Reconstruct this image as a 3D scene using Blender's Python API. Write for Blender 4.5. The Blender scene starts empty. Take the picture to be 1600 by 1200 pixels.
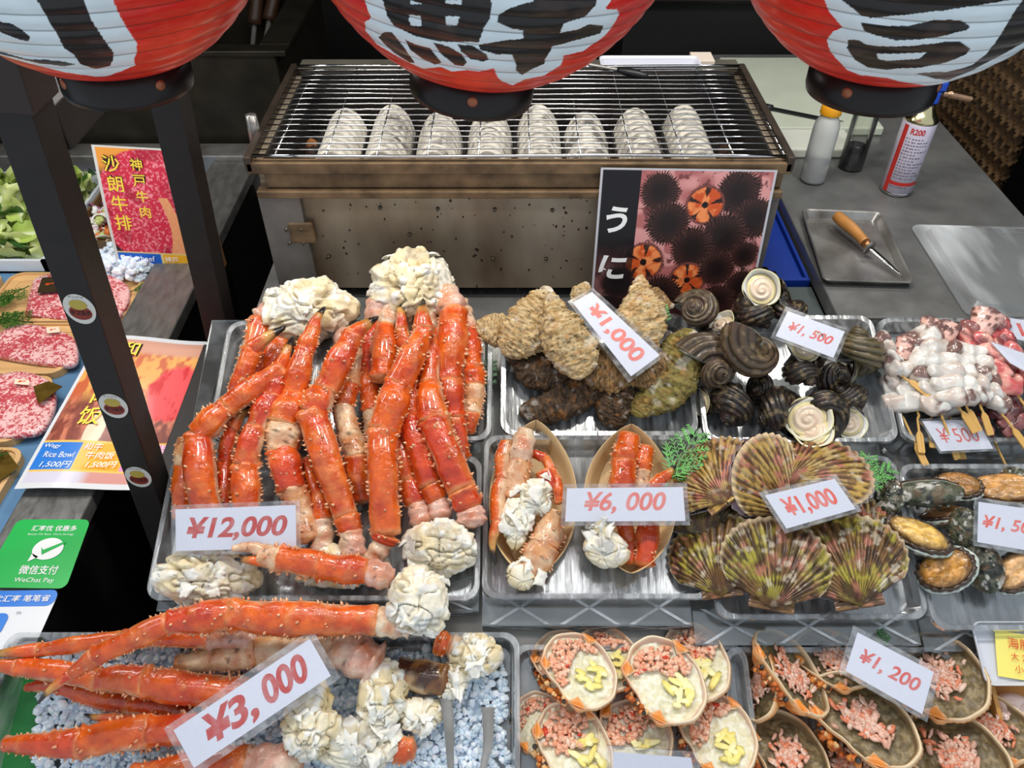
import bpy, math, random
import numpy as np
from mathutils import Vector, Matrix
rnd = random.Random(7)
S = bpy.context.scene
COL = S.collection
# ---------------------------------------------------------------- camera, world, lights, exposure
EYE = Vector((0, 0, 1.75)); FPX = 1250.0; PITCH = math.radians(43)
FWD = Vector((0, math.cos(PITCH), -math.sin(PITCH))); UPV = Vector((0, math.sin(PITCH), math.cos(PITCH))); RGT = Vector((1, 0, 0))
cam = bpy.data.cameras.new('camera'); cam_o = bpy.data.objects.new('camera', cam); COL.objects.link(cam_o)
cam.sensor_fit = 'HORIZONTAL'; cam.sensor_width = 36; cam.lens = FPX / 1600 * 36
cam.clip_start = .02; cam.clip_end = 40
cam_o.location = EYE; cam_o.rotation_euler = (math.radians(90) - PITCH, 0, 0)
S.camera = cam_o
S.view_settings.view_transform = 'Standard'; S.view_settings.look = 'None'
S.view_settings.exposure = 0.0; S.view_settings.gamma = 1; S.view_settings.use_curve_mapping = False
W = bpy.data.worlds.new('sky'); S.world = W; W.use_nodes = True
bg = W.node_tree.nodes['Background']; bg.inputs[0].default_value = (.80, .90, 1.0, 1); bg.inputs[1].default_value = .80
def area(name, loc, aim, sx, sy, power, col):
    l = bpy.data.lights.new(name, 'AREA'); l.shape = 'RECTANGLE'; l.size = sx; l.size_y = sy; l.energy = power; l.color = col
    o = bpy.data.objects.new(name, l); COL.objects.link(o); o.location = loc
    o.rotation_euler = (Vector(aim) - Vector(loc)).to_track_quat('-Z', 'Y').to_euler()
    return o
area('display_lamp', (-.45, 1.02, 2.15), (-.25, .85, .9), .11, .11, 6.2, (1, .96, .90))
area('display_lamp', (.20, 1.06, 2.15), (.15, .9, .9), .11, .11, 5.6, (1, .96, .90))
area('display_lamp', (.85, 1.04, 2.15), (.6, .9, .9), .11, .11, 5.4, (1, .97, .92))
area('front_strip_light', (-.1, .42, 2.45), (-.1, .75, .8), 1.6, .14, 6, (1, .98, .96))
area('meat_case_light', (-1.05, 1.25, 1.75), (-.95, 1.1, .85), .7, .12, 7, (1, .97, .93))
area('counter_light', (.85, 1.9, 2.2), (.85, 1.45, .86), .4, .12, 5, (.98, 1, 1))
area('grill_lamp', (0, 1.25, 2.3), (0, 1.35, 1.1), .5, .1, 3.6, (1, .95, .88))
S.cycles.use_denoising = True
S.cycles.max_bounces = 8; S.cycles.transparent_max_bounces = 16; S.cycles.caustics_reflective = False; S.cycles.caustics_refractive = False
# ---------------------------------------------------------------- where a point of the photo lies in the place
def ray(u, v): return RGT * ((u - 800) / FPX) + UPV * ((600 - v) / FPX) + FWD
def onplane(u, v, p, n):
    d = ray(u, v); return EYE + d * ((p - EYE).dot(n) / d.dot(n))
def Zp(u, v, z): return onplane(u, v, Vector((0, 0, z)), Vector((0, 0, 1)))
def Yp(u, v, y): return onplane(u, v, Vector((0, y, 0)), Vector((0, 1, 0)))
SLOPE = math.radians(21)
EX = Vector((1, 0, 0)); ET = Vector((0, math.cos(SLOPE), math.sin(SLOPE))); EN = Vector((0, -math.sin(SLOPE), math.cos(SLOPE)))
P0 = EYE + Vector((0, .866, -.933))          # a point of the sloping display bench
def D(u, v, h=0.): return onplane(u, v, P0 + EN * h, EN)
def DM(x, t, h): return P0 + EX * x + ET * t + EN * h
def dep(p): return (p - EYE).dot(FWD)
def mpp(p): return dep(p) / FPX               # metres per photo pixel at p
def pix(p):
    q = Vector(p) - EYE; d = q.dot(FWD); return 800 + q.dot(RGT) / d * FPX, 600 - q.dot(UPV) / d * FPX
TILT = Matrix((EX, ET, EN)).transposed()      # bench frame: x right, y up the slope, z out of it
# ---------------------------------------------------------------- noise
def _h(i, j, k, s):
    n = (i * 374761393 + j * 668265263 + k * 2147483647 + s * 974634777) & 0xffffffff
    n = ((n ^ (n >> 13)) * 1274126177) & 0xffffffff
    n = n ^ (n >> 16)
    return (n & 0xffff) / 65535.0
def vnoise(P, f=1., s=0):
    P = np.asarray(P, float) * f; I = np.floor(P).astype(np.int64); w = P - I; w = w * w * (3 - 2 * w); r = 0
    for a in (0, 1):
        for b in (0, 1):
            for c in (0, 1):
                r = r + _h(I[:, 0] + a, I[:, 1] + b, I[:, 2] + c, s) * (w[:, 0] if a else 1 - w[:, 0]) * (w[:, 1] if b else 1 - w[:, 1]) * (w[:, 2] if c else 1 - w[:, 2])
    return r
def fbm(P, f=1., o=4, s=0):
    r = 0; a = .5; t = 0
    for i in range(o): r = r + a * vnoise(P, f * 2 ** i, s + i * 17); t += a; a *= .5
    return r / t
def ridged(P, f=1., o=4, s=0):
    r = 0; a = .5; t = 0
    for i in range(o): r = r + a * (1 - np.abs(2 * vnoise(P, f * 2 ** i, s + i * 17) - 1)); t += a; a *= .5
    return r / t
def sstep(a, b, x): t = np.clip((x - a) / (b - a), 0, 1); return t * t * (3 - 2 * t)
def c8(*c):
    c = np.array(c, float) / 255; return np.where(c <= .04045, c / 12.92, ((c + .055) / 1.055) ** 2.4)
def mixc(a, b, t): t = np.asarray(t)[:, None]; return np.asarray(a) * (1 - t) + np.asarray(b) * t
# ---------------------------------------------------------------- materials
MATS = {}
def M(name, col=None, rough=.5, metal=0., spec=.5, bump=0., bscale=80., bdet=4., var=0., vscale=15., rvar=0., coat=0., sss=0., trans=0., ior=1.45, stretch=None, alpha=1., emit=0., dark=None):
    """procedural surface: col (0-255) or the mesh's own colour attribute, broken up by noise"""
    if name in MATS: return MATS[name]
    m = bpy.data.materials.new(name); m.use_nodes = True; nt = m.node_tree; N = nt.nodes; L = nt.links
    p = N['Principled BSDF']; p.inputs['Roughness'].default_value = rough; p.inputs['Metallic'].default_value = metal
    p.inputs['Specular IOR Level'].default_value = spec; p.inputs['IOR'].default_value = ior
    p.inputs['Coat Weight'].default_value = coat; p.inputs['Coat Roughness'].default_value = .08
    p.inputs['Transmission Weight'].default_value = trans; p.inputs['Alpha'].default_value = alpha
    if sss: p.inputs['Subsurface Weight'].default_value = sss; p.inputs['Subsurface Radius'].default_value = (.006, .003, .002); p.inputs['Subsurface Scale'].default_value = 1
    tc = N.new('ShaderNodeTexCoord'); co = tc.outputs['Object']
    if stretch:
        mp = N.new('ShaderNodeMapping'); mp.inputs['Scale'].default_value = stretch; L.new(co, mp.inputs[0]); co = mp.outputs[0]
    if col is None:
        at = N.new('ShaderNodeVertexColor'); at.layer_name = 'Col'; src = at.outputs[0]
    else:
        rg = N.new('ShaderNodeRGB'); rg.outputs[0].default_value = (*c8(*col), 1); src = rg.outputs[0]
    def noise(sc, det=4.):
        n = N.new('ShaderNodeTexNoise'); n.inputs['Scale'].default_value = sc; n.inputs['Detail'].default_value = det; L.new(co, n.inputs['Vector']); return n.outputs[0]
    if var:
        mr = N.new('ShaderNodeMapRange'); mr.inputs[1].default_value = .3; mr.inputs[2].default_value = .7
        L.new(noise(vscale, 6), mr.inputs[0])
        mx = N.new('ShaderNodeMix'); mx.data_type = 'RGBA'
        d = N.new('ShaderNodeMix'); d.data_type = 'RGBA'; d.blend_type = 'MULTIPLY'; d.inputs[0].default_value = 1
        L.new(src, d.inputs[6]); d.inputs[7].default_value = (*(c8(*dark) if dark else (1 - var,) * 3), 1)
        L.new(mr.outputs[0], mx.inputs[0]); L.new(d.outputs[2], mx.inputs[6]); L.new(src, mx.inputs[7]); src = mx.outputs[2]
    L.new(src, p.inputs['Base Color'])
    if emit: L.new(src, p.inputs['Emission Color']); p.inputs['Emission Strength'].default_value = emit
    if rvar:
        mr = N.new('ShaderNodeMapRange'); mr.inputs[3].default_value = max(rough - rvar, .03); mr.inputs[4].default_value = rough + rvar
        mr.inputs[1].default_value = .3; mr.inputs[2].default_value = .7
        L.new(noise(vscale * 1.7, 5), mr.inputs[0]); L.new(mr.outputs[0], p.inputs['Roughness'])
    if bump:
        b = N.new('ShaderNodeBump'); b.inputs['Strength'].default_value = 1; b.inputs['Distance'].default_value = bump
        L.new(noise(bscale, bdet), b.inputs['Height']); L.new(b.outputs[0], p.inputs['Normal'])
    MATS[name] = m; return m
def clear(name, tint=(.95, .97, .98), gloss=.16, rough=.08, frost=0., bump=0., bscale=60., stretch=None):
    """clear plastic sheet: lets light straight through, mirrors a little, slightly frosted"""
    m = bpy.data.materials.new(name); m.use_nodes = True; nt = m.node_tree; N = nt.nodes; L = nt.links
    N.remove(N['Principled BSDF']); out = N['Material Output']
    t = N.new('ShaderNodeBsdfTransparent'); t.inputs[0].default_value = (*tint, 1)
    g = N.new('ShaderNodeBsdfGlossy'); g.inputs['Roughness'].default_value = rough
    f = N.new('ShaderNodeFresnel'); f.inputs[0].default_value = 1.5
    ma = N.new('ShaderNodeMath'); ma.operation = 'ADD'; ma.inputs[1].default_value = gloss; ma.use_clamp = True; L.new(f.outputs[0], ma.inputs[0])
    mx = N.new('ShaderNodeMixShader'); L.new(ma.outputs[0], mx.inputs[0]); L.new(t.outputs[0], mx.inputs[1]); L.new(g.outputs[0], mx.inputs[2])
    last = mx.outputs[0]
    tc = N.new('ShaderNodeTexCoord'); co = tc.outputs['Object']
    if stretch:
        mp = N.new('ShaderNodeMapping'); mp.inputs['Scale'].default_value = stretch; L.new(co, mp.inputs[0]); co = mp.outputs[0]
    n = N.new('ShaderNodeTexNoise'); n.inputs['Scale'].default_value = bscale; n.inputs['Detail'].default_value = 3; L.new(co, n.inputs['Vector'])
    if frost:
        d = N.new('ShaderNodeBsdfDiffuse'); d.inputs[0].default_value = (.85, .88, .9, 1)
        m2 = N.new('ShaderNodeMixShader')
        mr = N.new('ShaderNodeMapRange'); mr.inputs[1].default_value = .42; mr.inputs[2].default_value = .66; mr.inputs[3].default_value = frost * .35; mr.inputs[4].default_value = frost * 1.8
        L.new(n.outputs[0], mr.inputs[0]); L.new(mr.outputs[0], m2.inputs[0])
        L.new(last, m2.inputs[1]); L.new(d.outputs[0], m2.inputs[2]); last = m2.outputs[0]
    if bump:
        b = N.new('ShaderNodeBump'); b.inputs['Distance'].default_value = bump; L.new(n.outputs[0], b.inputs['Height']); L.new(b.outputs[0], g.inputs['Normal'])
    L.new(last, out.inputs[0]); MATS[name] = m; return m
# ---------------------------------------------------------------- mesh building
def keep_above(mb, hmin):
    """rest on the tray: nothing of the mesh sinks below the height hmin over the bench"""
    for v in mb.V:
        h = (v - np.array(P0)) @ np.array(EN); v += np.maximum(0, hmin - h)[:, None] * np.array(EN)
    return mb
class MB:
    def __init__(s): s.V = []; s.F = []; s.C = []; s.I = []; s.n = 0
    def add(s, V, F, col=None, mi=0):
        V = np.asarray(V, float).reshape(-1, 3)
        for f in F: s.F.append([int(i) + s.n for i in f])
        s.I += [mi] * len(F); s.V.append(V)
        c = np.ones((len(V), 3)) * (np.asarray(col) if col is not None else .8); s.C.append(c); s.n += len(V); return s
    def xf(s, Mx):
        R = np.array(Mx.to_3x3()); t = np.array(Mx.translation)
        s.V = [v @ R.T + t for v in s.V]; return s
    def build(s, name, mat, parent=None, loc=None, smooth=True, bevel=0., tagged=None, world=True):
        V = np.concatenate(s.V) if s.V else np.zeros((0, 3)); Cc = np.concatenate(s.C)
        off = np.zeros(3)
        if parent is not None and world: off = np.array(parent.get('_o', (0, 0, 0)))
        if parent is None:
            off = np.array(loc) if loc is not None else (V.min(0) + V.max(0)) / 2 * np.array([1, 1, 0]) + np.array([0, 0, V[:, 2].min()])
        me = bpy.data.meshes.new(name); me.from_pydata((V - off).tolist(), [], s.F); me.update()
        ca = me.color_attributes.new('Col', 'FLOAT_COLOR', 'POINT')
        ca.data.foreach_set('color', np.concatenate([Cc, np.ones((len(Cc), 1))], 1).astype(np.float32).ravel())
        for m in (mat if isinstance(mat, (list, tuple)) else [mat]): me.materials.append(m)
        if any(s.I): me.polygons.foreach_set('material_index', s.I)
        if smooth: me.polygons.foreach_set('use_smooth', [True] * len(me.polygons))
        o = bpy.data.objects.new(name, me); COL.objects.link(o)
        if bevel:
            b = o.modifiers.new('soft_edges', 'BEVEL'); b.width = bevel; b.segments = 2; b.limit_method = 'ANGLE'
        if parent is not None: o.parent = parent; o['_o'] = list(off)
        else: o.location = off; o['_o'] = list(off)
        if smooth and not tagged: pass
        return o
def tag(o, label=None, cat=None, group=None, kind=None):
    if label: o['label'] = label
    if cat: o['category'] = cat
    if group: o['group'] = group
    if kind: o['kind'] = kind
    return o
def thing(name, label, cat, loc, group=None):
    o = bpy.data.objects.new(name, None); COL.objects.link(o); o.location = loc; o.empty_display_size = .03
    o['_o'] = list(loc); return tag(o, label, cat, group)
def struct(o): o['kind'] = 'structure'; return o
def copy_tree(o, parent=None):
    c = o.copy(); COL.objects.link(c)
    if parent is not None: c.parent = parent
    for ch in [x for x in bpy.data.objects if x.parent == o]: copy_tree(ch, c)
    return c
def grid_faces(nu, nv, wrap_u=False):
    F = []
    for j in range(nv - 1):
        for i in range(nu - (0 if wrap_u else 1)):
            a = j * nu + i; b = j * nu + (i + 1) % nu; F.append((a, b, b + nu, a + nu))
    return F
def box(c, s, R=None):
    V = np.array([[x, y, z] for x in (-.5, .5) for y in (-.5, .5) for z in (-.5, .5)]) * np.array(s)
    if R is not None: V = V @ np.array(R.to_3x3()).T
    return V + np.array(c), [(0, 1, 3, 2), (4, 6, 7, 5), (0, 4, 5, 1), (2, 3, 7, 6), (0, 2, 6, 4), (1, 5, 7, 3)]
def bx(mn, mx): mn = np.array(mn, float); mx = np.array(mx, float); return box((mn + mx) / 2, mx - mn)
def prism(P, d):
    """outline P (n,3) pushed along d"""
    P = np.asarray(P, float); n = len(P); d = np.array(d, float)
    return np.concatenate([P, P + d]), [tuple(range(n))[::-1], tuple(range(n, 2 * n))] + [(i, (i + 1) % n, n + (i + 1) % n, n + i) for i in range(n)]
def frames(P):
    P = np.asarray(P, float); T = np.gradient(P, axis=0); T /= np.linalg.norm(T, axis=1)[:, None] + 1e-12; return T
def tube(P, r, n=10, up=(0, 0, 1), flat=1., cap=True):
    P = np.asarray(P, float); m = len(P); r = np.ones(m) * r; T = frames(P); U = np.array(up, float)
    X = np.cross(T, U); ln = np.linalg.norm(X, axis=1)
    bad = ln < 1e-3
    if bad.any(): X[bad] = np.cross(T[bad], [.31, .77, .21]); ln = np.linalg.norm(X, axis=1)
    X /= ln[:, None]; Y = np.cross(X, T)
    a = np.linspace(0, 2 * np.pi, n, endpoint=False)
    V = P[:, None] + r[:, None, None] * (np.cos(a)[None, :, None] * X[:, None] + flat * np.sin(a)[None, :, None] * Y[:, None])
    V = V.reshape(-1, 3); F = grid_faces(n, m, True)
    if cap: F = F + [tuple(range(n))[::-1], tuple(range((m - 1) * n, m * n))]
    return V, F
def cyl(p0, p1, r0, r1=None, n=24): return tube([p0, p1], np.array([r0, r0 if r1 is None else r1]), n)
def lathe(prof, n=32, c=(0, 0, 0), cap=True):
    a = np.linspace(0, 2 * np.pi, n, endpoint=False); V = np.array([[r * math.cos(t), r * math.sin(t), z] for r, z in prof for t in a]) + np.array(c)
    F = grid_faces(n, len(prof), True)
    if cap: F = F + [tuple(range(n))[::-1], tuple(range((len(prof) - 1) * n, len(prof) * n))]
    return V, F
def ball(nu=32, nv=20):
    """unit sphere grid, poles on z"""
    V = [[math.sin(math.pi * j / (nv - 1)) * math.cos(2 * math.pi * i / nu), math.sin(math.pi * j / (nv - 1)) * math.sin(2 * math.pi * i / nu), math.cos(math.pi * j / (nv - 1))] for j in range(nv) for i in range(nu)]
    return np.array(V), [f[::-1] for f in grid_faces(nu, nv, True)]
def rrect(w, h, r, k=5):
    P = []
    for cx, cy, a0 in ((w / 2 - r, h / 2 - r, 0), (-w / 2 + r, h / 2 - r, 90), (-w / 2 + r, -h / 2 + r, 180), (w / 2 - r, -h / 2 + r, 270)):
        for i in range(k + 1):
            a = math.radians(a0 + 90 * i / k); P.append((cx + r * math.cos(a), cy + r * math.sin(a)))
    return P
def spline(P, m):
    """Catmull-Rom through P, m points"""
    P = np.asarray(P, float); n = len(P)
    if n == 2: t = np.linspace(0, 1, m)[:, None]; return P[0] * (1 - t) + P[1] * t
    Q = np.vstack([2 * P[0] - P[1], P, 2 * P[-1] - P[-2]]); out = []
    for s in np.linspace(0, n - 1 - 1e-9, m):
        i = int(s); t = s - i; a, b, c, d = Q[i:i + 4]
        out.append(.5 * (2 * b + (c - a) * t + (2 * a - 5 * b + 4 * c - d) * t * t + (3 * b - a - 3 * c + d) * t ** 3))
    return np.array(out)
def inpoly(x, y, poly):
    x = np.asarray(x); y = np.asarray(y); r = np.zeros(len(x), bool); n = len(poly)
    for i in range(n):
        x0, y0 = poly[i]; x1, y1 = poly[(i + 1) % n]
        if y0 == y1: continue
        c = (y0 > y) != (y1 > y); r ^= c & (x < (x1 - x0) * (y - y0) / (y1 - y0) + x0)
    return r
_txt = {}
def text_geo(s, shear=0., bold=0., space=1.):
    """outline glyphs of s as a flat mesh, normalised so that its box is centred and its height is 1"""
    k = (s, shear, bold, space)
    if k not in _txt:
        c = bpy.data.curves.new('t', 'FONT'); c.body = s; c.shear = shear; c.offset = bold; c.resolution_u = 4; c.space_character = space
        o = bpy.data.objects.new('t', c); COL.objects.link(o)
        dg = bpy.context.evaluated_depsgraph_get(); me = bpy.data.meshes.new_from_object(o.evaluated_get(dg))
        V = np.array([v.co[:] for v in me.vertices]); F = [tuple(p.vertices) for p in me.polygons]
        bpy.data.objects.remove(o); bpy.data.curves.remove(c); bpy.data.meshes.remove(me)
        mn = V.min(0); mx = V.max(0); V = (V - (mn + mx) / 2) / (mx[1] - mn[1]); _txt[k] = (V, F, (mx[0] - mn[0]) / (mx[1] - mn[1]))
    return _txt[k]
def put_text(mb, s, O, X, Y, w=None, h=None, col=None, mi=0, shear=0., bold=0., space=1., lift=.0004):
    """write s centred on O; X,Y unit vectors on the sheet; w and/or h in metres"""
    V, F, asp = text_geo(s, shear, bold, space)
    if h is None: h = w / asp
    if w is None: w = h * asp
    X = np.array(X); Y = np.array(Y); Nn = np.cross(X, Y)
    P = np.array(O) + V[:, :1] * (w / asp) * X + V[:, 1:2] * h * Y + Nn * lift
    mb.add(P, F, col, mi)
def sheet(O, X, Y, w, h, nu, nv, fn=None, col=None, th=.0006):
    """sheet of paper with thickness, centred on O; fn(a,b) gives bend along the normal, col(a,b)->(n,3), a,b in 0..1"""
    X = np.array(X, float); Y = np.array(Y, float); Nn = np.cross(X, Y)
    a, b = np.meshgrid(np.linspace(0, 1, nu), np.linspace(0, 1, nv)); a = a.ravel(); b = b.ravel()
    z = fn(a, b) if fn else np.zeros_like(a)
    V = np.array(O) + ((a - .5) * w)[:, None] * X + ((b - .5) * h)[:, None] * Y + z[:, None] * Nn
    F = grid_faces(nu, nv); n = len(V); c = col(a, b) if col else np.ones((n, 3)) * .8
    Vb = V - Nn * th; Fb = [tuple(i + n for i in f[::-1]) for f in F]
    E = list(range(nu)) + [j * nu + nu - 1 for j in range(1, nv)] + [(nv - 1) * nu + i for i in range(nu - 2, -1, -1)] + [j * nu for j in range(nv - 2, 0, -1)]
    Fe = [(E[(i + 1) % len(E)], E[i], E[i] + n, E[(i + 1) % len(E)] + n) for i in range(len(E))]
    return np.concatenate([V, Vb]), F + Fb + Fe, np.concatenate([c, c * .9])
# ================================================================ materials shared by many things
BLACKP = M('black_painted_metal', (24, 21, 20), .55, spec=.4, var=.4, vscale=30, bump=.0004, bscale=300)
STEEL = M('worn_steel', (172, 170, 166), .32, metal=.6, var=.35, vscale=9, rvar=.14, bump=.0003, bscale=25, dark=(150, 145, 138))
STEELD = M('dull_counter_steel', (128, 128, 126), .34, metal=.35, var=.3, vscale=12, rvar=.15, bump=.0004, bscale=40)
SCRATCH = M('scratched_ledge_steel', (122, 121, 118), .36, metal=.35, var=.45, vscale=60, rvar=.16, bump=.0003, bscale=160, stretch=(1, .35, 1))
GRILLST = M('sooty_grill_steel', (182, 170, 150), .40, metal=.3, var=.45, vscale=7, rvar=.12, bump=.0004, bscale=60, dark=(150, 130, 112), stretch=(1, 1, .4))
SOOT = M('burnt_soot', (30, 25, 21), .75, var=.5, vscale=40, bump=.002, bscale=120)
RUST = M('greasy_rusty_steel', (138, 112, 82), .46, metal=.3, var=.7, vscale=22, rvar=.15, bump=.0007, bscale=90)
CHROME = M('bright_wire', (205, 205, 205), .14, metal=1, var=.25, vscale=60)
WHITEP = M('card_paper', (222, 225, 238), .55, spec=.3)
WHITEPL = M('white_plastic', (222, 224, 226), .4)
REDINK = M('red_ink', (196, 50, 44), .5)
PINKINK = M('sunfaded_red_ink', (232, 118, 108), .5)
BLACKINK = M('black_ink', (24, 22, 22), .5)
WHITEINK = M('white_ink', (238, 238, 236), .5)
YELLOWINK = M('yellow_ink', (244, 214, 70), .5)
PAINT = M('printed_paper', None, .42, spec=.35, coat=.12)
FILM = clear('laminate_film', (.97, .97, .98), gloss=.03, rough=.12, frost=.09)
TRAYPL = clear('clear_tray_plastic', (.955, .965, .97), gloss=.10, rough=.16, frost=.17, bump=.0006, bscale=95, stretch=(1, .1, .35))
ACRYL = clear('clear_acrylic', (.94, .96, .965), gloss=.06, rough=.06, frost=.05, bscale=20)
FROST = clear('frosted_acrylic_print', (.9, .92, .93), gloss=.04, rough=.3, frost=.55, bscale=14)
# ================================================================ the room
DARKW = M('dark_wall_paint', (23, 20, 18), .7, var=.3, vscale=5)
DARKF = M('dark_floor', (30, 27, 25), .6, var=.4, vscale=8)
struct(MB().add(*bx((-3.2, -.2, -.1), (2.8, 3.6, 0))).build('floor', DARKF, smooth=False))
struct(MB().add(*bx((-3.2, 3.5, 0), (2.8, 3.6, 2.8))).build('wall_back', DARKW, smooth=False))
struct(MB().add(*bx((-3.3, .6, 0), (-3.2, 3.6, 2.8))).build('wall_left', DARKW, smooth=False))
struct(MB().add(*bx((2.8, .6, 0), (2.9, 3.6, 2.8))).build('wall_right', DARKW, smooth=False))
struct(MB().add(*bx((-3.3, .5, 2.8), (2.9, 3.6, 2.9))).build('ceiling', DARKW, smooth=False))
CZ = .863                                    # right counter top
# ---- right counter
t = thing('steel_worktop', 'grey steel worktop to the right of the grill carrying bottles and a small pan', 'worktop', (.83, 1.6, 0))
MB().add(*bx((.583, 1.125, CZ - .035), (1.075, 2.36, CZ))).build('top_sheet', STEELD, t, smooth=False, bevel=.003)
MB().add(*bx((.60, 1.14, .0), (1.06, 2.34, CZ - .036))).build('cabinet_body', BLACKP, t, smooth=False)
# ---- counter carrying the grill
t = thing('grill_counter', 'dark steel counter that the long grill stands on', 'counter', (.0, 1.5, 0))
MB().add(*bx((-.47, 1.125, CZ - .05), (.462, 1.72, CZ - .012))).build('top_sheet', STEELD, t, smooth=False, bevel=.002)
MB().add(*bx((-.45, 1.15, 0), (.45, 1.7, CZ - .051))).build('cabinet_body', BLACKP, t, smooth=False)
# ---- sloping display bench
t = thing('display_bench', 'sloping stainless display bench under all the clear seafood trays', 'bench', (.35, .7, 0))
def slab(x0, x1, t0, t1, h0, h1):
    V = [DM(x, tt, h)[:] for x in (x0, x1) for tt in (t0, t1) for h in (h0, h1)]
    return np.array(V), [(0, 1, 3, 2), (4, 6, 7, 5), (0, 4, 5, 1), (2, 3, 7, 6), (0, 2, 6, 4), (1, 5, 7, 3)]
BH = -.046
BENCH = M('brushed_bench_steel', (156, 152, 146), .34, metal=.5, var=.3, vscale=10, rvar=.12, bump=.0005, bscale=30, stretch=(1, .3, .3))
MB().add(*slab(-.505, 1.35, -.62, .240, BH - .02, BH)).build('top_sheet', BENCH, t, smooth=False, bevel=.002)
MB().add(*bx((-.50, .36, 0), (1.33, 1.05, .52))).build('cabinet_body', BLACKP, t, smooth=False)
# ---- left meat case
LZ = .70
LEDX0, LEDX1 = -.822, -.703
t = thing('meat_case', 'left hand meat case with a scratched steel ledge and blue deck', 'display case', (-1.2, 1.3, 0))
MB().add(*bx((LEDX0, .56, LZ - .03), (LEDX1, 2.02, LZ))).build('ledge', SCRATCH, t, smooth=False, bevel=.003)
DECK = M('blue_case_deck', (96, 138, 176), .35, var=.15, vscale=8)
MB().add(*bx((-2.2, .56, LZ - .06), (LEDX0 - .001, 2.02, LZ - .04))).build('deck', DECK, t, smooth=False)
MB().add(*bx((-2.2, .60, 0), (LEDX1 - .012, 2.0, LZ - .061))).build('cabinet_body', BLACKP, t, smooth=False)
MB().add(*bx((-2.2, 2.025, LZ - .1), (LEDX1 + .12, 2.1, LZ + .015))).build('back_rail', STEEL, t, smooth=False, bevel=.004)
# ---- fryer / sink tank behind the meat case
t = thing('steel_tank', 'dark rectangular steel tank behind the meat case, left of the grill', 'tank', (-.95, 2.4, 0))
TANK = M('greasy_tank_steel', (62, 57, 47), .4, metal=.6, var=.5, vscale=14)
m = MB()
for a, b in (((-1.75, 2.12, .35), (-.62, 2.15, .95)), ((-1.75, 2.72, .35), (-.62, 2.75, .95)), ((-1.75, 2.15, .35), (-1.72, 2.72, .95)), ((-.65, 2.15, .35), (-.62, 2.72, .95)), ((-1.75, 2.12, .6), (-.62, 2.75, .62))): m.add(*bx(a, b))
m.build('tank_walls', TANK, t, smooth=False, bevel=.004)
m = MB()
for a, b in (((-1.78, 2.11, .95), (-.59, 2.16, .965)), ((-1.78, 2.71, .95), (-.59, 2.76, .965)), ((-.67, 2.16, .95), (-.59, 2.71, .965))): m.add(*bx(a, b))
m.build('rim', TANK, t, smooth=False, bevel=.003)
MB().add(*bx((-1.7, 2.16, .0), (-.66, 2.7, .34))).build('cabinet_body', BLACKP, t, smooth=False)
# utensils hanging at the far left of the grill
for k, (u0, v0, u1, v1) in enumerate(((404, -30, 398, 38), (432, -25, 421, 32))):
    a, b = Yp(u0, v0, 2.7), Yp(u1, v1, 2.65)
    t = thing('kitchen_ladle', ('wooden handled utensil leaning in the dark tank, left one of two', 'wooden handled utensil leaning in the dark tank, right one of two')[k], 'utensil', tuple(b), 'utensils in the dark tank')
    MB().add(*tube(spline([a, (a + b) / 2, b], 8), np.linspace(.018, .024, 8), 10)).build('handle', M('dark_wood_handle', (62, 40, 24), .5, var=.3), t)
    c = b + (b - a).normalized() * .22
    MB().add(*tube([b, c], .008, 8)).build('shaft', STEEL, t)
# ---- black appliance at the back right
t = thing('back_stove', 'black steel stove unit in the shadows behind the grill', 'stove', (.75, 2.9, 0))
APP = M('black_appliance', (44, 41, 38), .4, metal=.4, var=.3, vscale=8)
MB().add(*bx((.33, 2.44, .0), (1.6, 3.2, .98))).build('body', M('black_appliance_body', (22, 20, 19), .6), t, smooth=False)
MB().add(*bx((.31, 2.40, .985), (1.62, 3.22, 1.05))).build('top', APP, t, smooth=False, bevel=.012)
MB().add(*bx((.62, 2.5, 1.052), (1.5, 3.1, 1.075))).build('hot_plate', M('hot_plate_black', (16, 15, 14), .5), t, smooth=False, bevel=.01)
# ---- woven bamboo screen at the right
def weave(P):
    x = P[:, 0] * 38; y = P[:, 2] * 38
    k = (np.floor(x) + np.floor(y)) % 2
    tt = np.where(k > 0, np.sin(np.pi * (x % 1)), np.sin(np.pi * (y % 1)))
    return tt, k
n = 120
a, b = np.meshgrid(np.linspace(0, 1, n), np.linspace(0, 1, n)); a = a.ravel(); b = b.ravel()
sx0, sx1, sz0, sz1 = 1.10, 1.42, .35, 1.15
P = np.stack([np.full_like(a, 0), sx0 + a * .75, sz0 + b * .8], 1)
q = np.stack([(P[:, 1] + P[:, 2]) * .7, P[:, 1] * 0, (P[:, 2] - P[:, 1]) * .7], 1)
tt, kk = weave(q)
V = np.stack([1.16 - .02 * a + .012 * tt, 1.72 + .66 * a, P[:, 2]], 1)
cc = mixc(c8(96, 72, 44), c8(62, 46, 30), kk) * (.6 + .5 * fbm(P, 30, 3))[:, None]
m = MB().add(V, grid_faces(n, n), cc).add(V + np.array([.015, .01, 0]), [f[::-1] for f in grid_faces(n, n)], cc)
tag(m.build('woven_screen', M('bamboo_weave', None, .6)), 'brown woven bamboo screen in shadow behind the gas can', 'screen')
# ================================================================ the grill
GY0, GY1, GX0, GX1, GZ = 1.185, 1.563, -.425, .448, 1.137
t = thing('gas_grill', 'long sooty steel gas grill under the middle lantern', 'grill', (.01, 1.37, CZ))
GZ0 = CZ + .012
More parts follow.
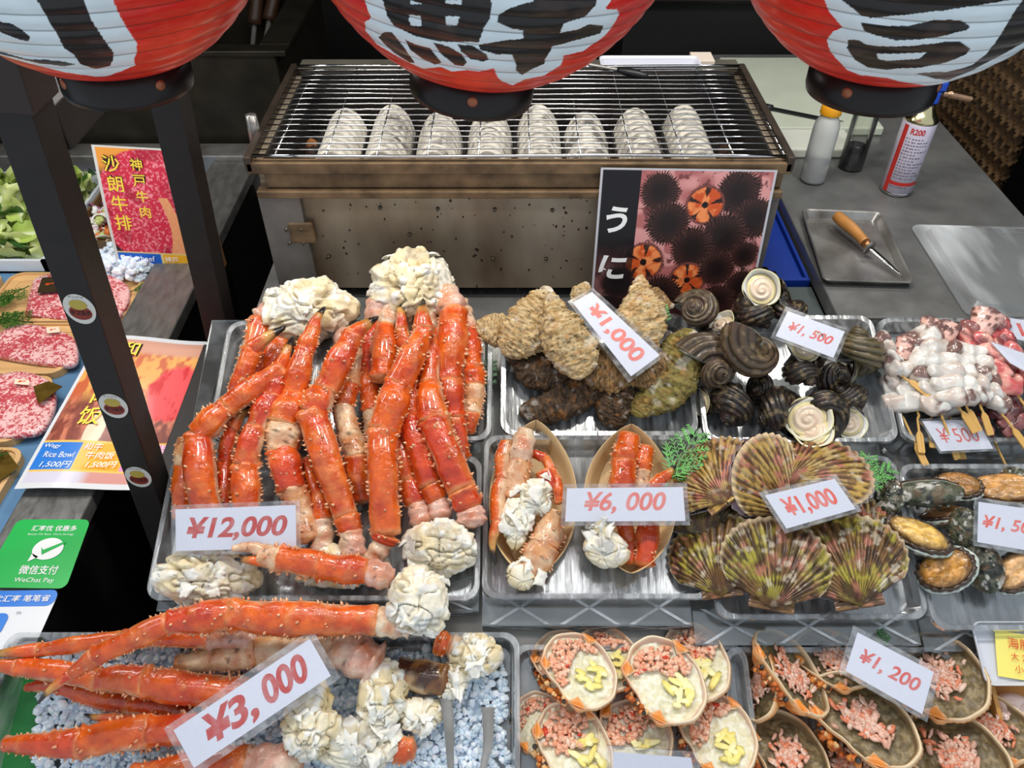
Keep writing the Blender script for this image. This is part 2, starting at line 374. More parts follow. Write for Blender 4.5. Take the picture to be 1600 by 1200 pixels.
# casing
m = MB()
m.add(*bx((GX0 + .008, GY0 + .012, GZ0), (GX1 - .008, GY0 + .022, GZ - .045)))
m.add(*bx((GX0 + .005, GY0 + .022, GZ0), (GX0 + .016, GY1 - .01, GZ - .01)))
m.add(*bx((GX1 - .016, GY0 + .022, GZ0), (GX1 - .005, GY1 - .01, GZ - .01)))
m.add(*bx((GX0 + .016, GY1 - .02, GZ0), (GX1 - .016, GY1 - .01, GZ - .004)), mi=1)
m.add(*bx((GX0 + .0165, GY0 + .023, GZ - .127), (GX0 + .020, GY1 - .021, GZ - .012)), mi=1)
m.add(*bx((GX1 - .020, GY0 + .023, GZ - .127), (GX1 - .0165, GY1 - .021, GZ - .012)), mi=1)
m.add(*bx((GX0 + .016, GY0 + .022, GZ - .135), (GX1 - .016, GY1 - .02, GZ - .128)), mi=1)
m.build('casing', [GRILLST, SOOT], t, smooth=False, bevel=.002)
m = MB()   # drip lip, ledge rails along the front
m.add(*bx((GX0 - .004, GY0 - .004, GZ - .024), (GX1 + .004, GY0 + .014, GZ - .004)))
m.add(*bx((GX0 + .02, GY0 + .003, GZ - .052), (GX1 - .004, GY0 + .018, GZ - .026)))
m.add(*bx((GX0 + .004, GY0 - .008, GZ - .066), (GX1 - .002, GY0 + .012, GZ - .053)))
m.build('drip_rail', RUST, t, smooth=False, bevel=.002)
m = MB()   # side flanges of the grate opening
m.add(*bx((GX0 - .006, GY0 - .004, GZ - .02), (GX0 + .006, GY1 + .006, GZ + .006)))
m.add(*bx((GX1 - .006, GY0 - .004, GZ - .02), (GX1 + .006, GY1 + .006, GZ + .006)))
m.add(*bx((GX0 + .006, GY1 - .006, GZ - .03), (GX1 - .006, GY1 + .004, GZ - .004)))
m.build('rim', M('rim_steel', (84, 72, 62), .4, metal=.6, var=.5, vscale=20), t, smooth=False, bevel=.0015)
for sx in (0, 1):   # front corner panels
    m = MB(); x0 = GX0 + .002 if sx == 0 else GX1 - .092; x1 = GX0 + .072 if sx == 0 else GX1 - .002
    m.add(*bx((x0, GY0 - .002, GZ0 + .005), (x1, GY0 + .0115, GZ - .068)))
    pn = m.build('corner_panel', M('grill_side_steel', (134, 128, 122), .38, metal=.35, var=.4, vscale=16, rvar=.1), t, smooth=False, bevel=.002)
    if sx == 0:
        m = MB(); m.add(*bx((GX0 + .042, GY0 - .0045, GZ - .155), (GX0 + .085, GY0 + .0115, GZ - .115)))
        m.build('bracket', RUST, pn, smooth=False, bevel=.003)
for (u, v) in ((594, 324), (684, 326), (773, 327), (863, 328), (514, 400), (601, 401), (687, 403), (770, 403), (853, 404), (640, 366), (450, 352), (473, 352), (455, 373), (477, 373)):
    p = Yp(u, v, GY0 + .011); MB().add(*cyl((p.x, p.y + .001, p.z), (p.x, p.y - .0045 - (.012 if u < 480 else 0), p.z), .0035, .0025, 10)).build('bolt', M('bolt_steel', (96, 88, 76), .4, metal=.8), t)
mB = MB()   # burnt specks on the front sheet
r2 = random.Random(3)
for k in range(90):
    u, v = r2.uniform(500, 925), 455 - abs(r2.gauss(0, 1)) * 0 - r2.random() ** .7 * 160
    p = Yp(u, v, GY0 + .0115); rr = r2.uniform(.0008, .0028)
    mB.add([(p.x + rr * math.cos(a) * r2.uniform(.5, 1.2), p.y, p.z + rr * math.sin(a) * r2.uniform(.6, 1.8)) for a in np.linspace(0, 2 * math.pi, 7)[:-1]], [tuple(range(6))[::-1]])
tag(mB.build('burnt_specks', M('speck', (44, 33, 24), .7), t, smooth=False), kind='stuff')
# burners: ribbed white half-cylinder covers
CER = M('white_burner_ceramic', None, .75, bump=.0008, bscale=140, var=.35, vscale=38)
for k, u in enumerate((530, 605, 685, 766, 846, 922, 1004, 1086)):
    c0 = Zp(u, 243, GZ - .05); cx = c0.x + .0; w = .043; y0, y1 = GY0 + .036, GY0 + .238 + .02 * math.sin(k * 2.1)
    nu, nv = 22, 90; a = np.linspace(0, math.pi, nu); V = []; Cc = []
    for j in range(nv):
        y = y0 + (y1 - y0) * j / (nv - 1); s = (j / (nv - 1)) * 9
        rr = w * (1 - .05 * abs(math.sin(s * math.pi)) ** 6) * (1 - .35 * max(0, j / (nv - 1) - .86) / .14)
        sk = .010 * np.sin(a) * 0
        V += [(cx - .0008 * k + rr * math.cos(t_) * 1.0, y + .018 * math.sin(t_) - .009, GZ - .085 + rr * 1.75 * math.sin(t_)) for t_ in a]
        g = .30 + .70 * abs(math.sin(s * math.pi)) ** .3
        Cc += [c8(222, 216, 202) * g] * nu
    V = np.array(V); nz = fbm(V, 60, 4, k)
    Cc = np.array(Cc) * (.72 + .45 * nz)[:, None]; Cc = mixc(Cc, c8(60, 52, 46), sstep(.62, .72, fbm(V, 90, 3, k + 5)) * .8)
    if k == 5: Cc = mixc(Cc, c8(40, 34, 30), sstep(.5, .6, nz) * .8)
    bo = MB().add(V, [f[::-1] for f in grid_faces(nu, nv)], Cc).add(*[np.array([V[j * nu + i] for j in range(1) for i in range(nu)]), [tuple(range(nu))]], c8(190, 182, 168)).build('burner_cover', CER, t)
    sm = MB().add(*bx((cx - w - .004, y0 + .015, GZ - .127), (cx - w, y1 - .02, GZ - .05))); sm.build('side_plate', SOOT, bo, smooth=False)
# charred lumps either side inside
mB = MB()
for k in range(70):
    L = k < 28; x = r2.uniform(GX0 + .02, GX0 + .085) if L else r2.uniform(GX1 - .105, GX1 - .02); y = r2.uniform(GY0 + .03, GY1 - .08); z = GZ - .126
    B, Fc = ball(8, 6); s = r2.uniform(.006, .016); nn = fbm(B * 3 + k, 1, 2)
    cl = c8(60, 40, 26) if r2.random() < .8 else c8(170, 110, 60)
    mB.add(B * (s * (.6 + .8 * nn))[:, None] + np.array([x, y, z + s * .3]), Fc, cl)
tag(mB.build('char_bits', M('char', None, .75), t), kind='stuff')
mB = MB()
mB.add(*tube(spline([(GX0 + .095, GY0 + .03, GZ - .11), (GX0 + .1, GY0 + .18, GZ - .105), (GX0 + .108, GY0 + .33, GZ - .1)], 30), .012 + .004 * np.sin(np.arange(30) * 1.7) * np.linspace(1, .3, 30) - .006 * np.linspace(0, 1, 30), 8))
mB.build('rusty_rod', RUST, t)
# grate
m = MB(); gz = GZ + .006
NW = 18
for j in range(NW):
    f = j / (NW - 1); y = GY0 + .004 + (GY1 - GY0 - .012) * f
    xs = np.linspace(GX0 + .008, GX1 - .008, 12); zz = gz + .0012 * np.sin(xs * 9 + j) - (0 if 0 < j < NW - 1 else .001)
    m.add(*tube(np.stack([xs, np.full_like(xs, y), zz], 1), .0014 if 0 < j < NW - 1 else .003, 8))
for x in np.linspace(GX0 + .03, GX1 - .02, 11)[0:]:
    m.add(*tube([(x + .012, GY0 + .004, gz - .004), (x + .012, GY1 - .01, gz - .0035)], .0013, 8))
m.build('grate', CHROME, t)
# gas knob on the left edge
MB().add(*cyl((GX0 - .012, GY0 + .10, GZ - .02), (GX0 - .012, GY0 + .10, GZ + .03), .011, .009, 18)).add(*bx((GX0 - .024, GY0 + .085, GZ - .045), (GX0 - .005, GY0 + .115, GZ - .02))).build('gas_knob', STEEL, t)
for (x, y) in ((GX0 + .03, GY0 + .04), (GX1 - .03, GY0 + .04), (GX0 + .03, GY1 - .04), (GX1 - .03, GY1 - .04)):
    MB().add(*cyl((x, y, CZ - .012), (x, y, GZ0 + .002), .014, .014, 14)).build('foot', BLACKP, t)
# shelf behind the grill + things on it
t = tag(MB().add(*bx((-.44, 1.585, 1.00), (.47, Zp(540, 92, 1.105).y, 1.105))).build('rear_shelf', M('rear_shelf_steel', (140, 134, 120), .4, metal=.6, var=.3), smooth=False, bevel=.003), 'pale steel shelf box running along the back edge of the grill', 'shelf')
# white foam tray
def foam_tray(name, label, TLp, W_, L_, hgt, X, Y, cat='tray', wall=.02, grp=None):
    Nn = np.cross(X, Y); t = thing(name, label, cat, tuple(TLp), grp)
    loops = []
    for sc, z in ((1.0, hgt), (1.0, hgt - .003), (.90, 0), (.885, .002), (.93, hgt - .004), (.975, hgt)):
        R = rrect(W_ - (1 - sc) * .12, L_ - (1 - sc) * .12, .012, 4); loops.append([np.array(TLp) + p[0] * np.array(X) + p[1] * np.array(Y) + z * Nn for p in R])
    n = len(loops[0]); V = np.concatenate(loops); F = grid_faces(n, len(loops), True)
    F = [f for f in F] + [tuple(5 * n + i for i in range(0))] if False else F
    F = F + [tuple((len(loops) - 1) * n + i if False else 3 * n + i for i in range(n))]
    F += [(i, (i + 1) % n, 5 * n + (i + 1) % n, 5 * n + i)[::-1] for i in range(n)]
    F += [tuple(2 * n + i for i in range(n))[::-1]]
    # inner wall only between loops 3..5
    MB().add(V, F).build('shell', M('white_foam', (212, 214, 222), .5), t, smooth=False)
    return t
p = Zp(1012, 108, 1.108)
foam_tray('foam_tray', 'empty white foam tray on the shelf behind the grill', Vector((p.x, (Zp(1010, 91, 1.13).y + 1.575) / 2 + .012, 1.106)), .200, Zp(1010, 91, 1.13).y - 1.575, .025, (1, 0, 0), (0, 1, 0))
# black handled tongs lying across
t = thing('turning_fork', 'thin steel utensil with black handle lying over the white foam tray', 'utensil', (.14, 1.62, 1.14))
a, b, c = Zp(905, 98, 1.15), Zp(965, 109, 1.15), Zp(1012, 119, 1.148)
MB().add(*tube(spline([a, (a + b) / 2, b], 8), .0035, 8)).build('shaft', STEEL, t)
MB().add(*tube(spline([b, (b + c) / 2, c], 10), .008 * np.sin(np.linspace(.5, 2.7, 10)), 10)).build('handle', M('black_plastic', (26, 27, 30), .35), t)
p = Zp(1104, 112, 1.107)
t = tag(MB().add(*bx((p.x - .022, 1.65, 1.106), (p.x + .022, 1.70, 1.116))).build('match_box', M('matchbox_card', (220, 205, 190), .5), smooth=False, bevel=.001), 'tiny white and red box behind the right end of the grill', 'box')
# ---- blue crate between grill and worktop
t = thing('blue_crate', 'deep blue plastic crate in the gap right of the grill', 'crate', (.52, 1.4, .5))
BLUE = M('blue_plastic', (8, 48, 138), .5)
m = MB()
for a, b in (((.468, 1.27, .50), (.578, 1.28, .84)), ((.468, 1.60, .50), (.578, 1.61, .84)), ((.468, 1.28, .50), (.474, 1.60, .84)), ((.572, 1.28, .50), (.578, 1.60, .84)), ((.468, 1.27, .49), (.578, 1.61, .50))): m.add(*bx(a, b))
m.build('walls', BLUE, t, smooth=False)
MB().add(*bx((.4745, 1.2805, .815), (.5715, 1.5995, .83))).build('lid', BLUE, t, smooth=False)
MB().add(*bx((.468, 1.14, .3), (.58, 1.262, .83))).build('base_stand', M('grey_green_stand', (74, 82, 80), .6), t, smooth=False)
# ================================================================ paper lanterns
LP = {
 'left': dict(white=[(-90,-80),(172,-80),(170,-40),(178,0),(187,25),(200,47),(212,65),(214,80),(210,93),(211,102),(197,108),(165,119),(150,120),(105,114),(60,103),(0,86),(-90,60)],
   black=[[(30,-80),(110,-80),(125,-40),(130,0),(145,35),(165,65),(177,82),(177,95),(172,103),(150,108),(125,100),(115,85),(100,75),(90,55),(75,30),(58,0),(45,-40)], [(-80,30),(0,34),(20,38),(35,47),(47,57),(45,65),(30,62),(0,50),(-80,48)], [(-60,70),(0,80),(40,92),(100,96),(118,100),(100,104),(60,99),(0,84)]], holes=[]),
 'mid': dict(white=[(560,-80),(562,-30),(570,0),(575,15),(580,27),(571,35),(571,48),(590,70),(615,85),(640,98),(660,107),(690,105),(706,112),(730,110),(750,112),(765,108),(772,107),(777,120),(785,127),(800,133),(820,125),(850,118),(875,102),(880,87),(910,80),(940,60),(955,45),(967,22),(965,15),(950,15),(945,12),(955,0),(960,-80)],
   black=[[(585,-80),(598,0),(605,25),(615,40),(650,57),(690,65),(748,66),(756,45),(765,30),(768,10),(770,-80)], [(591,58),(600,50),(612,50),(630,72),(648,98),(640,98),(615,82),(600,68)], [(633,62),(650,70),(672,75),(680,85),(690,98),(680,101),(660,92),(640,77)], [(677,67),(700,72),(722,85),(730,97),(724,103),(710,101),(690,85)], [(714,68),(740,72),(760,85),(763,92),(755,96),(735,92),(720,80)],
     [(800,12),(833,2),(845,-80),(935,-80),(932,0),(930,8),(915,25),(880,38),(876,52),(905,45),(920,38),(943,40),(938,52),(900,63),(862,72),(860,80),(853,90),(850,100),(830,108),(815,117),(806,110),(806,100),(800,85),(775,85),(750,78),(748,70),(790,63),(805,62),(817,60),(817,48),(800,45),(778,35),(778,25),(785,20)]],
   holes=[[(641,0),(660,6),(642,7)], [(640,23),(657,25),(659,41),(642,40),(639,32)], [(697,25),(718,26),(714,40),(697,40)], [(697,0),(722,0),(722,8),(696,5)]]),
 'right': dict(white=[(1280,-80),(1280,-40),(1288,0),(1295,17),(1305,30),(1316,42),(1302,50),(1292,62),(1297,80),(1310,95),(1325,110),(1345,118),(1385,121),(1405,127),(1450,134),(1480,132),(1530,118),(1580,90),(1600,76),(1650,50),(1700,-80)],
   black=[[(1300,-80),(1310,-40),(1315,0),(1335,15),(1345,24),(1360,28),(1400,25),(1500,13),(1560,3),(1600,-5),(1600,-80)], [(1345,35),(1380,40),(1420,40),(1460,31),(1485,31),(1505,33),(1516,42),(1510,48),(1480,55),(1440,62),(1400,63),(1370,56),(1350,48)], [(1325,62),(1340,62),(1355,70),(1385,73),(1430,72),(1475,65),(1500,65),(1516,76),(1508,85),(1480,98),(1440,106),(1400,107),(1385,109),(1355,105),(1335,93),(1323,75)],
     [(1640,-20),(1600,-2),(1590,12),(1572,40),(1556,65),(1540,85),(1520,102),(1480,112),(1430,115),(1460,123),(1480,125),(1520,110),(1560,88),(1600,65),(1660,30)]], holes=[[(1370,84),(1400,84),(1448,82),(1436,92),(1385,95),(1372,92)]]),
}
LANT = M('lantern_paper', None, .38, spec=.4, coat=.25, var=.12, vscale=45, bump=.0006, bscale=90)
RIVET = M('copper_rivet', (150, 92, 66), .4, metal=.7)
RINGM = M('lantern_ring_black', (24, 17, 16), .35, spec=.4, var=.2)
def lantern(key, u, v, tilt, label, Rm, rivets):
    base = Yp(u, v, .62)
    KL = .62 / .79; rb = .061 * KL; H = .30 * KL; Rm = Rm * KL
    t = thing('paper_lantern', label, 'lantern', tuple(base), 'red and white paper lanterns')
    Q = Matrix.Rotation(math.radians(tilt), 4, 'Y')
    Rq = np.array(Q.to_3x3())
    # paper shade: ribbed barrel
    nf, nb, nv = 620, 40, 190
    # azimuth 0 faces the viewer (-y); dense over +-110 deg
    a = np.concatenate([np.linspace(-1.92, 1.92, nf), np.linspace(1.92, 2 * np.pi - 1.92, nb + 2)[1:-1]])
    s = np.linspace(0, 1, nv) ** 1.0
    s = np.concatenate([np.linspace(0, .52, 210), np.linspace(.52, 1, 41)[1:]]); nv = len(s)
    h = s * H
    prof = rb * .93 + (Rm - rb * .93) * np.sin(np.pi * np.clip(s, 0, 1)) ** .62
    ribs = 21
    ph = s * ribs % 1
    prof = prof + .0011 * np.sin(np.pi * ph) - .0008
    A, Hh = np.meshgrid(a, h); Pr = np.repeat(prof[:, None], len(a), 1)
    # ribs slope a little, as the wire is one spiral
    Z = Hh + .0016 * np.sin(A + 1) * np.sin(np.pi * s)[:, None]
    V = np.stack([Pr * np.sin(A), -Pr * np.cos(A), Z + .030 * KL], 2).reshape(-1, 3)
    wob = fbm(V, 45, 3, hash(key) % 50 if False else len(key))
    V[:, :2] *= (1 + .010 * (wob - .5))[:, None]
    Vw = V @ Rq.T + np.array(base)
    q = Vw - np.array(EYE); d = q @ np.array(FWD); pu = 800 + q @ np.array(RGT) / d * FPX; pv = 600 - q @ np.array(UPV) / d * FPX
    front = np.cos(A).ravel() > -.15
    jit = (fbm(V, 130, 2, 3) - .5) * 4
    D_ = LP[key]
    red = c8(214, 26, 14); white = c8(226, 238, 242); blk = c8(26, 22, 21)
    nz = fbm(V, 30, 4, 8)
    col = mixc(red, c8(240, 58, 34), sstep(.4, .7, nz) * .8)
    w = inpoly(pu + jit, pv + jit * .6, D_['white']) & front
    b = np.zeros(len(V), bool)
    for pl in D_['black']: b |= inpoly(pu + jit * .7, pv + jit * .5, pl)
    for pl in D_['holes']: b &= ~inpoly(pu, pv, pl)
    b &= front
    col[w] = white; bc = mixc(blk, c8(58, 42, 36), sstep(.55, .75, fbm(V, 55, 3, 4)) * .8); col[b] = bc[b]
    seam = np.repeat((ph < .085), len(a)).reshape(-1)
    col[seam] = col[seam] * np.array([.5, .5, .5])
    F = grid_faces(len(a), nv, True)
    MB().add(Vw, F, col).build('paper_shade', LANT, t)
    # bottom ring
    m = MB(); Vr, Fr = lathe([(rb - .006, .0), (rb, .0), (rb + .001, .004), (rb + .0005, .034 * KL), (rb - .006, .034 * KL), (rb - .006, .004)], 64, cap=False)
    Vr2, Fr2 = lathe([(.0005, .006), (rb - .005, .006)], 40, cap=False)
    m.add(Vr @ Rq.T + np.array(base), Fr).add(Vr2 @ Rq.T + np.array(base), Fr2)
    ring = m.build('base_ring', RINGM, t)
    for az in rivets:
        B, Fc = ball(14, 10); c = np.array([(rb + .0005) * math.sin(az), -(rb + .0005) * math.cos(az), .015])
        n = np.array([math.sin(az), -math.cos(az), 0]); tg = np.array([math.cos(az), math.sin(az), 0])
        P = c + .0042 * (B[:, :1] * tg + B[:, 1:2] * np.array([0, 0, 1]) + .45 * B[:, 2:] * n)
        MB().add(P @ Rq.T + np.array(base), Fc).build('rivet', RIVET, ring)
    # top ring and hanging hook
    m = MB(); Vr, Fr = lathe([(rb - .006, H + .020), (rb, H + .020), (rb, H + .047), (rb - .006, H + .047)], 48, cap=False)
    m.add(Vr @ Rq.T + np.array(base), Fr); m.build('top_ring', RINGM, t)
    p0 = Rq @ np.array([0, 0, H + .038]) + np.array(base)
    MB().add(*tube([p0 - np.array([rb - .003, 0, 0]), p0 + np.array([0, 0, .09]), p0 + np.array([rb - .003, 0, 0])], .0018, 8)).add(*tube([p0 + np.array([0, 0, .089]), (p0[0], p0[1], 2.795)], .0018, 8)).build('hanging_wire', BLACKP, t)
lantern('left', 203, 134, 2.5, 'red and white paper lantern at the left, over the black frame', .166, (-.72, .88))
lantern('mid', 736, 147, 7.5, 'middle paper lantern with black brush lettering over the grill', .171, (.03,))
lantern('right', 1357, 143, -1, 'red and white paper lantern at the right, above the gas can', .166, (-.72, .95))
# ================================================================ black frame on the left
def beam(mb, a, b, wx, wy):
    a = np.array(a); b = np.array(b); d = b - a; L = np.linalg.norm(d); d /= L
    X = np.array([1., 0, 0]); X = X - d * X.dot(d)
    if np.linalg.norm(X) < .2: X = np.array([0, 0, 1.]) - d * d[2]
    X /= np.linalg.norm(X); Y = np.cross(d, X)
    V = [c + sx * wx / 2 * X + sy * wy / 2 * Y for c in (a, b) for sx, sy in ((-1, -1), (1, -1), (1, 1), (-1, 1))]
    mb.add(V, [(3, 2, 1, 0), (4, 5, 6, 7), (0, 1, 5, 4), (1, 2, 6, 5), (2, 3, 7, 6), (3, 0, 4, 7)])
fr = thing('black_frame', 'black square-tube frame of two leaning posts between meat case and crab', 'frame', (-.58, .74, 0))
def postpt(u, v, y): return Yp(u, v, y)
FRM = M('frame_black', (30, 23, 21), .5, spec=.45, var=.35, vscale=40, bump=.0003, bscale=300)
PA0, PA1 = postpt(236, 760, .79), postpt(44, 190, .79)
dirA = (PA1 - PA0).normalized()
a0 = PA0 - dirA * (PA0.z / dirA.z); a1 = PA0 + dirA * ((2.79 - PA0.z) / dirA.z)
m = MB(); beam(m, a0, a1, .040, .048); pA = m.build('post', FRM, fr, smooth=False, bevel=.0015)
PB0, PB1 = postpt(352, 545, 1.16), postpt(276, 200, 1.16)
dirB = (PB1 - PB0).normalized(); b0 = PB0 - dirB * (PB0.z / dirB.z); b1 = PB0 + dirB * ((2.79 - PB0.z) / dirB.z)
m = MB(); beam(m, b0, b1, .044, .048); m.build('post', FRM, fr, smooth=False, bevel=.0015)
ca = PA0 + dirA * ((1.365 - PA0.z) / dirA.z); cb = PB0 + dirB * ((1.365 - PB0.z) / dirB.z)
d = (cb - ca).normalized(); m = MB(); beam(m, ca + d * .0245, cb - d * .0245, .042, .05); m.build('cross_rail', FRM, fr, smooth=False, bevel=.0015)
cb = PB0 + dirB * ((.775 - PB0.z) / dirB.z); ca = PA0 + dirA * ((.72 - PA0.z) / dirA.z)
d = (ca - cb).normalized(); m = MB(); beam(m, cb + d * .0245, ca - d * .0245, .05, .045); m.build('lower_rail', FRM, fr, smooth=False, bevel=.0015)
c = PA0 + dirA * ((1.46 - PA0.z) / dirA.z); m = MB(); beam(m, c - dirA * .055, c + dirA * .16, .052, .060); m.build('sleeve', M('brown_sleeve', (38, 26, 22), .5), fr, smooth=False, bevel=.002)
# stickers on the near post
STW = M('sticker_white', (206, 204, 196), .4)
fn = Vector((0, -1, 0)); fx = (EX - dirA * EX.dot(dirA)).normalized(); nn = np.cross(np.array(fx), np.array(dirA))
for k, (u, v) in enumerate(((123, 482), (181, 634), (221, 745))):
    o = Yp(u, v, .79 - .0245); tpar = (o - PA0).dot(dirA); o = PA0 + dirA * tpar + Vector(nn) * .0244 + fx * .0005
    hx, hy = .0185, .0235
    m = MB(); P = [np.array(o) + hx * math.cos(a_) * np.array(fx) + hy * math.sin(a_) * np.array(dirA) * (1 if math.sin(a_) < 0 else .92) for a_ in np.linspace(0, 2 * math.pi, 37)[:-1]]
    Vv, Ff = prism(P, np.array(nn) * .0005); m.add(Vv, Ff, mi=0)
    st = tag(m.build('round_sticker', STW, fr, smooth=False))
    m = MB()
    P = [np.array(o) + nn * .0006 + .0135 * math.cos(a_) * np.array(fx) + (.011 * math.sin(a_) - .006) * np.array(dirA) for a_ in np.linspace(0, 2 * math.pi, 25)[:-1]]
    m.add(*prism(P, np.array(nn) * .0001)); m.build('red_print', M('sticker_red', (128, 40, 26), .45), st, smooth=False)
    m = MB()
    P = [np.array(o) + nn * .0009 + .0105 * math.cos(a_) * np.array(fx) + (.0075 * math.sin(a_) + .006) * np.array(dirA) for a_ in np.linspace(0, 2 * math.pi, 25)[:-1]]
    m.add(*prism(P, np.array(nn) * .0001)); m.build('yellow_print', M('sticker_yellow', (178, 158, 66), .45), st, smooth=False)
    m = MB(); put_text(m, 'タコ玉子', np.array(o) - np.array(dirA) * .006 + nn * .0012, fx, dirA, w=.024, h=.007, bold=.02); put_text(m, 'アンジャ', np.array(o) + np.array(dirA) * .0175 + nn * .0006, fx, dirA, w=.018, h=.0035)
    m.build('lettering', BLACKINK, st, smooth=False)
# ================================================================ things in the meat case
DZ = LZ - .04
GREENBAR = M('green_plastic_leaf', None, .45, spec=.4)
def sprig_geo(L, seed=0, nb=9, ang=48, th=.0011, col=(84, 190, 62)):
    """flat cypress sprig lying in xy, stem along +y"""
    r = random.Random(seed); m = MB()
    def stick(a, b, w0, w1, c):
        a = np.array(a); b = np.array(b); d = b - a; n = np.array([-d[1], d[0], 0]); n /= np.linalg.norm(n) + 1e-9
        P = [a - n * w0, b - n * w1, b + n * w1, a + n * w0]; V, F = prism(P, (0, 0, th)); m.add(V, F, c8(*c))
    def br(p, a, ln, lvl):
        n = 7 if lvl == 0 else (6 if lvl == 1 else 0)
        q = p
        seg = max(n, 2); pts = [np.array(p)]; aa = a
        for i in range(seg):
            aa += r.uniform(-.06, .06); q = q + np.array([math.sin(aa), math.cos(aa), 0]) * ln / seg; pts.append(q)
        k = .75 + .5 * r.random(); cc = tuple(np.clip(np.array(col) * k * (1 if lvl else .75), 0, 255))
        w = (.0012, .0009, .00085)[lvl] * (L / .1) ** .6
        for i in range(seg): stick(pts[i], pts[i + 1], w * (1 - .5 * i / seg), w * (1 - .5 * (i + 1) / seg), cc)
        if lvl < 2:
            for i in range(1 if lvl else 1, seg):
                for sd in (-1, 1):
                    l2 = ln * (.56 - .40 * i / seg) if lvl == 0 else ln * (.26 - .10 * i / seg)
                    br(pts[i], aa + sd * math.radians(ang + r.uniform(-8, 8)), l2, lvl + 1)
    br(np.zeros(3), 0, L, 0)
    return m
def place(mb, O, X, Y, s=1.):
    X = np.array(X, float); Y = np.array(Y, float); Nn = np.cross(X, Y)
    mb.V = [np.array(O) + s * (v[:, :1] * X + v[:, 1:2] * Y + v[:, 2:] * Nn) for v in mb.V]; return mb
WOODT = M('pale_wood_tray', (222, 178, 120), .55, var=.18, vscale=10, stretch=(1, 12, 12))
def beef_mat(name, lean, fat, sc, thr):
    m = M(name, lean, .28, spec=.5, coat=.5, bump=.0006, bscale=160)
    nt = m.node_tree; N = nt.nodes; L = nt.links; p = N['Principled BSDF']
    tc = N.new('ShaderNodeTexCoord'); n1 = N.new('ShaderNodeTexNoise'); n1.inputs['Scale'].default_value = sc; n1.inputs['Detail'].default_value = 6; n1.inputs['Distortion'].default_value = 1.2
    n2 = N.new('ShaderNodeTexNoise'); n2.inputs['Scale'].default_value = 14; n2.inputs['Detail'].default_value = 2
    L.new(tc.outputs['Object'], n1.inputs['Vector']); L.new(tc.outputs['Object'], n2.inputs['Vector'])
    ma = N.new('ShaderNodeMath'); ma.operation = 'MULTIPLY_ADD'; ma.inputs[1].default_value = .45; L.new(n2.outputs[0], ma.inputs[0]); L.new(n1.outputs[0], ma.inputs[2])
    mr = N.new('ShaderNodeMapRange'); mr.inputs[1].default_value = thr; mr.inputs[2].default_value = thr + .07; L.new(ma.outputs[0], mr.inputs[0])
    mx = N.new('ShaderNodeMix'); mx.data_type = 'RGBA'; mx.inputs[6].default_value = (*c8(*lean), 1); mx.inputs[7].default_value = (*c8(*fat), 1)
    L.new(mr.outputs[0], mx.inputs[0]); L.new(mx.outputs[2], p.inputs['Base Color']); return m
BEEF = beef_mat('marbled_beef', (196, 78, 86), (244, 196, 192), 130, .70)
BEEFR = beef_mat('red_beef', (176, 44, 56), (236, 168, 160), 110, .78)
def wood_tray(label, x0, x1, y0, y1, rot, grp='beef trays in the meat case'):
    cx, cy = (x0 + x1) / 2, (y0 + y1) / 2; w, l = x1 - x0, y1 - y0
    t = thing('wooden_meat_tray', label, 'tray', (cx, cy, DZ), grp)
    R = Matrix.Rotation(rot, 4, 'Z'); Rn = np.array(R.to_3x3())
    m = MB(); r = rrect(w, l, .03); r1 = rrect(w - .016, l - .016, .024); r2 = rrect(w - .05, l - .05, .016); n = len(r)
    L_ = [np.array([(p[0], p[1], z) for p in q]) for q, z in ((r, 0), (r, .016), (r1, .0175), (r1, .013), (r2, .010), (r2, .0085))]
    V = np.concatenate(L_) @ Rn.T + np.array([cx, cy, DZ]); F = grid_faces(n, 6, True) + [tuple(5 * n + i for i in range(n)), tuple(range(n))[::-1]]
    m.add(V, F); m.build('tray_board', WOODT, t, smooth=False); return t
def steak(label, poly, h, mat, seed, cat='beef'):
    """poly: outline in photo pixels on the tray"""
    P = np.array([Zp(u, v, DZ + .011)[:] for u, v in poly]); c = P.mean(0)
    Q = spline(np.vstack([P, P[:1]]), 60)[:-1]; m = MB(); loops = []
    for s, z in ((.97, 0), (1.0, h * .35), (.995, h * .75), (.96, h), (.85, h * 1.04), (.6, h * 1.06), (.3, h * 1.06), (.05, h * 1.06)):
        q = c + (Q - c) * s; q[:, 2] += z + (.003 * (fbm(q, 40, 3, seed) - .5) if z > 0 else 0); loops.append(q)
    n = len(Q); m.add(np.concatenate(loops), grid_faces(n, 8, True)); m.F.append([7 * n + i for i in range(n)]); m.I.append(0)
    o = m.build('beef_steak', mat, None); return tag(o, label, cat, 'marbled beef steaks')
def zrect(us, z):
    p = [Zp(u, v, z) for u, v in us]; return min(q.x for q in p), max(q.x for q in p), min(q.y for q in p), max(q.y for q in p)
def tray_at(label, u0, v0, u1, v1, rot=0):
    a, b = Zp(u0, v0, DZ), Zp(u1, v1, DZ); return wood_tray(label, min(a.x, b.x), max(a.x, b.x), min(a.y, b.y), max(a.y, b.y), rot)
def trayp(label, y_v0, y_v1, x0, x1, rot=0):
    y0 = Zp(100, y_v0, DZ).y; y1 = Zp(100, y_v1, DZ).y; return wood_tray(label, x0, x1, y0, y1, rot)
trayp('pale wooden tray behind the black post holding the reddest marbled steak', 511, 434, -1.155, -.84)
trayp('empty edged pale wooden tray at the far left of the meat case', 520, 436, -1.48, -1.17)
trayp('pale wooden tray holding the broad flat marbled slab left of the rice bowl sign', 593, 513, -1.27, -.90)
trayp('pale wooden tray in the left edge of the picture under the largest beef slab', 700, 596, -1.30, -.905)
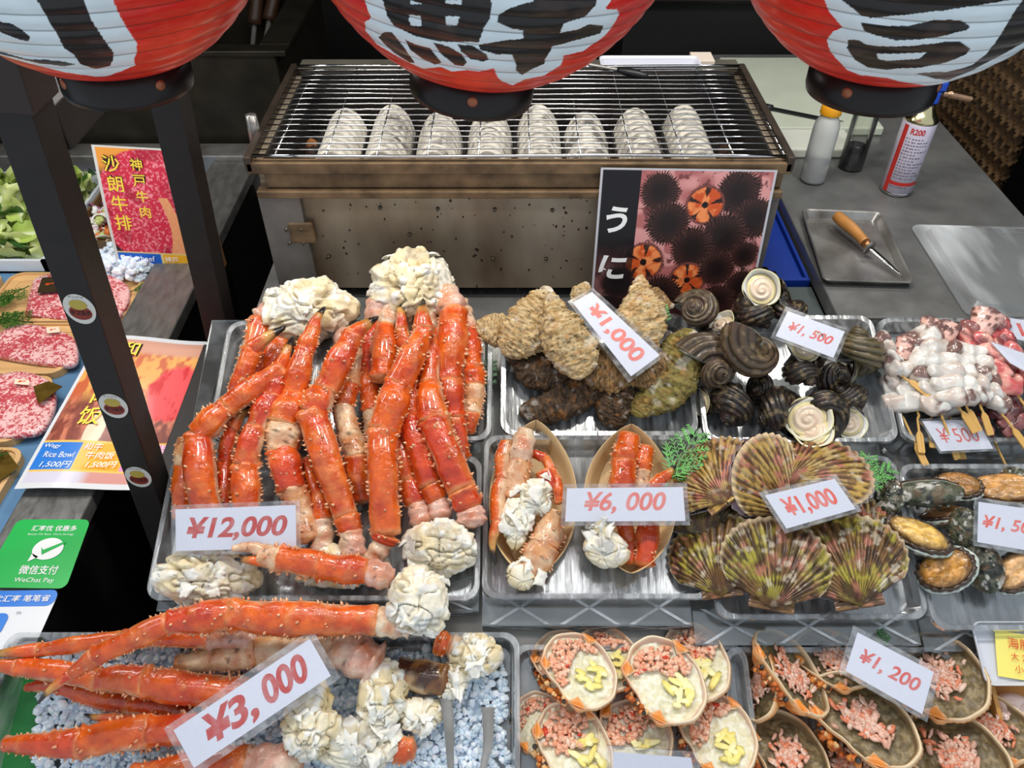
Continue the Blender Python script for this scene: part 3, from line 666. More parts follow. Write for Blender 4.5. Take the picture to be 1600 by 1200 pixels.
trayp('pale wooden tray nearest the payment signs with a gold packet', 815, 708, -1.30, -.88)
steak('marbled red steak on the wooden tray behind the black post', [(42, 498), (50, 462), (62, 440), (120, 432), (170, 436), (202, 452), (205, 475), (196, 492), (180, 503), (110, 504)], .016, BEEF, 1)
steak('broad marbled beef slab lying just left of the rice bowl sign', [(-12, 560), (0, 530), (30, 514), (75, 518), (112, 530), (124, 548), (118, 576), (60, 572)], .014, BEEF, 2)
steak('large marbled beef slab at the left edge above the gold packet', [(-30, 690), (-30, 610), (10, 590), (50, 588), (85, 606), (90, 640), (70, 678), (30, 688)], .014, BEEF, 3)
def small_card(name, label, cat, pts, mat, z, txt=None, tm=None, grp=None):
    m = MB(); P = [Zp(u, v, z)[:] for u, v in pts]; V, F = prism(P[::-1], (0, 0, .0008)); m.add(V, F)
    t = thing(name, label, cat, tuple(np.mean(P, 0)), grp); m.build('card', mat, t, smooth=False)
    if txt:
        P = np.array(P); X = P[1] - P[0]; w = np.linalg.norm(X); X /= w; Y = np.array([-X[1], X[0], 0]); m = MB(); put_text(m, txt, P.mean(0) + np.array([0, 0, .001]), X, Y, w=w * .5, bold=.02); m.build('lettering', tm, t, smooth=False)
    return t
small_card('meat_label', 'dark label with orange characters on the steak behind the post', 'label', [(66, 434), (93, 432), (96, 455), (58, 458)], M('dark_label', (58, 46, 30), .4), DZ + .036, '特選', M('orange_ink', (240, 92, 40), .5))
small_card('meat_label', 'white oval label on the broad beef slab', 'label', [(72, 512), (92, 511), (94, 519), (74, 521)], M('white_label', (236, 220, 196), .5), DZ + .034, '特選', M('orange_ink'))
small_card('meat_label', 'white label with red marks on the largest beef slab', 'label', [(24, 592), (46, 594), (46, 602), (22, 600)], M('white_label'), DZ + .034, '特選', M('orange_ink'))
GOLD = M('gold_foil', (190, 152, 70), .25, metal=.8, var=.5, vscale=40)
small_card('gold_packet', 'gold foil packet beside the left steak near the rice bowl sign', 'packet', [(52, 604), (76, 596), (98, 604), (60, 632)], GOLD, DZ + .036)
small_card('gold_packet', 'gold foil packet at the left edge above the payment signs', 'packet', [(-20, 715), (10, 704), (30, 730), (-10, 758)], GOLD, DZ + .022)
for k, (u, v, rot, L_, lb) in enumerate(((46, 447, 2.5, .085, 'dark green plastic leaf at the far edge of the red steak'), (32, 463, 1.9, .07, 'dark green plastic leaf left of the red steak'), (42, 487, 2.2, .07, 'dark green plastic leaf at the near left corner of the red steak'), (52, 505, 1.35, .09, 'dark green plastic leaf above the broad beef slab'), (203, 456, -1.0, .06, 'dark green plastic leaf right of the post beside the red steak'), (14, 708, 2.0, .08, 'dark green plastic leaf beside the gold packet'))):
    m = sprig_geo(L_, 30 + k, col=(62, 104, 40)); p = Zp(u, v, DZ + .030)
    c_, s_ = math.cos(rot), math.sin(rot); place(m, p, (c_, s_, 0), (-s_, c_, 0)); tag(m.build('plastic_leaf', GREENBAR, smooth=False), lb, 'leaf garnish', 'green plastic leaves')
# ---- cabbage bin
x1 = Zp(78, 416, LZ - .02).x; yb = Zp(60, 416, LZ - .02).y; yt = Zp(60, 268, LZ).y
t = thing('vegetable_box', 'white rimmed open box full of cut cabbage, far left', 'box', (-1.55, (yb + yt) / 2, DZ))
BOXW = M('box_white', (214, 222, 230), .4)
m = MB(); X0, X1 = -1.9, -1.085
for a, b in (((X0, yb, DZ), (X1, yb + .008, LZ - .005)), ((X0, yt, DZ), (X1, yt + .008, LZ - .005)), ((X0, yb, DZ), (X0 + .008, yt, LZ - .005)), ((X1 - .008, yb, DZ), (X1, yt + .008, LZ - .005)), ((X0, yb, DZ), (X1, yt, DZ + .006))): m.add(*bx(a, b))
m.build('box_walls', BOXW, t, smooth=False)
LEAF = M('cabbage_leaf', None, .32, spec=.5, var=.15, vscale=40, sss=.0)
def leaf_geo(L, seed, c0, c1):
    n = 9; a, b = np.meshgrid(np.linspace(-1, 1, n), np.linspace(0, 1, n)); a = a.ravel(); b = b.ravel()
    w = np.sin(np.pi * np.clip(b * .92 + .06, 0, 1)) ** .55
    P = np.stack([a * w * L * .45, (b - .5) * L, 0 * a], 1); nz = fbm(P * 1 + seed * 3.1, 28, 3, seed)
    P[:, 2] = L * (.32 * (nz - .5) * 1.6 + .18 * a ** 2 - .25 * (b - .5) ** 2)
    c = mixc(c8(*c0), c8(*c1), np.clip(np.abs(a) * .7 + b * .5 - .2, 0, 1)); c = mixc(c, c8(236, 240, 214), (np.abs(a) < .1).astype(float) * .8)
    V = np.concatenate([P, P - np.array([0, 0, .0012])]); F = grid_faces(n, n); return V, F + [tuple(i + n * n for i in f[::-1]) for f in F], np.concatenate([c, c])
r3 = random.Random(5); m = MB()
for k in range(520):
    x = r3.uniform(X0 + .05, X1 - .035); y = r3.uniform(yb + .03, yt - .03); z = LZ - .03 + r3.uniform(0, .075) * (1 - ((y - (yb + yt) / 2) / (yt - yb) * 1.6) ** 2)
    dark = r3.random() < .14; V, F, c = leaf_geo(r3.uniform(.05, .09), k, (70, 122, 48) if dark else (196, 212, 120), (40, 92, 34) if dark else (222, 230, 160) if r3.random() < .6 else (170, 200, 90))
    R = np.array((Matrix.Rotation(r3.uniform(0, 6.3), 3, 'Z') @ Matrix.Rotation(r3.gauss(0, .7), 3, 'X') @ Matrix.Rotation(r3.gauss(0, .6), 3, 'Y')))
    m.add(V @ R.T + np.array([x, y, z]), F, c)
tag(m.build('cut_cabbage', LEAF), 'heap of torn pale green cabbage leaves in the far left box', 'cabbage', kind='stuff')
# ---- bin of cut vegetables
X0b, X1b = -1.078, -.955; 
t = thing('vegetable_bin', 'narrow bin of chopped onion and carrot between cabbage and the beef sign', 'box', (-1.06, (yb + yt) / 2 + .02, DZ))
m = MB(); yb2, yt2 = Zp(140, 372, LZ).y, Zp(140, 262, LZ).y
for a, b in (((X0b, yb2, DZ), (X1b, yb2 + .008, LZ - .01)), ((X0b, yt2, DZ), (X1b, yt2 + .008, LZ - .01)), ((X0b, yb2, DZ), (X0b + .006, yt2, LZ - .01)), ((X1b - .008, yb2, DZ), (X1b, yt2 + .008, LZ - .01)), ((X0b, yb2, DZ), (X1b, yt2, DZ + .006))): m.add(*bx(a, b))
m.build('bin_walls', M('bin_brown', (120, 92, 60), .5), t, smooth=False)
m = MB()
pal = [(238, 234, 222), (230, 226, 200), (196, 208, 128), (224, 120, 50), (226, 200, 214), (240, 240, 236), (150, 84, 128)]
for k in range(260):
    x = r3.uniform(X0b + .02, X1b - .02); y = r3.uniform(yb2 + .02, yt2 - .02); z = LZ - .05 + r3.uniform(0, .05)
    c = r3.choice(pal)
    if r3.random() < .4:
        a0 = r3.uniform(0, 6.3); rr = r3.uniform(.015, .03); P = [(x + rr * math.cos(a0 + q), y + rr * math.sin(a0 + q), z + .012 * math.sin(q * 2 + k)) for q in np.linspace(0, 2.4, 9)]
        m.add(*tube(P, .0022, 6), c8(*c))
    else:
        B, F = ball(8, 6); s = r3.uniform(.008, .016); B = np.sign(B) * np.abs(B) ** .6
        R = np.array(Matrix.Rotation(r3.uniform(0, 6), 3, (r3.random(), r3.random(), 1)))
        m.add((B * np.array([s, s * .7, s * .6])) @ R.T + np.array([x, y, z]), F, c8(*c))
tag(m.build('chopped_vegetables', LEAF), 'chopped onion, carrot and cabbage heaped in the narrow bin', 'vegetables', kind='stuff')
# ---- ice at the beef sign
ICE = M('crushed_ice', (234, 241, 252), .10, spec=.6, sss=.6, ior=1.31, bump=.002, bscale=90)
def ice_heap(name, label, poly, z0, hz, n, smin, smax, seed, zf=None):
    r = random.Random(seed); m = MB(); us = [p[0] for p in poly]; vs = [p[1] for p in poly]; k = 0
    while k < n:
        u, v = r.uniform(min(us), max(us)), r.uniform(min(vs), max(vs))
        if not inpoly([u], [v], poly)[0]: continue
        p = np.array(zf(u, v)) if zf else np.array(Zp(u, v, z0)); k += 1
        s = r.uniform(smin, smax); B, F = ball(6, 5); B = B * (.7 + .6 * vnoise(B * 2 + k * 1.7, 1, seed))[:, None]
        R = np.array(Matrix.Rotation(r.uniform(0, 6), 3, (r.random(), r.random(), r.random() + .1)))
        m.add((B * s * np.array([1, .8, .6])) @ R.T + p + np.array([0, 0, r.uniform(0, hz)]), F)
    return tag(m.build(name, ICE, smooth=False), label, 'ice', kind='stuff')
ice_heap('crushed_ice', 'heap of crushed ice at the foot of the beef sign', [(152, 418), (182, 398), (225, 402), (252, 392), (236, 430), (214, 442), (165, 432)], DZ + .02, .035, 240, .006, .014, 4)
MB().add(*bx((0, 0, 0), (1e-4, 1e-4, 1e-4))) if False else None
# ---- standing sign: steak photograph
def px_sheet(TLp, TRp, BLp, nu, nv, fn, col):
    TLp, TRp, BLp = map(np.array, (TLp, TRp, BLp)); X = TRp - TLp; w = np.linalg.norm(X); X = X / w; Yd = TLp - BLp; Yd = Yd - X * Yd.dot(X); h = np.linalg.norm(Yd); Y = Yd / h
    O = (TRp + BLp) / 2; return (O, X, Y, w, h) + (sheet(O, X, Y, w, h, nu, nv, fn, col),)
def beef_photo(a, b):
    P = np.stack([a * 1.3, b * 1.6, 0 * a], 1); n = fbm(P, 42, 4, 3); big = fbm(P, 4, 3, 9)
    c = mixc(c8(202, 40, 66), c8(236, 140, 150), sstep(.50, .72, n)); c = mixc(c, c8(150, 20, 44), sstep(.55, .7, big) * .6)
    fat = np.abs(a - .62 - .10 * np.sin(b * 5)) < .07 * (1 - b) + .02; fat &= b < .62
    c = mixc(c, mixc(c8(240, 190, 130), c8(226, 130, 80), n), fat.astype(float) * .85)
    d = np.hypot((a - .55) / .62, (b - .5) / .50) + .05 * (big - .5)
    out = sstep(.98, 1.02, d); bgc = mixc(c8(42, 28, 30), c8(226, 150, 60), sstep(.75, .9, b + .2 * (big - .5))); bgc = mixc(bgc, c8(168, 150, 110), sstep(.5, .7, a) * sstep(.8, .9, b))
    c = mixc(c, bgc, out)
    bot = b < .155; L = a < .5
    c[bot & L] = c8(20, 92, 190); c[bot & ~L] = c8(228, 168, 40)
    ed = bot & ((b > .145) | (np.abs(a - .5) < .012)); c[ed] = c8(214, 196, 130)
    m = (a < .03) | (a > .97) | (b > .985) ; c[m] = c8(206, 206, 200); return c
ys = Zp(225, 418, DZ + .03).y
TLs, TRs, BLs = Yp(164, 227, ys + .05), Yp(322, 236, ys + .05), Yp(166, 418, ys)
O, X, Y, w, h, g = px_sheet(TLs, TRs, BLs, 150, 190, lambda a, b: .006 * np.sin(b * 3), beef_photo)
t = thing('beef_sign', 'standing steak photo sign with yellow Chinese characters in the ice', 'sign', tuple(BLs)); MB().add(*g).build('photo_print', PAINT, t, smooth=False)
mo = MB()
for s, a in (('沙朗牛排', .17), ('神戸牛肉', .42)):
    m = MB()
    for k, ch in enumerate(s):
        b = (.87 - k * .155) if a < .3 else .875 - k * .125; hh = .125 if a < .3 else .092
        o = O + (a - .5) * w * X + (b - .5) * h * Y; put_text(mo, ch, o + np.cross(X, Y) * .0045, X, Y, h=h * hh * 1.06, bold=.085); put_text(m, ch, o + np.cross(X, Y) * .0062, X, Y, h=h * hh, bold=.012)
    m.build('yellow_lettering', YELLOWINK, t, smooth=False)
mo.build('shadow_lettering', BLACKINK, t, smooth=False)
m = MB(); put_text(m, 'Kobe beef', O + (.24 - .5) * w * X + (.105 - .5) * h * Y + np.cross(X, Y) * .004, X, Y, w=w * .36); m.build('white_lettering', WHITEINK, t, smooth=False); m = MB(); put_text(m, '神戸', O + (.6 - .5) * w * X + (.105 - .5) * h * Y + np.cross(X, Y) * .004, X, Y, h=h * .05)
m.build('white_lettering', WHITEINK, t, smooth=False)
MB().add(*bx((TLs.x + .02, ys + .03, DZ), (TRs.x - .03, ys + .06, DZ + .10))).build('support_block', M('pale_wood_block', (196, 150, 92), .6), t, smooth=False)
# ---- rice bowl sign
def rice_photo(a, b):
    P = np.stack([a * 1.3, b * 1., 0 * a], 1); n = fbm(P, 16, 5, 13); m = ridged(P, 9, 4, 21); big = fbm(P, 5, 3, 2)
    c = mixc(c8(138, 66, 50), c8(206, 122, 92), sstep(.4, .65, n)); c = mixc(c, c8(112, 52, 44), sstep(.62, .72, m) * .5)
    up = sstep(.5, .62, b + .14 * (big - .5)); c = mixc(c, mixc(c8(226, 162, 84), c8(196, 96, 56), sstep(.42, .58, n)), up)
    c = mixc(c, c8(206, 150, 126), sstep(.86, .9, b)); 
    gx, gy = (a - .82) / .21, (b - .62) / .20; gin = sstep(1.1, .9, np.hypot(gx, gy) + .3 * (m - .5)); st = sstep(.4, .6, m)
    c = mixc(c, mixc(c8(206, 26, 34), c8(232, 74, 78), st), gin)
    on = sstep(1.05, .9, np.hypot((a - .36) / .07, (b - .36) / .16) + .3 * (n - .5)); c = mixc(c, c8(240, 208, 178), on)
    bar = (b > .10) & (b < .285); seg = (a < .335, (a >= .335) & (a < .66), a >= .66)
    for s_, cc in zip(seg, ((34, 118, 206), (244, 170, 24), (232, 130, 186))): c[bar & s_] = c8(*cc)
    fr_ = bar & ((b < .11) | (b > .275) | (np.abs(a - .335) < .006) | (np.abs(a - .66) < .006)); c[fr_] = c8(240, 190, 80)
    c[b <= .10] = mixc(c8(206, 200, 214), c8(206, 140, 130), sstep(.4, .5, a))[b <= .10]
    c[(a < .03) | (a > .975) | (b > .975) | (b < .03)] = c8(214, 214, 216); return c
TLs, TRs, BLs, BRs = Zp(158, 524, LZ + .085), Zp(338, 533, LZ + .085), Zp(22, 764, LZ + .016), Zp(245, 764, LZ + .016)
O, X, Y, w, h, g = px_sheet(TLs, TRs, BLs, 190, 170, lambda a, b: .004 * np.sin(a * 6), rice_photo)
# the sheet is skewed by its perspective only a little: shear it so that all four corners fit
def skew(V):
    V = np.array(V); a = ((V - O) @ X) / w + .5; b = ((V - O) @ Y) / h + .5; off = (V - O) @ np.cross(X, Y)
    bl, br_, tl, tr = map(np.array, (BLs, BRs, TLs, TRs))
    return ((1 - a) * (1 - b))[:, None] * bl + (a * (1 - b))[:, None] * br_ + ((1 - a) * b)[:, None] * tl + (a * b)[:, None] * tr + off[:, None] * np.cross(X, Y)
t = thing('rice_bowl_sign', 'laminated rice bowl sign with blue, yellow and pink price boxes', 'sign', tuple(BLs)); V, F, c = g; MB().add(skew(V), F, c).build('photo_print', PAINT, t, smooth=False)
def stext(lst, mat, name, dz=.004):
    for s, a, b, hh, bd, ww, sh in lst:
        m = MB(); put_text(m, s, O + (a - .5) * w * X + (b - .5) * h * Y + np.cross(X, Y) * dz, X, Y, h=h * hh, w=(w * ww if ww else None), bold=bd, shear=sh)
        m.V = [skew(v) for v in m.V]; m.build(name, mat, t, smooth=False)
L1 = [('和', .33, .90, .10, .012, 0, 0), ('牛', .33, .77, .10, .012, 0, 0), ('牛', .315, .65, .10, .012, 0, 0), ('肉', .30, .58, .12, .012, 0, 0), ('饭', .285, .44, .12, .012, 0, 0)]
stext([(a, b, c_, d * 1.08, .06, f, g_) for a, b, c_, d, e, f, g_ in L1], BLACKINK, 'shadow_lettering', .0035); stext(L1, YELLOWINK, 'yellow_lettering', .006)
stext([('Wagy', .12, .248, .03, 0, .12, .1), ('Rice Bowl', .20, .198, .034, 0, .22, .1), ('1,500円', .21, .138, .04, .004, .22, .15), ('和牛', .42, .248, .045, 0, 0, .1), ('牛肉饭', .50, .195, .045, 0, 0, .1), ('1,500円', .54, .138, .04, .004, .22, .15), ('덮밥', .92, .24, .05, 0, 0, 0)], WHITEINK, 'white_lettering', .004)
# ---- payment cards lying on the ledge
def card4(name, label, pts, z, r, layers, texts, cat='sign'):
    """pts TL,TR,BR,BL photo pixels on the plane z; layers: (a0,b0,a1,b1,mat,radius); texts: (s,a,b,h,w,mat,bold)"""
    Pp = [np.array(Zp(u, v, z)) for u, v in pts]; tl, tr, br_, bl = Pp
    def at(a, b, dz=0): return (1 - a) * (1 - b) * bl + a * (1 - b) * br_ + (1 - a) * b * tl + a * b * tr + np.array([0, 0, dz])
    t = thing(name, label, cat, tuple(np.mean(Pp, 0)))
    W_ = np.linalg.norm(br_ - bl); H_ = np.linalg.norm(tl - bl)
    for k, (nm, a0, b0, a1, b1, mat, rr) in enumerate(layers):
        q = rrect((a1 - a0) * W_, (b1 - b0) * H_, rr, 5); P = [at((a0 + a1) / 2 + x / W_, (b0 + b1) / 2 + y / H_, .0006 * k) for x, y in q]
        V, F = prism(P, (0, 0, .0006)); MB().add(V, F).build(nm, mat, t, smooth=False)
    for k, (s, a, b, hh, ww, mat, bd) in enumerate(texts):
        V, F, asp = text_geo(s, 0, bd); wd = ww if ww else hh * asp * H_ / W_
        P = np.array([at(a + x / asp * wd, b + y * hh, .0006 * len(layers) + .0006) for x, y, _ in V]); MB().add(P, F).build('lettering', mat, t, smooth=False)
    return t, at
GRN = M('card_green', (30, 176, 78), .3, coat=.4); BLU = M('card_blue', (30, 120, 214), .3, coat=.4); WHC = M('card_white', (224, 226, 230), .35, coat=.3)
t, at = card4('green_payment_card', 'green payment sign card with white speech bubble on the left ledge', [(28, 812), (142, 812), (103, 920), (-34, 918)], LZ + .004, .006, [('base_card', 0, 0, 1, 1, GRN, .012)],
    [('汇率优 优惠多', .56, .86, .085, .60, WHITEINK, .01), ('Better FX Rate  More Savings', .55, .765, .03, .6, WHITEINK, 0), ('微信支付', .60, .25, .13, .46, WHITEINK, .01), ('WeChat Pay', .60, .10, .08, .46, WHITEINK, 0)])
m = MB(); P = [at(.60 + .19 * math.cos(q), .55 + .16 * math.sin(q), .0014) for q in np.linspace(0, 2 * math.pi, 41)[:-1]]; m.add(*prism(P, (0, 0, .0003)))
m.add(*prism([at(.43, .48, .0014), at(.42, .36, .0014), at(.53, .43, .0014)], (0, 0, .0003))); b_ = m.build('speech_bubble', WHITEINK, t, smooth=False)
m = MB(); m.add(*prism([at(a, b, .0020) for a, b in ((.51, .57), (.55, .53), (.78, .66), (.79, .63), (.555, .46))], (0, 0, .0002))); m.build('check_mark', GRN, b_, smooth=False)
t, at = card4('blue_payment_card', 'white payment sign card with blue header at the lower left edge', [(-50, 925), (94, 922), (52, 1016), (-110, 1016)], LZ + .002, .006, [('base_card', 0, 0, 1, 1, WHC, .012), ('blue_header', 0, .72, 1, 1, BLU, .012), ('blue_square', .28, .22, .60, .60, BLU, .01)],
    [('优汇率 笔笔省', .64, .85, .12, .60, WHITEINK, .01), ('支', .44, .41, .26, .18, WHITEINK, .02), ('付宝', .50, .10, .14, .26, M('grey_ink', (70, 70, 74), .5), .01), ('TM', .68, .60, .04, 0, M('grey_ink'), 0)])
# ================================================================ acrylic stands and clear trays on the bench
def tof(v, h): return (D(800, v, h) - P0).dot(ET)
def xof(u, v, h): return D(u, v, h).x
def display_tray(label, uL, uR, vF, vB, h=0., hgt=.032, grp='clear seafood trays', deep=None):
    t0, t1 = tof(vF, h), tof(vB, h + (hgt if deep is None else 0)); xL, xR = xof(uL, vF, h), xof(uR, vF, h)
    W_, L_ = xR - xL, t1 - t0; O = DM((xL + xR) / 2, (t0 + t1) / 2, h)
    t = thing('clear_tray', label, 'tray', tuple(O), grp); th = .0012
    def loop(inset, z, r): return [np.array(O + EX * x + ET * y + EN * z) for x, y in rrect(W_ - 2 * inset, L_ - 2 * inset, r, 6)]
    R = .016; L = [loop(.013, .0008, R), loop(.008, hgt - .006, R + .003), loop(.007, hgt, R + .004), loop(0., hgt + .0005, R + .006), loop(-.001, hgt - .006, R + .006), loop(.0005, hgt - .0065, R + .006), loop(.0062, hgt - .002, R + .004), loop(.0068, hgt - .008, R + .003), loop(.0118, -.0004 + .0004, R)]
    n = len(L[0]); V = np.concatenate(L); F = grid_faces(n, len(L), True)
    m = MB().add(V, F); m.F += [list(range(n)), [8 * n + i for i in range(n)][::-1]]; m.I += [0, 0]
    m.build('tray_shell', TRAYPL, t, smooth=False); return t
def stand(label, uL, uR, vF, vB, h=-.0032):
    t0, t1 = tof(vF, h), tof(vB, h); xL, xR = xof(uL, vF, h), xof(uR, vF, h); t = thing('acrylic_stand', label, 'stand', tuple(DM((xL + xR) / 2, t0, BH)), 'clear acrylic stands')
    MB().add(*slab(xL, xR, t0, t1, h - .003, h)).build('shelf_plate', ACRYL, t, smooth=False)
    MB().add(*slab(xL, xR, t0, t0 + .003, BH + .0004, h - .0031)).build('front_plate', ACRYL, t, smooth=False)
    MB().add(*slab(xL, xR, t1 - .003, t1, BH + .0004, h - .0031)).build('rear_plate', ACRYL, t, smooth=False)
    for q in range(3):   # frosted cross pattern on the shelf edge
        m = MB(); xc = xL + (xR - xL) * (q + .5) / 3; w = (xR - xL) / 7.5
        for sg in (-1, 1):
            a = DM(xc - w * sg, t0 - .0006, BH + .004); b = DM(xc + w * sg, t0 - .0006, h - .004); a2 = DM(xc - w * sg + .007, t0 - .0006, BH + .004); b2 = DM(xc + w * sg + .007, t0 - .0006, h - .004)
            m.add(*prism([a[:], a2[:], b2[:], b[:]], tuple(ET * .0004)))
            a = DM(xc - w * sg, t0 + .002, h + .0002); b = DM(xc + w * sg, t0 + .05, h + .0002); a2 = DM(xc - w * sg + .008, t0 + .002, h + .0002); b2 = DM(xc + w * sg + .008, t0 + .05, h + .0002)
            m.add(*prism([a[:], a2[:], b2[:], b[:]], tuple(EN * .0004)))
        m.build('frosted_cross', FROST, t, smooth=False)
stand('clear stand under the crab trays at the left', 244, 748, 955, 500)
stand('clear stand under the oysters and the wooden boats', 753, 1082, 978, 500)
stand('clear stand under turban shells and scallops', 1087, 1440, 1008, 500)
stand('clear stand under squid and abalone at the right edge', 1446, 1830, 1018, 500)
display_tray('clear tray at the back left under two whole crab clusters', 335, 768, 700, 502)
display_tray('clear tray holding the oyster pile', 783, 1086, 692, 490)
display_tray('clear tray holding the dark turban shells', 1094, 1393, 702, 493)
display_tray('clear tray of skewered squid at the right edge', 1399, 1760, 702, 497)
display_tray('clear tray under the crab with the twelve thousand yen card', 240, 750, 945, 712)
display_tray('clear tray carrying the two wooden boats', 754, 1108, 942, 680)
display_tray('clear tray holding the olive scallops', 1113, 1437, 973, 712)
display_tray('clear tray holding the abalone', 1443, 1790, 990, 725)
display_tray('clear tray of cream filled crab shells at the bottom', 800, 1190, 1290, 1012, BH + .001, .03, deep=1)
display_tray('clear tray of brown miso crab shells at the bottom right', 1150, 1530, 1290, 1016, BH + .001, .03, deep=1)
display_tray('large clear tray of ice and crab legs at the bottom left', -30, 812, 1275, 988, BH + .002, .05)
ice_heap('crushed_ice', 'crushed ice spread under the crab legs in the large bottom left tray', [(70, 1018), (785, 1018), (800, 1245), (55, 1245)], 0, .014, 4200, .003, .0095, 6, zf=lambda u, v: D(u, v, BH + .012))
V, F, c = sheet(D(440, 1128, BH + .012), EX, ET, .56, .19, 60, 30, lambda a, b: .006 * (fbm(np.stack([a * 9, b * 4, 0 * a], 1), 3, 3) - .5))
tag(MB().add(V, F).build('ice_bed', ICE), 'flat bed of packed wet ice at the bottom of the large crab tray', 'ice', kind='stuff')
V, F, c = sheet(D(20, 1120, BH + .0045), EX, ET, .10, .19, 2, 2)
tag(MB().add(V, F).build('green_liner', M('green_liner', (30, 118, 52), .4), smooth=False), 'green plastic liner sheet showing in the left end of the large crab tray', 'liner')
# ================================================================ price cards
LAM = FILM
def price_card(label, quad, hs, text, ink=None, lam=(6, 6), ts=(.62, .46), tc=(.5, .5), shear=.25, bold=.022, paper=None, tq=None):
    """quad: TL,TR,BR,BL photo pixels; hs: height above the bench of those corners"""
    TLp, TRp, BRp, BLp = [np.array(D(u, v, h)) for (u, v), h in zip(quad, hs)]
    def at(a, b): return (1 - a) * (1 - b) * BLp + a * (1 - b) * BRp + (1 - a) * b * TLp + a * b * TRp
    X = TRp - TLp; W_ = np.linalg.norm(X); X = X / W_; Nn = np.cross(X, TLp - BLp); Nn /= np.linalg.norm(Nn); Y = np.cross(Nn, X); H_ = np.linalg.norm(TLp - BLp)
    t = thing('price_card', label, 'price card', tuple(at(.5, 0)), 'laminated price cards')
    P = [at(0, 0), at(1, 0), at(1, 1), at(0, 1)]; V, F = prism(P, -Nn * .0005); MB().add(V, F).build('paper', paper or WHITEP, t, smooth=False)
    ea, eb = lam[0] * .001 / W_, lam[1] * .001 / H_
    P = [at(-ea, -eb) + Nn * .0006, at(1 + ea, -eb) + Nn * .0006, at(1 + ea, 1 + eb) + Nn * .0006, at(-ea, 1 + eb) + Nn * .0006]; V, F = prism(P, -Nn * .0016); MB().add(V, F).build('laminate', LAM, t, smooth=False)
    for s, a, b, ww, hh in (text if isinstance(text, list) else [(text, tc[0], tc[1], ts[0], ts[1])]):
        V, F, asp = text_geo(s, shear, bold); P = np.array([at(a + x / asp * ww, b + y * hh) for x, y, _ in V]) + Nn * .00025
        MB().add(P, F).build('lettering', ink or REDINK, t, smooth=False)
    return t
price_card('white card reading ¥12,000 leaning on the crab legs', [(274, 796), (462, 789), (463, 856), (275, 861)], (.118, .118, .10, .10), '¥12,000', ts=(.84, .58), tc=(.51, .5), bold=.03)
price_card('tilted white card reading ¥3,000 on the legs in the ice tray', [(271, 1141), (484, 998), (517, 1056), (303, 1200)], (.085, .10, .09, .075), [('¥3,', .33, .48, .36, .80), ('000', .74, .55, .33, .66)], lam=(9, 9), bold=.035)
price_card('long white card reading ¥1,000 lying on the oysters', [(925, 456), (1031, 555), (986, 588), (895, 473)], (.10, .085, .082, .10), '¥1,000', ink=PINKINK, ts=(.78, .60), tc=(.52, .5), shear=0, bold=.028)
price_card('white card reading ¥1,500 on the dark turban shells', [(1231, 486), (1320, 518), (1302, 559), (1212, 525)], (.125, .12, .115, .12), '¥1, 500', ts=(.76, .40), ink=M('red_ink_light', (222, 84, 76), .5), bold=.02)
price_card('long white card reading ¥6,000 across the right wooden boat', [(886, 763), (1067, 761), (1071, 814), (883, 815)], (.085, .085, .075, .075), '¥6, 000', ink=PINKINK, ts=(.70, .66), tc=(.50, .55), bold=.022)
price_card('white card reading ¥1,000 on the olive scallops', [(1195, 774), (1304, 748), (1337, 795), (1229, 826)], (.112, .112, .105, .105), '¥1,000', ink=M('bright_red_ink', (236, 84, 62), .5), ts=(.72, .62), shear=.05, bold=.028)
price_card('white card reading ¥1,500 on the abalone', [(1529, 784), (1640, 800), (1640, 866), (1527, 847)], (.08, .08, .07, .07), '¥1, 500', ts=(.80, .36), tc=(.46, .52), ink=M('bright_red_ink'))
price_card('white card reading ¥1,200 on the brown miso shells', [(1340, 988), (1459, 1050), (1441, 1116), (1321, 1048)], (.062, .062, .055, .055), '¥1, 200', ts=(.78, .40), tc=(.5, .52), ink=M('red_ink_light'), lam=(8, 6))
price_card('hand written ¥500 card under the squid skewer handles', [(1441, 658), (1527, 655), (1552, 701), (1470, 705)], (.040, .040, .036, .036), '¥ 500', ts=(.72, .48), shear=.1, bold=0, ink=M('red_ink_light'), lam=(4, 4))
price_card('small card reading ¥800 on the red squid at the right edge', [(1548, 534), (1640, 566), (1660, 612), (1578, 567)], (.075, .075, .07, .07), '¥800', ts=(.66, .44), lam=(3, 3), ink=M('bright_red_ink'))
price_card('partly hidden card with a single red figure behind the red squid', [(1547, 493), (1660, 508), (1668, 544), (1566, 526)], (.05, .05, .045, .045), [('¥', .12, .5, .12, .5), ('1', .36, .5, .06, .6)], shear=0, bold=0, ink=M('red_ink_light'), lam=(2, 2))
price_card('blank topped white card at the bottom among the cream shells', [(958, 1175), (1080, 1184), (1088, 1236), (958, 1228)], (.05, .05, .035, .035), [], lam=(9, 8))
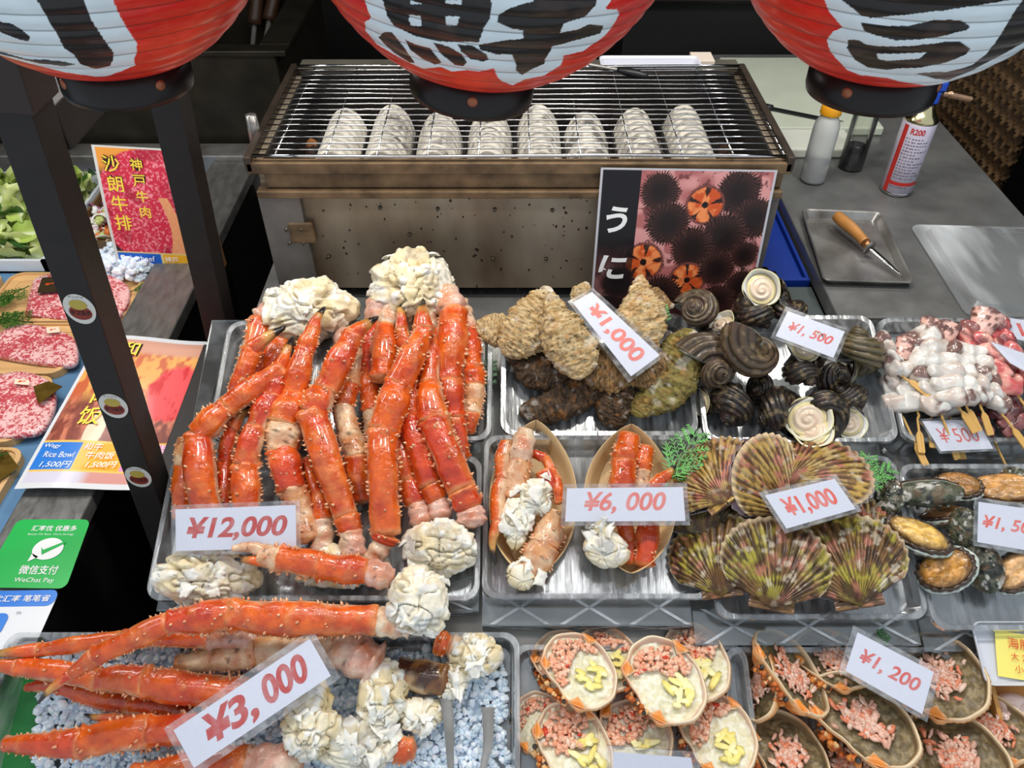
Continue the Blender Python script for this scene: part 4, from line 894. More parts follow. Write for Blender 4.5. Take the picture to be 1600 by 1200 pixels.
# ================================================================ king crab
CRAB = M('crab_shell', None, .27, spec=.55, coat=.45, bump=.0032, bscale=85, bdet=3, var=.16, vscale=45, dark=(206, 160, 140))
FLESH = M('crab_meat', None, .42, spec=.5, bump=.0012, bscale=110, coat=.15, sss=.12)
RED0, RED1, ORG, CRM, PNK, YEL, BLK = c8(174, 44, 20), c8(214, 72, 30), c8(232, 106, 26), c8(236, 206, 168), c8(232, 186, 176), c8(206, 160, 84), c8(26, 20, 20)
def pnt(u, v, h, b): return D(u, v, h + b)
def crab_segment(mb, A, B, r0, r1, kind, seed, roll, n=20, bend=0.):
    A = np.array(A); B = np.array(B); ax = B - A; L = np.linalg.norm(ax); ax /= L; U = np.array(EN) * .75 + np.array((EYE - Vector((A + B) / 2)).normalized()) * .6
    U = U - ax * U.dot(ax); U /= np.linalg.norm(U); Sx = np.cross(ax, U)
    rs = random.Random(seed); rl = math.radians(roll + rs.uniform(-22, 22) + (165 if kind == 'c' else 0)); Cu = U * math.cos(rl) + Sx * math.sin(rl)
    m = max(12, int(L / .0035)); s = np.linspace(0, 1, m); tip = kind == 'T'
    r = r0 + (r1 - r0) * s
    if tip: pf = np.ones(m) * (1 - .25 * s ** 3); r = r0 + (r1 - r0) * s ** .8
    else: pf = .80 + .20 * np.sin(np.pi * np.clip(s * .86 + .12, 0, 1)) ** .6 + .15 * np.exp(-((s - .95) / .04) ** 2) + .06 * np.exp(-((s - .03) / .03) ** 2) + .05 * np.sin(s * 9 + seed)
    r = r * pf
    cen = A + ax * (s * L)[:, None] + Cu * (np.sin(np.pi * s) * (.065 * L if not tip else .13 * L) * (1 if not tip else 1))[:, None]
    a = np.linspace(0, 2 * np.pi, n, endpoint=False)
    ring = np.cos(a)[None, :, None] * Sx + .86 * np.sin(a)[None, :, None] * U
    V = cen[:, None] + r[:, None, None] * ring; V = V.reshape(-1, 3); Rd = np.broadcast_to(ring, (m, n, 3)).reshape(-1, 3)
    nz = fbm(V, 55, 4, seed); lump = fbm(V, 24, 3, seed + 3)
    lip = np.exp(-((np.repeat(s, n) - .96) / .035) ** 2) * .16 * np.sin(np.tile(a, m) * 5 + seed)
    V = V + Rd * (np.repeat(r, n) * (lip * (not tip) + .30 * (lump - .5) + .14 * (nz - .5)))[:, None]
    dt = Rd @ Cu; ss = np.repeat(s, n)
    if kind in 'oc' or tip:
        red = sstep(.40, .72, fbm(V, 16, 3, seed + 9) + .26 * rs.random() - .10)
        c = mixc(ORG, RED1, red); c = mixc(c, RED0, sstep(.55, .95, dt) * sstep(.45, .65, nz) * .7)
        c = mixc(c, c8(240, 148, 78), sstep(.54, .66, nz) * .5)
        side = sstep(.34, -.06, dt + .9 * (lump - .5) + .35 * (nz - .5)); c = mixc(c, mixc(CRM, c8(226, 170, 116), sstep(.45, .65, nz)), side)
        endp = np.maximum(sstep(.07, .0, ss), sstep(.955, .995, ss)); c = mixc(c, c8(240, 176, 112), endp * .7)
        c = mixc(c, c8(60, 36, 26), sstep(.72, .80, fbm(V, 210, 2, seed + 5)) * side * .9)
        if tip: c = mixc(c, YEL, sstep(.25, .6, ss + .25 * (nz - .5))); c = mixc(c, BLK, sstep(.66, .76, ss + .2 * (nz - .5)))
    elif kind == 'w':
        c = mixc(c8(236, 222, 192), PNK, sstep(.4, .65, lump) * .7); c = mixc(c, c8(224, 140, 84), sstep(.3, .9, dt) * sstep(.5, .62, nz) * .7)
        c = mixc(c, c8(70, 50, 36), sstep(.74, .80, fbm(V, 240, 2, seed + 5)) * .8)
        V = V + Rd * (np.repeat(r, n) * .10 * np.sin(ss * 14 + seed))[:, None]
    elif kind == 'b':   # scorched
        c = mixc(c8(234, 218, 180), c8(70, 38, 22), sstep(.42, .52, lump) * sstep(-.3, .3, dt)); c = mixc(c, c8(190, 140, 70), sstep(.5, .6, nz) * .4)
    # rounded caps
    F = grid_faces(n, m, True)
    k0 = len(V); capA = A - ax * r[0] * .25; capB = cen[-1] + ax * r[-1] * (.3 if not tip else 1.5)
    V = np.vstack([V, capA, capB]); ce = c8(226, 150, 100) if kind != 'T' else c[0]
    c = np.vstack([c, ce, c[-1] if tip else ce])
    F += [(k0, (i + 1) % n, i) for i in range(n)] + [(k0 + 1, (m - 1) * n + i, (m - 1) * n + (i + 1) % n) for i in range(n)]
    mb.add(V, F, c)
    # spines
    if kind in 'oc':
        cnt = int(10 + L / .0045)
        for q in range(cnt):
            sv = rs.uniform(.05, .95); an = math.radians(rs.choice((rs.uniform(-15, 195), rs.uniform(-25, 25), rs.uniform(155, 205)))); d = math.cos(an) * Sx + math.sin(an) * U
            rr = float(np.interp(sv, s, r)); ct = A + ax * (sv * L) + Cu * math.sin(math.pi * sv) * .065 * L; d2 = math.cos(an) * Sx + .86 * math.sin(an) * U
            o = ct + d2 * rr * .96; ln = min(.0058, rr * rs.uniform(.12, .34)); bw = ln * .48; dd = d2 / np.linalg.norm(d2) + ax * .35
            e1 = np.cross(dd, ax); e1 /= np.linalg.norm(e1); e2 = np.cross(dd, e1); e2 /= np.linalg.norm(e2)
            base = [o + bw * (math.cos(x) * e1 + math.sin(x) * e2) for x in np.linspace(0, 2 * math.pi, 7)[:-1]]; mid = [o + dd * ln * .6 + bw * .55 * (math.cos(x) * e1 + math.sin(x) * e2) for x in np.linspace(0, 2 * math.pi, 7)[:-1]]
            mb.add(np.array(base + mid + [o + dd * ln]), grid_faces(6, 2, True) + [(6 + i, 6 + (i + 1) % 6, 12) for i in range(6)], np.array([c8(226, 120, 60)] * 6 + [c8(244, 204, 156)] * 6 + [c8(250, 226, 190)]))
def leg(t, nodes, kinds, seed, roll=0, hb=0., name='leg'):
    P = [pnt(u, v, h, hb) for u, v, h, r in nodes]; R = [r * mpp(p) for p, (_, _, _, r) in zip(P, nodes)]
    m = MB(); lo = None; tips = []
    for i, k in enumerate(kinds):
        A, B = P[i], P[i + 1]
        if k == 'T' and len(kinds) > 1: tips.append((A, B, R[i], R[i + 1], seed * 31 + i)); continue
        d = (B - A); ov = .22 * min(R[i + 1], d.length * .3)
        crab_segment(m, A, B + d.normalized() * ov * (k != 'T'), R[i], R[i + 1], k, seed * 31 + i, roll)
    keep_above(m, .0024 + hb); o = m.build(name, CRAB, t)
    for A, B, r0, r1, sd in tips:
        m = MB(); crab_segment(m, A, B, r0, max(r1, .0012), 'T', sd, roll); tag(m.build('claw_tip', CRAB, o), 'black pointed claw tip')
    return o
def flesh(t, u, v, h, ru, rv, rh, seed, ang=0, hb=0., flakes=14, grey=.1, name='body'):
    c0 = pnt(u, v, h, hb); k = mpp(c0); A, Bv, Cc = ru * k, rv * k * 1.06, rh * k; Rr = random.Random(seed)
    cdir = np.array((EYE - c0).normalized()); Nz = np.array(EN) * .7 + cdir * .5; Nz /= np.linalg.norm(Nz); X = np.array(EX) * math.cos(ang) + np.array(ET) * math.sin(ang); X -= Nz * X.dot(Nz); X /= np.linalg.norm(X); Y = np.cross(Nz, X)
    B, F = ball(128, 80); q = B * np.array([A, Bv, Cc])
    W1 = q + .008 * np.stack([fbm(q, 40, 3, seed + i) - .5 for i in (1, 2, 3)], 1)
    n1 = ridged(W1, 26, 3, seed); n2 = fbm(W1, 80, 4, seed + 7); n3 = fbm(q, 18, 2, seed + 11); cr = 1 - np.abs(2 * vnoise(W1, 34, seed + 2) - 1)
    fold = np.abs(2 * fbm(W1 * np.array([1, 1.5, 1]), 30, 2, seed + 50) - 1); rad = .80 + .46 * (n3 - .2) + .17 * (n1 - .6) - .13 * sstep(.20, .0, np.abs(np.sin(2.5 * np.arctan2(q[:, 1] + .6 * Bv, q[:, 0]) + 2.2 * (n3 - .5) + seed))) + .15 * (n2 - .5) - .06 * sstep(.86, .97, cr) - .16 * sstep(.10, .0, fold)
    q = q * rad[:, None]
    col = mixc(c8(238, 230, 208), c8(226, 210, 170), sstep(.45, .62, n3)); col = mixc(col, c8(240, 238, 228), sstep(.52, .66, n2)); col = mixc(col, c8(202, 176, 112), sstep(.60, .70, fbm(q, 30, 3, seed + 20)) * .55)
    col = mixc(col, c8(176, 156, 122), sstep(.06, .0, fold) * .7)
    col = mixc(col, c8(140, 146, 158), sstep(.64, .72, fbm(q, 22, 2, seed + 30)) * grey * 3); col = mixc(col, c8(70, 50, 36), sstep(.74, .80, fbm(q, 230, 2, seed + 40)) * sstep(.5, .6, n3) * .7)
    Rm = np.stack([X, Y, Nz], 1); m = MB().add(q @ Rm.T + np.array(c0), F, col); flakes = int(flakes * .4)
    # torn membranes
    for f in range(flakes):
        th, ph = Rr.uniform(0, 2 * math.pi), Rr.uniform(.15, 1.35); d = np.array([math.sin(ph) * math.cos(th), math.sin(ph) * math.sin(th), math.cos(ph)]); o = d * np.array([A, Bv, Cc]) * .93
        tn = np.cross(d, [Rr.uniform(-1, 1), Rr.uniform(-1, 1), .3]); tn /= np.linalg.norm(tn); o = o * .94; bn = np.cross(d, tn); g = 13; w = Rr.uniform(.008, .020); hh = Rr.uniform(.006, .015)
        a, b = np.meshgrid(np.linspace(-1, 1, g), np.linspace(0, 1, g)); a = a.ravel(); b = b.ravel(); jag = (1 + 1.1 * (fbm(np.stack([a * 2.2 + f, 0 * a, 0 * a], 1), 1, 3, seed + f) - .5)) * np.clip(1.12 - a ** 4, 0, 1)
        lean = Rr.uniform(.4, 1.6); P = o + a[:, None] * w * tn * (1 - .25 * b)[:, None] + (b * hh * jag)[:, None] * (d * (1 - .4 * b)[:, None] + bn * (lean * b)[:, None])
        P = P + .010 * np.stack([fbm(P, 75, 3, seed + f + i) - .5 for i in (0, 1, 2)], 1)
        Pb = P - bn * .0009; Ff = grid_faces(g, g); cc = mixc(c8(238, 232, 214), c8(246, 242, 232), b)
        m.add(np.vstack([P, Pb]) @ Rm.T + np.array(c0), Ff + [tuple(i + g * g for i in x[::-1]) for x in Ff], np.vstack([cc, cc]))
    keep_above(m, .0024 + hb); return m.build(name, FLESH, t)
def cluster(label, u, v, hb=0., name='king_crab_cluster', cat='crab', grp='king crab clusters'):
    return thing(name, label, cat, tuple(D(u, v, .004)), grp)
t = cluster('king crab cluster at the back left, white body against the grill', 478, 520)
flesh(t, 482, 484, .045, 76, 52, 50, 1)
leg(t, [(440, 478, .04, 20), (410, 500, .045, 22), (392, 565, .04, 20), (382, 645, .03, 18)], 'woo', 1)
leg(t, [(366, 625, .055, 16), (394, 548, .075, 17), (443, 512, .085, 5)], 'oT', 2)
leg(t, [(455, 505, .04, 18), (440, 530, .035, 20), (412, 610, .03, 19)], 'wo', 3)
leg(t, [(530, 520, .04, 18), (560, 545, .035, 19), (546, 602, .045, 18), (536, 634, .05, 17), (560, 712, .05, 23), (566, 780, .03, 20)], 'wcocb'.replace('b', 'o'), 4)
t = cluster('king crab cluster at the back centre, tallest white body', 640, 520)
flesh(t, 645, 452, .055, 78, 62, 52, 22, flakes=10)
leg(t, [(600, 470, .055, 24), (585, 505, .045, 19), (577, 585, .035, 15), (582, 640, .03, 17), (585, 690, .02, 14)], 'wooc', 5)
leg(t, [(622, 480, .06, 20), (603, 508, .062, 18), (598, 590, .062, 21)], 'wo', 6)
leg(t, [(660, 485, .055, 20), (676, 520, .045, 17), (669, 600, .045, 18)], 'wo', 7)
leg(t, [(684, 450, .06, 24), (708, 485, .062, 25), (701, 595, .06, 23), (708, 652, .05, 20), (722, 715, .03, 14)], 'wooo', 8)
leg(t, [(715, 475, .045, 18), (731, 515, .045, 17), (737, 575, .045, 18), (740, 602, .045, 19), (736, 645, .04, 18), (733, 676, .03, 9)], 'wooco', 9)
t = cluster('king crab cluster under the twelve thousand yen card, white body lower left', 325, 900)
flesh(t, 322, 905, .055, 82, 46, 46, 3)
leg(t, [(285, 810, .03, 16), (287, 730, .04, 16), (292, 688, .045, 17)], 'oc', 10)
leg(t, [(350, 850, .03, 14), (352, 722, .045, 13), (364, 668, .06, 15), (392, 630, .07, 4)], 'ooT', 11)
leg(t, [(322, 870, .05, 24), (325, 805, .058, 25), (310, 680, .078, 24), (354, 638, .088, 20), (440, 578, .09, 15)], 'oooo', 12)
leg(t, [(395, 860, .05, 22), (384, 728, .072, 23), (400, 668, .085, 18), (424, 620, .085, 17), (438, 578, .085, 13), (457, 528, .088, 4)], 'ooooT', 13)
t = cluster('king crab cluster in the middle with the longest red legs', 540, 880)
flesh(t, 535, 885, .03, 80, 34, 36, 4)
leg(t, [(478, 845, .05, 22), (456, 768, .06, 23), (440, 706, .068, 25), (443, 664, .075, 31), (459, 618, .078, 21), (478, 546, .09, 16), (490, 514, .095, 12), (506, 482, .1, 4)], 'coccooT'.replace('occ', 'oco'), 14)
leg(t, [(505, 865, .04, 18), (507, 815, .045, 17), (497, 775, .045, 12), (477, 718, .045, 8)], 'woo', 15)
leg(t, [(552, 872, .05, 20), (548, 832, .058, 19), (541, 808, .062, 21), (487, 646, .082, 25), (508, 610, .088, 23), (551, 524, .1, 18), (588, 497, .1, 5)], 'wooooT', 16)
leg(t, [(577, 882, .05, 16), (597, 848, .058, 18), (602, 836, .062, 24), (597, 674, .088, 26), (621, 604, .092, 24), (662, 516, .1, 18), (661, 470, .1, 5)], 'wooooT', 17)
t = cluster('king crab cluster at the right, rounded white body beside the wooden boats', 690, 860)
flesh(t, 690, 856, .045, 68, 46, 46, 5, flakes=8)
leg(t, [(660, 822, .04, 18), (651, 788, .045, 17), (637, 754, .05, 18), (619, 672, .05, 13)], 'woo', 18)
leg(t, [(690, 810, .045, 18), (686, 782, .05, 17), (673, 760, .055, 19), (641, 656, .065, 21), (646, 605, .07, 14), (640, 560, .06, 12), (628, 515, .075, 12), (621, 472, .08, 4)], 'woooooT', 19)
leg(t, [(738, 822, .05, 22), (735, 794, .056, 22), (722, 766, .066, 25), (678, 660, .078, 26), (672, 602, .078, 18), (677, 520, .06, 14)], 'woooo', 20)
t = cluster('king crab piece lying crosswise in front with an open claw', 600, 960)
flesh(t, 655, 940, .085, 55, 56, 44, 6, flakes=22)
leg(t, [(612, 905, .09, 19), (575, 892, .092, 22), (500, 885, .097, 23), (438, 873, .10, 22), (408, 866, .10, 17)], 'wooc', 21)
leg(t, [(412, 860, .105, 10), (388, 854, .112, 8), (364, 857, .115, 5)], 'cc', 22, name='upper_claw_finger')
leg(t, [(410, 877, .10, 9), (369, 874, .10, 4)], 'T', 23, name='lower_claw_finger')
leg(t, [(640, 975, .075, 24), (590, 970, .078, 25), (362, 960, .088, 28), (265, 972, .092, 19), (150, 1025, .087, 17), (112, 1053, .082, 10), (60, 1098, .078, 3)], 'wooooT', 24)
# ---- pieces on the ice
GB = BH + .002
def piece(label, u, v): return thing('king_crab_portion', label, 'crab', tuple(D(u, v, GB + .02)), 'crab legs on ice')
t = piece('thin orange crab leg along the back edge of the ice tray', 190, 1005)
leg(t, [(400, 1000, .07, 15), (330, 1000, .07, 15), (190, 999, .075, 14), (62, 1016, .07, 12), (-18, 1024, .065, 4)], 'wooT', 30, hb=GB)
t = piece('thick orange crab leg mid ice tray, running under the ¥3,000 card', 280, 1070)
leg(t, [(430, 1098, .055, 24), (386, 1085, .06, 25), (228, 1066, .07, 25), (155, 1063, .07, 18), (30, 1042, .065, 16), (-22, 1034, .06, 7)], 'ooooT', 31, hb=GB)
t = piece('shadowed orange crab leg lowest on the ice under the thick leg', 200, 1100)
leg(t, [(305, 1118, .03, 19), (208, 1100, .03, 19), (95, 1070, .03, 14), (40, 1075, .03, 6)], 'ooo', 32, hb=GB)
t = piece('spiny orange crab leg at lower left of the ice tray with a small black claw', 140, 1155)
leg(t, [(335, 1138, .055, 24), (238, 1143, .06, 27), (132, 1160, .06, 24), (8, 1162, .05, 12)], 'ooo', 33, hb=GB)
leg(t, [(215, 1128, .05, 10), (180, 1122, .05, 9), (133, 1117, .05, 3)], 'oT', 34, hb=GB)
t = piece('crab leg at the very bottom with a big smooth white shoulder', 430, 1170)
leg(t, [(470, 1195, .065, 28), (392, 1190, .065, 29), (210, 1222, .055, 24)], 'wo', 35, hb=GB)
flesh(t, 484, 1130, .085, 44, 58, 38, 41, flakes=8, hb=GB)
t = piece('pale underside crab leg behind the ¥3,000 card ending in a broken white shoulder', 480, 1010)
leg(t, [(278, 1036, .05, 16), (400, 1020, .065, 27), (520, 1008, .07, 30), (585, 1040, .07, 34)], 'ccw', 36, hb=GB)
flesh(t, 598, 1085, .06, 42, 60, 36, 42, flakes=14, hb=GB)
t = piece('flaky white crab shoulder at the bottom centre of the ice tray', 560, 1165)
flesh(t, 560, 1162, .055, 72, 44, 40, 43, flakes=26, hb=GB)
leg(t, [(610, 1172, .045, 20), (645, 1168, .045, 20)], 'o', 37, hb=GB, name='leg_stub')
t = piece('small torn white crab piece left of the serrated tongs', 655, 1115)
flesh(t, 655, 1116, .045, 40, 30, 28, 44, flakes=18, hb=GB)
t = piece('crab shoulder stub with an orange ring at the back right of the ice tray', 735, 1015)
flesh(t, 742, 1022, .05, 44, 32, 30, 45, flakes=16, hb=GB)
leg(t, [(682, 1002, .05, 19), (700, 1008, .05, 18), (722, 1015, .05, 20)], 'ow', 38, hb=GB, name='leg_stub')
t = piece('crab shoulder stub with a scorched brown face beside the tongs', 670, 1055)
leg(t, [(622, 1050, .05, 23), (695, 1062, .055, 26)], 'b', 39, hb=GB, name='leg_stub')
flesh(t, 703, 1064, .05, 30, 30, 26, 46, flakes=14, hb=GB)
leg(t, [(560, 960, .0, 6), (556, 962, .0, 6)], 'w', 40) if False else None
# ---- tongs in the ice
t = thing('serrated_tongs', 'steel serrated tongs standing in the ice of the large crab tray', 'tongs', tuple(D(720, 1150, GB)), None)
for k, (us) in enumerate((((694, 1066), (701, 1140), (705, 1215)), ((762, 1105), (762, 1160), (752, 1215)))):
    P = [np.array(D(u, v, GB + .055 - .012 * k)) for u, v in us]; Q = spline(P, 40); X = np.array(EX); w = np.linspace(.0085, .004, 40); m = MB()
    zz = .0016 * (np.arange(40) % 2) * (np.arange(40) < 26)
    Lf = Q - X * w[:, None]; Rt = Q + X * (w + zz * 1.6)[:, None]; Md = Q + np.array(EN) * .003; th = np.array(EN) * .0012
    V = np.concatenate([np.stack([Lf, Md, Rt], 1).reshape(-1, 3), np.stack([Lf - th, Md - th, Rt - th], 1).reshape(-1, 3)]); F = grid_faces(3, 40); N0 = 120
    m.add(V, F + [tuple(i + N0 for i in f[::-1]) for f in F]); m.build('jaw', STEEL, t)
# ================================================================ shells on the trays
def basis(p, z, y):
    """rows: axes of the thing; z and y given in picture terms (right, up, towards the viewer)"""
    cd = np.array((EYE - Vector(p)).normalized()); r = np.array(RGT); r = r - cd * r.dot(cd); r /= np.linalg.norm(r); u = np.cross(cd, r)
    f = lambda q: q[0] * r + q[1] * u + q[2] * cd
    z = f(z); z /= np.linalg.norm(z); y = f(y); y = y - z * y.dot(z); y /= np.linalg.norm(y); return np.stack([np.cross(y, z), y, z], 0)
def put(mb, p, B, s, hmin=.0024): mb.V = [np.array(p) + s * (v @ B) for v in mb.V]; return keep_above(mb, hmin)
# ---------------------------------------------------------------- oysters
OYST = M('oyster_shell', None, .62, spec=.35, bump=.0035, bscale=110, bdet=8, var=.38, vscale=60, stretch=(1, 1.6, 1))
def oyster_geo(seed, tone, wid=.5, narrow=.35):
    B, F = ball(120, 130); z = -B[:, 2]      # long axis = z -> y
    y = z; w = wid * (1 - narrow * sstep(.0, 1.0, y)) ; q = np.stack([B[:, 0] * w, y, B[:, 1] * w * .50], 1)
    q[:, 0] += .10 * np.sin(y * 2.2 + seed) + wid * .5 * (fbm(np.stack([y * 0 + np.sign(B[:, 0]) * 3, y, 0 * y], 1), 2.6, 3, seed + 60) - .5) * np.abs(B[:, 0]); q[:, 2] += .10 * (fbm(np.stack([q[:, 0], y, 0 * y], 1), 1.7, 2, seed + 61) - .5); 
    P = q * 1.0; n = fbm(P, 3.0, 4, seed); warp = y + .9 * (n - .5) + .3 * np.abs(q[:, 0]) + .25 * (fbm(P, 6, 3, seed + 70) - .5); lam = (warp * 7.5) % 1; lay = lam ** 3
    rg = ridged(P * np.array([1, 2.2, 1]), 5, 4, seed + 5); n2 = fbm(P * np.array([1, 2.6, 1]), 11, 4, seed + 8)
    Rd = np.stack([B[:, 0], .15 * B[:, 2] * -1, B[:, 1]], 1)
    q = q + Rd * (wid * (.055 * (lay - .3) + .32 * (rg - .55) + .13 * (n2 - .5) + .30 * (fbm(P, 2, 2, seed + 30) - .5)))[:, None]
    A, Bc, Dk = tone
    c = mixc(c8(*A), c8(*Bc), sstep(.38, .66, n2)); c = mixc(c, c8(*Dk), sstep(.62, .72, fbm(P * np.array([1, 3, 1]), 13, 4, seed + 12)) * .9); c = mixc(c, c8(*Dk), sstep(.18, .0, lam) * .5)
    c = mixc(c, c8(236, 232, 222), sstep(.62, .74, fbm(P, 5, 4, seed + 21)) * .35 + sstep(.72, .95, y) * .45 * (n > .42)); c = mixc(c, c8(200, 130, 60), sstep(.60, .72, fbm(P, 6, 3, seed + 25)) * .28)
    return q, F, np.clip(c, 0, 1)
TAN, BRN, DRK, OLV = ((214, 190, 146), (186, 152, 98), (96, 70, 42)), ((172, 138, 92), (128, 96, 60), (52, 40, 30)), ((96, 72, 48), (66, 50, 36), (26, 21, 18)), ((150, 138, 74), (128, 108, 58), (60, 48, 28))
def oyster(label, u, v, h, Lp, W_, ang, tone, seed, narrow=.35, lift=0.25, shell=None):
    p = D(u, v, h); s = Lp / 2 * mpp(p); a = math.radians(ang)
    B = basis(p, (-.05, .35, 1), (math.cos(a), math.sin(a), lift)); q, F, c = oyster_geo(seed, tone, W_ / Lp, narrow)
    o = put(MB().add(q, F, c), p, B, s).build('oyster', OYST); return tag(o, label, 'oyster', 'oyster pile')
oyster('flat pale oyster poking out of the pile towards the crab', 775, 519, .045, 84, 50, 172, TAN, 1, .2)
oyster('dark oyster in shadow low at the left under the pale ones', 838, 572, .03, 110, 62, 150, DRK, 11)
oyster('dark barnacled oyster lying alone at the front left, yellow spot at its tip', 882, 622, .02, 150, 58, 22, DRK, 9, -.1)
oyster('dark brown oyster standing at the front beside the olive one', 962, 630, .022, 80, 62, 70, DRK, 10, -.2)
oyster('brown and white barnacled oyster just below the long card', 945, 570, .045, 110, 72, 160, BRN, 5)
oyster('brown oyster under the lower right end of the long card', 1005, 575, .05, 90, 66, 30, BRN, 12)
oyster('broad tan oyster at the upper left of the pile', 828, 504, .065, 132, 76, 62, TAN, 2)
oyster('large cream oyster in front with a white hinge pointing up', 884, 524, .085, 152, 80, 104, TAN, 3, .45)
oyster('small tan oyster tip showing above the long card', 908, 462, .06, 48, 34, 70, TAN, 4)
oyster('small orange brown oyster tip at the back right of the pile', 1030, 468, .055, 52, 30, -25, BRN, 7)
oyster('pale pointed oyster right of the long card with a white tip', 1002, 496, .075, 140, 72, 98, TAN, 6, .5)
oyster('long olive oyster hanging down at the right end of the pile', 1042, 585, .045, 168, 74, 62, OLV, 8, -.15)
# ---------------------------------------------------------------- turban shells
TURB = M('turban_shell', None, .40, spec=.5, bump=.0030, bscale=2.2, bdet=8, var=.45, vscale=1.6, coat=.2)
NACRE = M('nacre', None, .22, spec=.6, coat=.4, var=.12, vscale=2.0)
def turban_geo(seed, tone):
    nth, nph = 240, 96; th = np.linspace(-2 * np.pi * 2.9, 0, nth); ph = np.linspace(0, 2 * np.pi, nph, endpoint=False); k = .155
    R = np.exp(k * th); T, Pn = np.meshgrid(th, ph, indexing='ij'); Rr = np.exp(k * T)
    rib = .085 * np.abs(np.sin(Pn * 6.0 + .06 * np.sin(T * 9))) ** .8 * np.clip(np.cos(Pn - .35) + .75, 0, 1)
    n = fbm(np.stack([np.cos(T) * Rr, np.sin(T) * Rr, Pn], 2).reshape(-1, 3) * 1.0, 4, 4, seed).reshape(T.shape)
    rad = .56 * Rr * (1 + rib * 2.2 + .10 * (n - .5))
    cx = .50 * Rr; cz = -1.25 * Rr + .75
    x = (cx + rad * np.cos(Pn)) * np.cos(T); y = (cx + rad * np.cos(Pn)) * np.sin(T); z = cz + rad * np.sin(Pn) * 1.08
    V = np.stack([x, y, z], 2).reshape(-1, 3); F = [(a, b, d, c_) for a, b, c_, d in []]
    F = [f for f in grid_faces(nph, nth, True)]
    a_, b_ = tone; gro = np.abs(np.sin(Pn * 6.0)) ** .5
    c = mixc(c8(*b_), c8(*a_), (gro * 1.1 - .15 + .6 * (n - .4)).ravel().clip(0, 1)); nn = fbm(V, 7, 4, seed + 3); c = mixc(c, c8(150, 128, 92), sstep(.56, .68, nn) * .6); c = mixc(c, c8(92, 58, 60), sstep(.55, .7, fbm(V, 3, 3, seed + 9)) * .35)
    outer = MB().add(V, F, c)
    # aperture: lip and pearly funnel running back inside
    m = MB(); na = 46; loops = []; cols = []
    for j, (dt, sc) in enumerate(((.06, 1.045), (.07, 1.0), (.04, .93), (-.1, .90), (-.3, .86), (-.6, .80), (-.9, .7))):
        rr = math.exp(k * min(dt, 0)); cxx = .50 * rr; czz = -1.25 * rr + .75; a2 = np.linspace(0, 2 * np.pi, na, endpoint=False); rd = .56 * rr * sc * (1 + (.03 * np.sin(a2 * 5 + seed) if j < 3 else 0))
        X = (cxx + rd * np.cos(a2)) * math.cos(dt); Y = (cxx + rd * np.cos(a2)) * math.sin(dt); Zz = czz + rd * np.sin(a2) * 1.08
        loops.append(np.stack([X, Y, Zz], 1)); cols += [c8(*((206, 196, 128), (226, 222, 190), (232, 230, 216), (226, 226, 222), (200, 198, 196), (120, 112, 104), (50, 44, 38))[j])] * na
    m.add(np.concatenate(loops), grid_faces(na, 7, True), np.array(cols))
    # operculum
    o = MB(); nr, ns = 22, 60; dt = -.17; rr = math.exp(k * dt); cxx = .50 * rr; czz = -1.25 * rr + .75; Vo = []; Co = []
    for i in range(nr):
        q = i / (nr - 1)
        for s_ in range(ns):
            a2 = 2 * np.pi * s_ / ns; rd = .56 * rr * .84 * q; sp = math.sin(2 * math.pi * (q * 2.6) - a2); bul = .12 * (1 - q * q) + .022 * sp * min(1, q * 4) * (q < .95)
            e1 = np.array([math.cos(dt), math.sin(dt), 0]); e3 = np.array([-math.sin(dt), math.cos(dt), 0])
            Vo.append(np.array([0, 0, czz]) + e1 * (cxx + rd * math.cos(a2)) + np.array([0, 0, 1]) * rd * 1.08 * math.sin(a2) + e3 * bul)
            base = np.array(c8(236, 216, 190)) if q < .8 else np.array(c8(230, 214, 160)); Co.append(base * (1 - .28 * max(0, sp)) + np.array(c8(206, 130, 80)) * (.28 * max(0, sp)) if q < .5 else base)
    o.add(np.array(Vo), [f for f in grid_faces(ns, nr, True)], np.array(Co))
    return outer, m, o
DKB, BRB, OLB = ((48, 40, 32), (20, 16, 14)), ((92, 74, 54), (38, 29, 23)), ((112, 100, 70), (50, 42, 28))
def turban(label, u, v, h, dp, spire, ap, seed, tone=DKB, oper=True):
    p = D(u, v, h); s = dp / 1.44 * mpp(p); B = basis(p, spire, ap); sh, lip, op = turban_geo(seed, tone)
    t = thing('turban_shell', label, 'sea snail', tuple(p), 'dark turban shells')
    put(sh, p, B, s).build('shell', TURB, t); put(lip, p, B, s).build('pearly_lip', NACRE, t)
    if oper: put(op, p, B, s).build('operculum', NACRE, t)
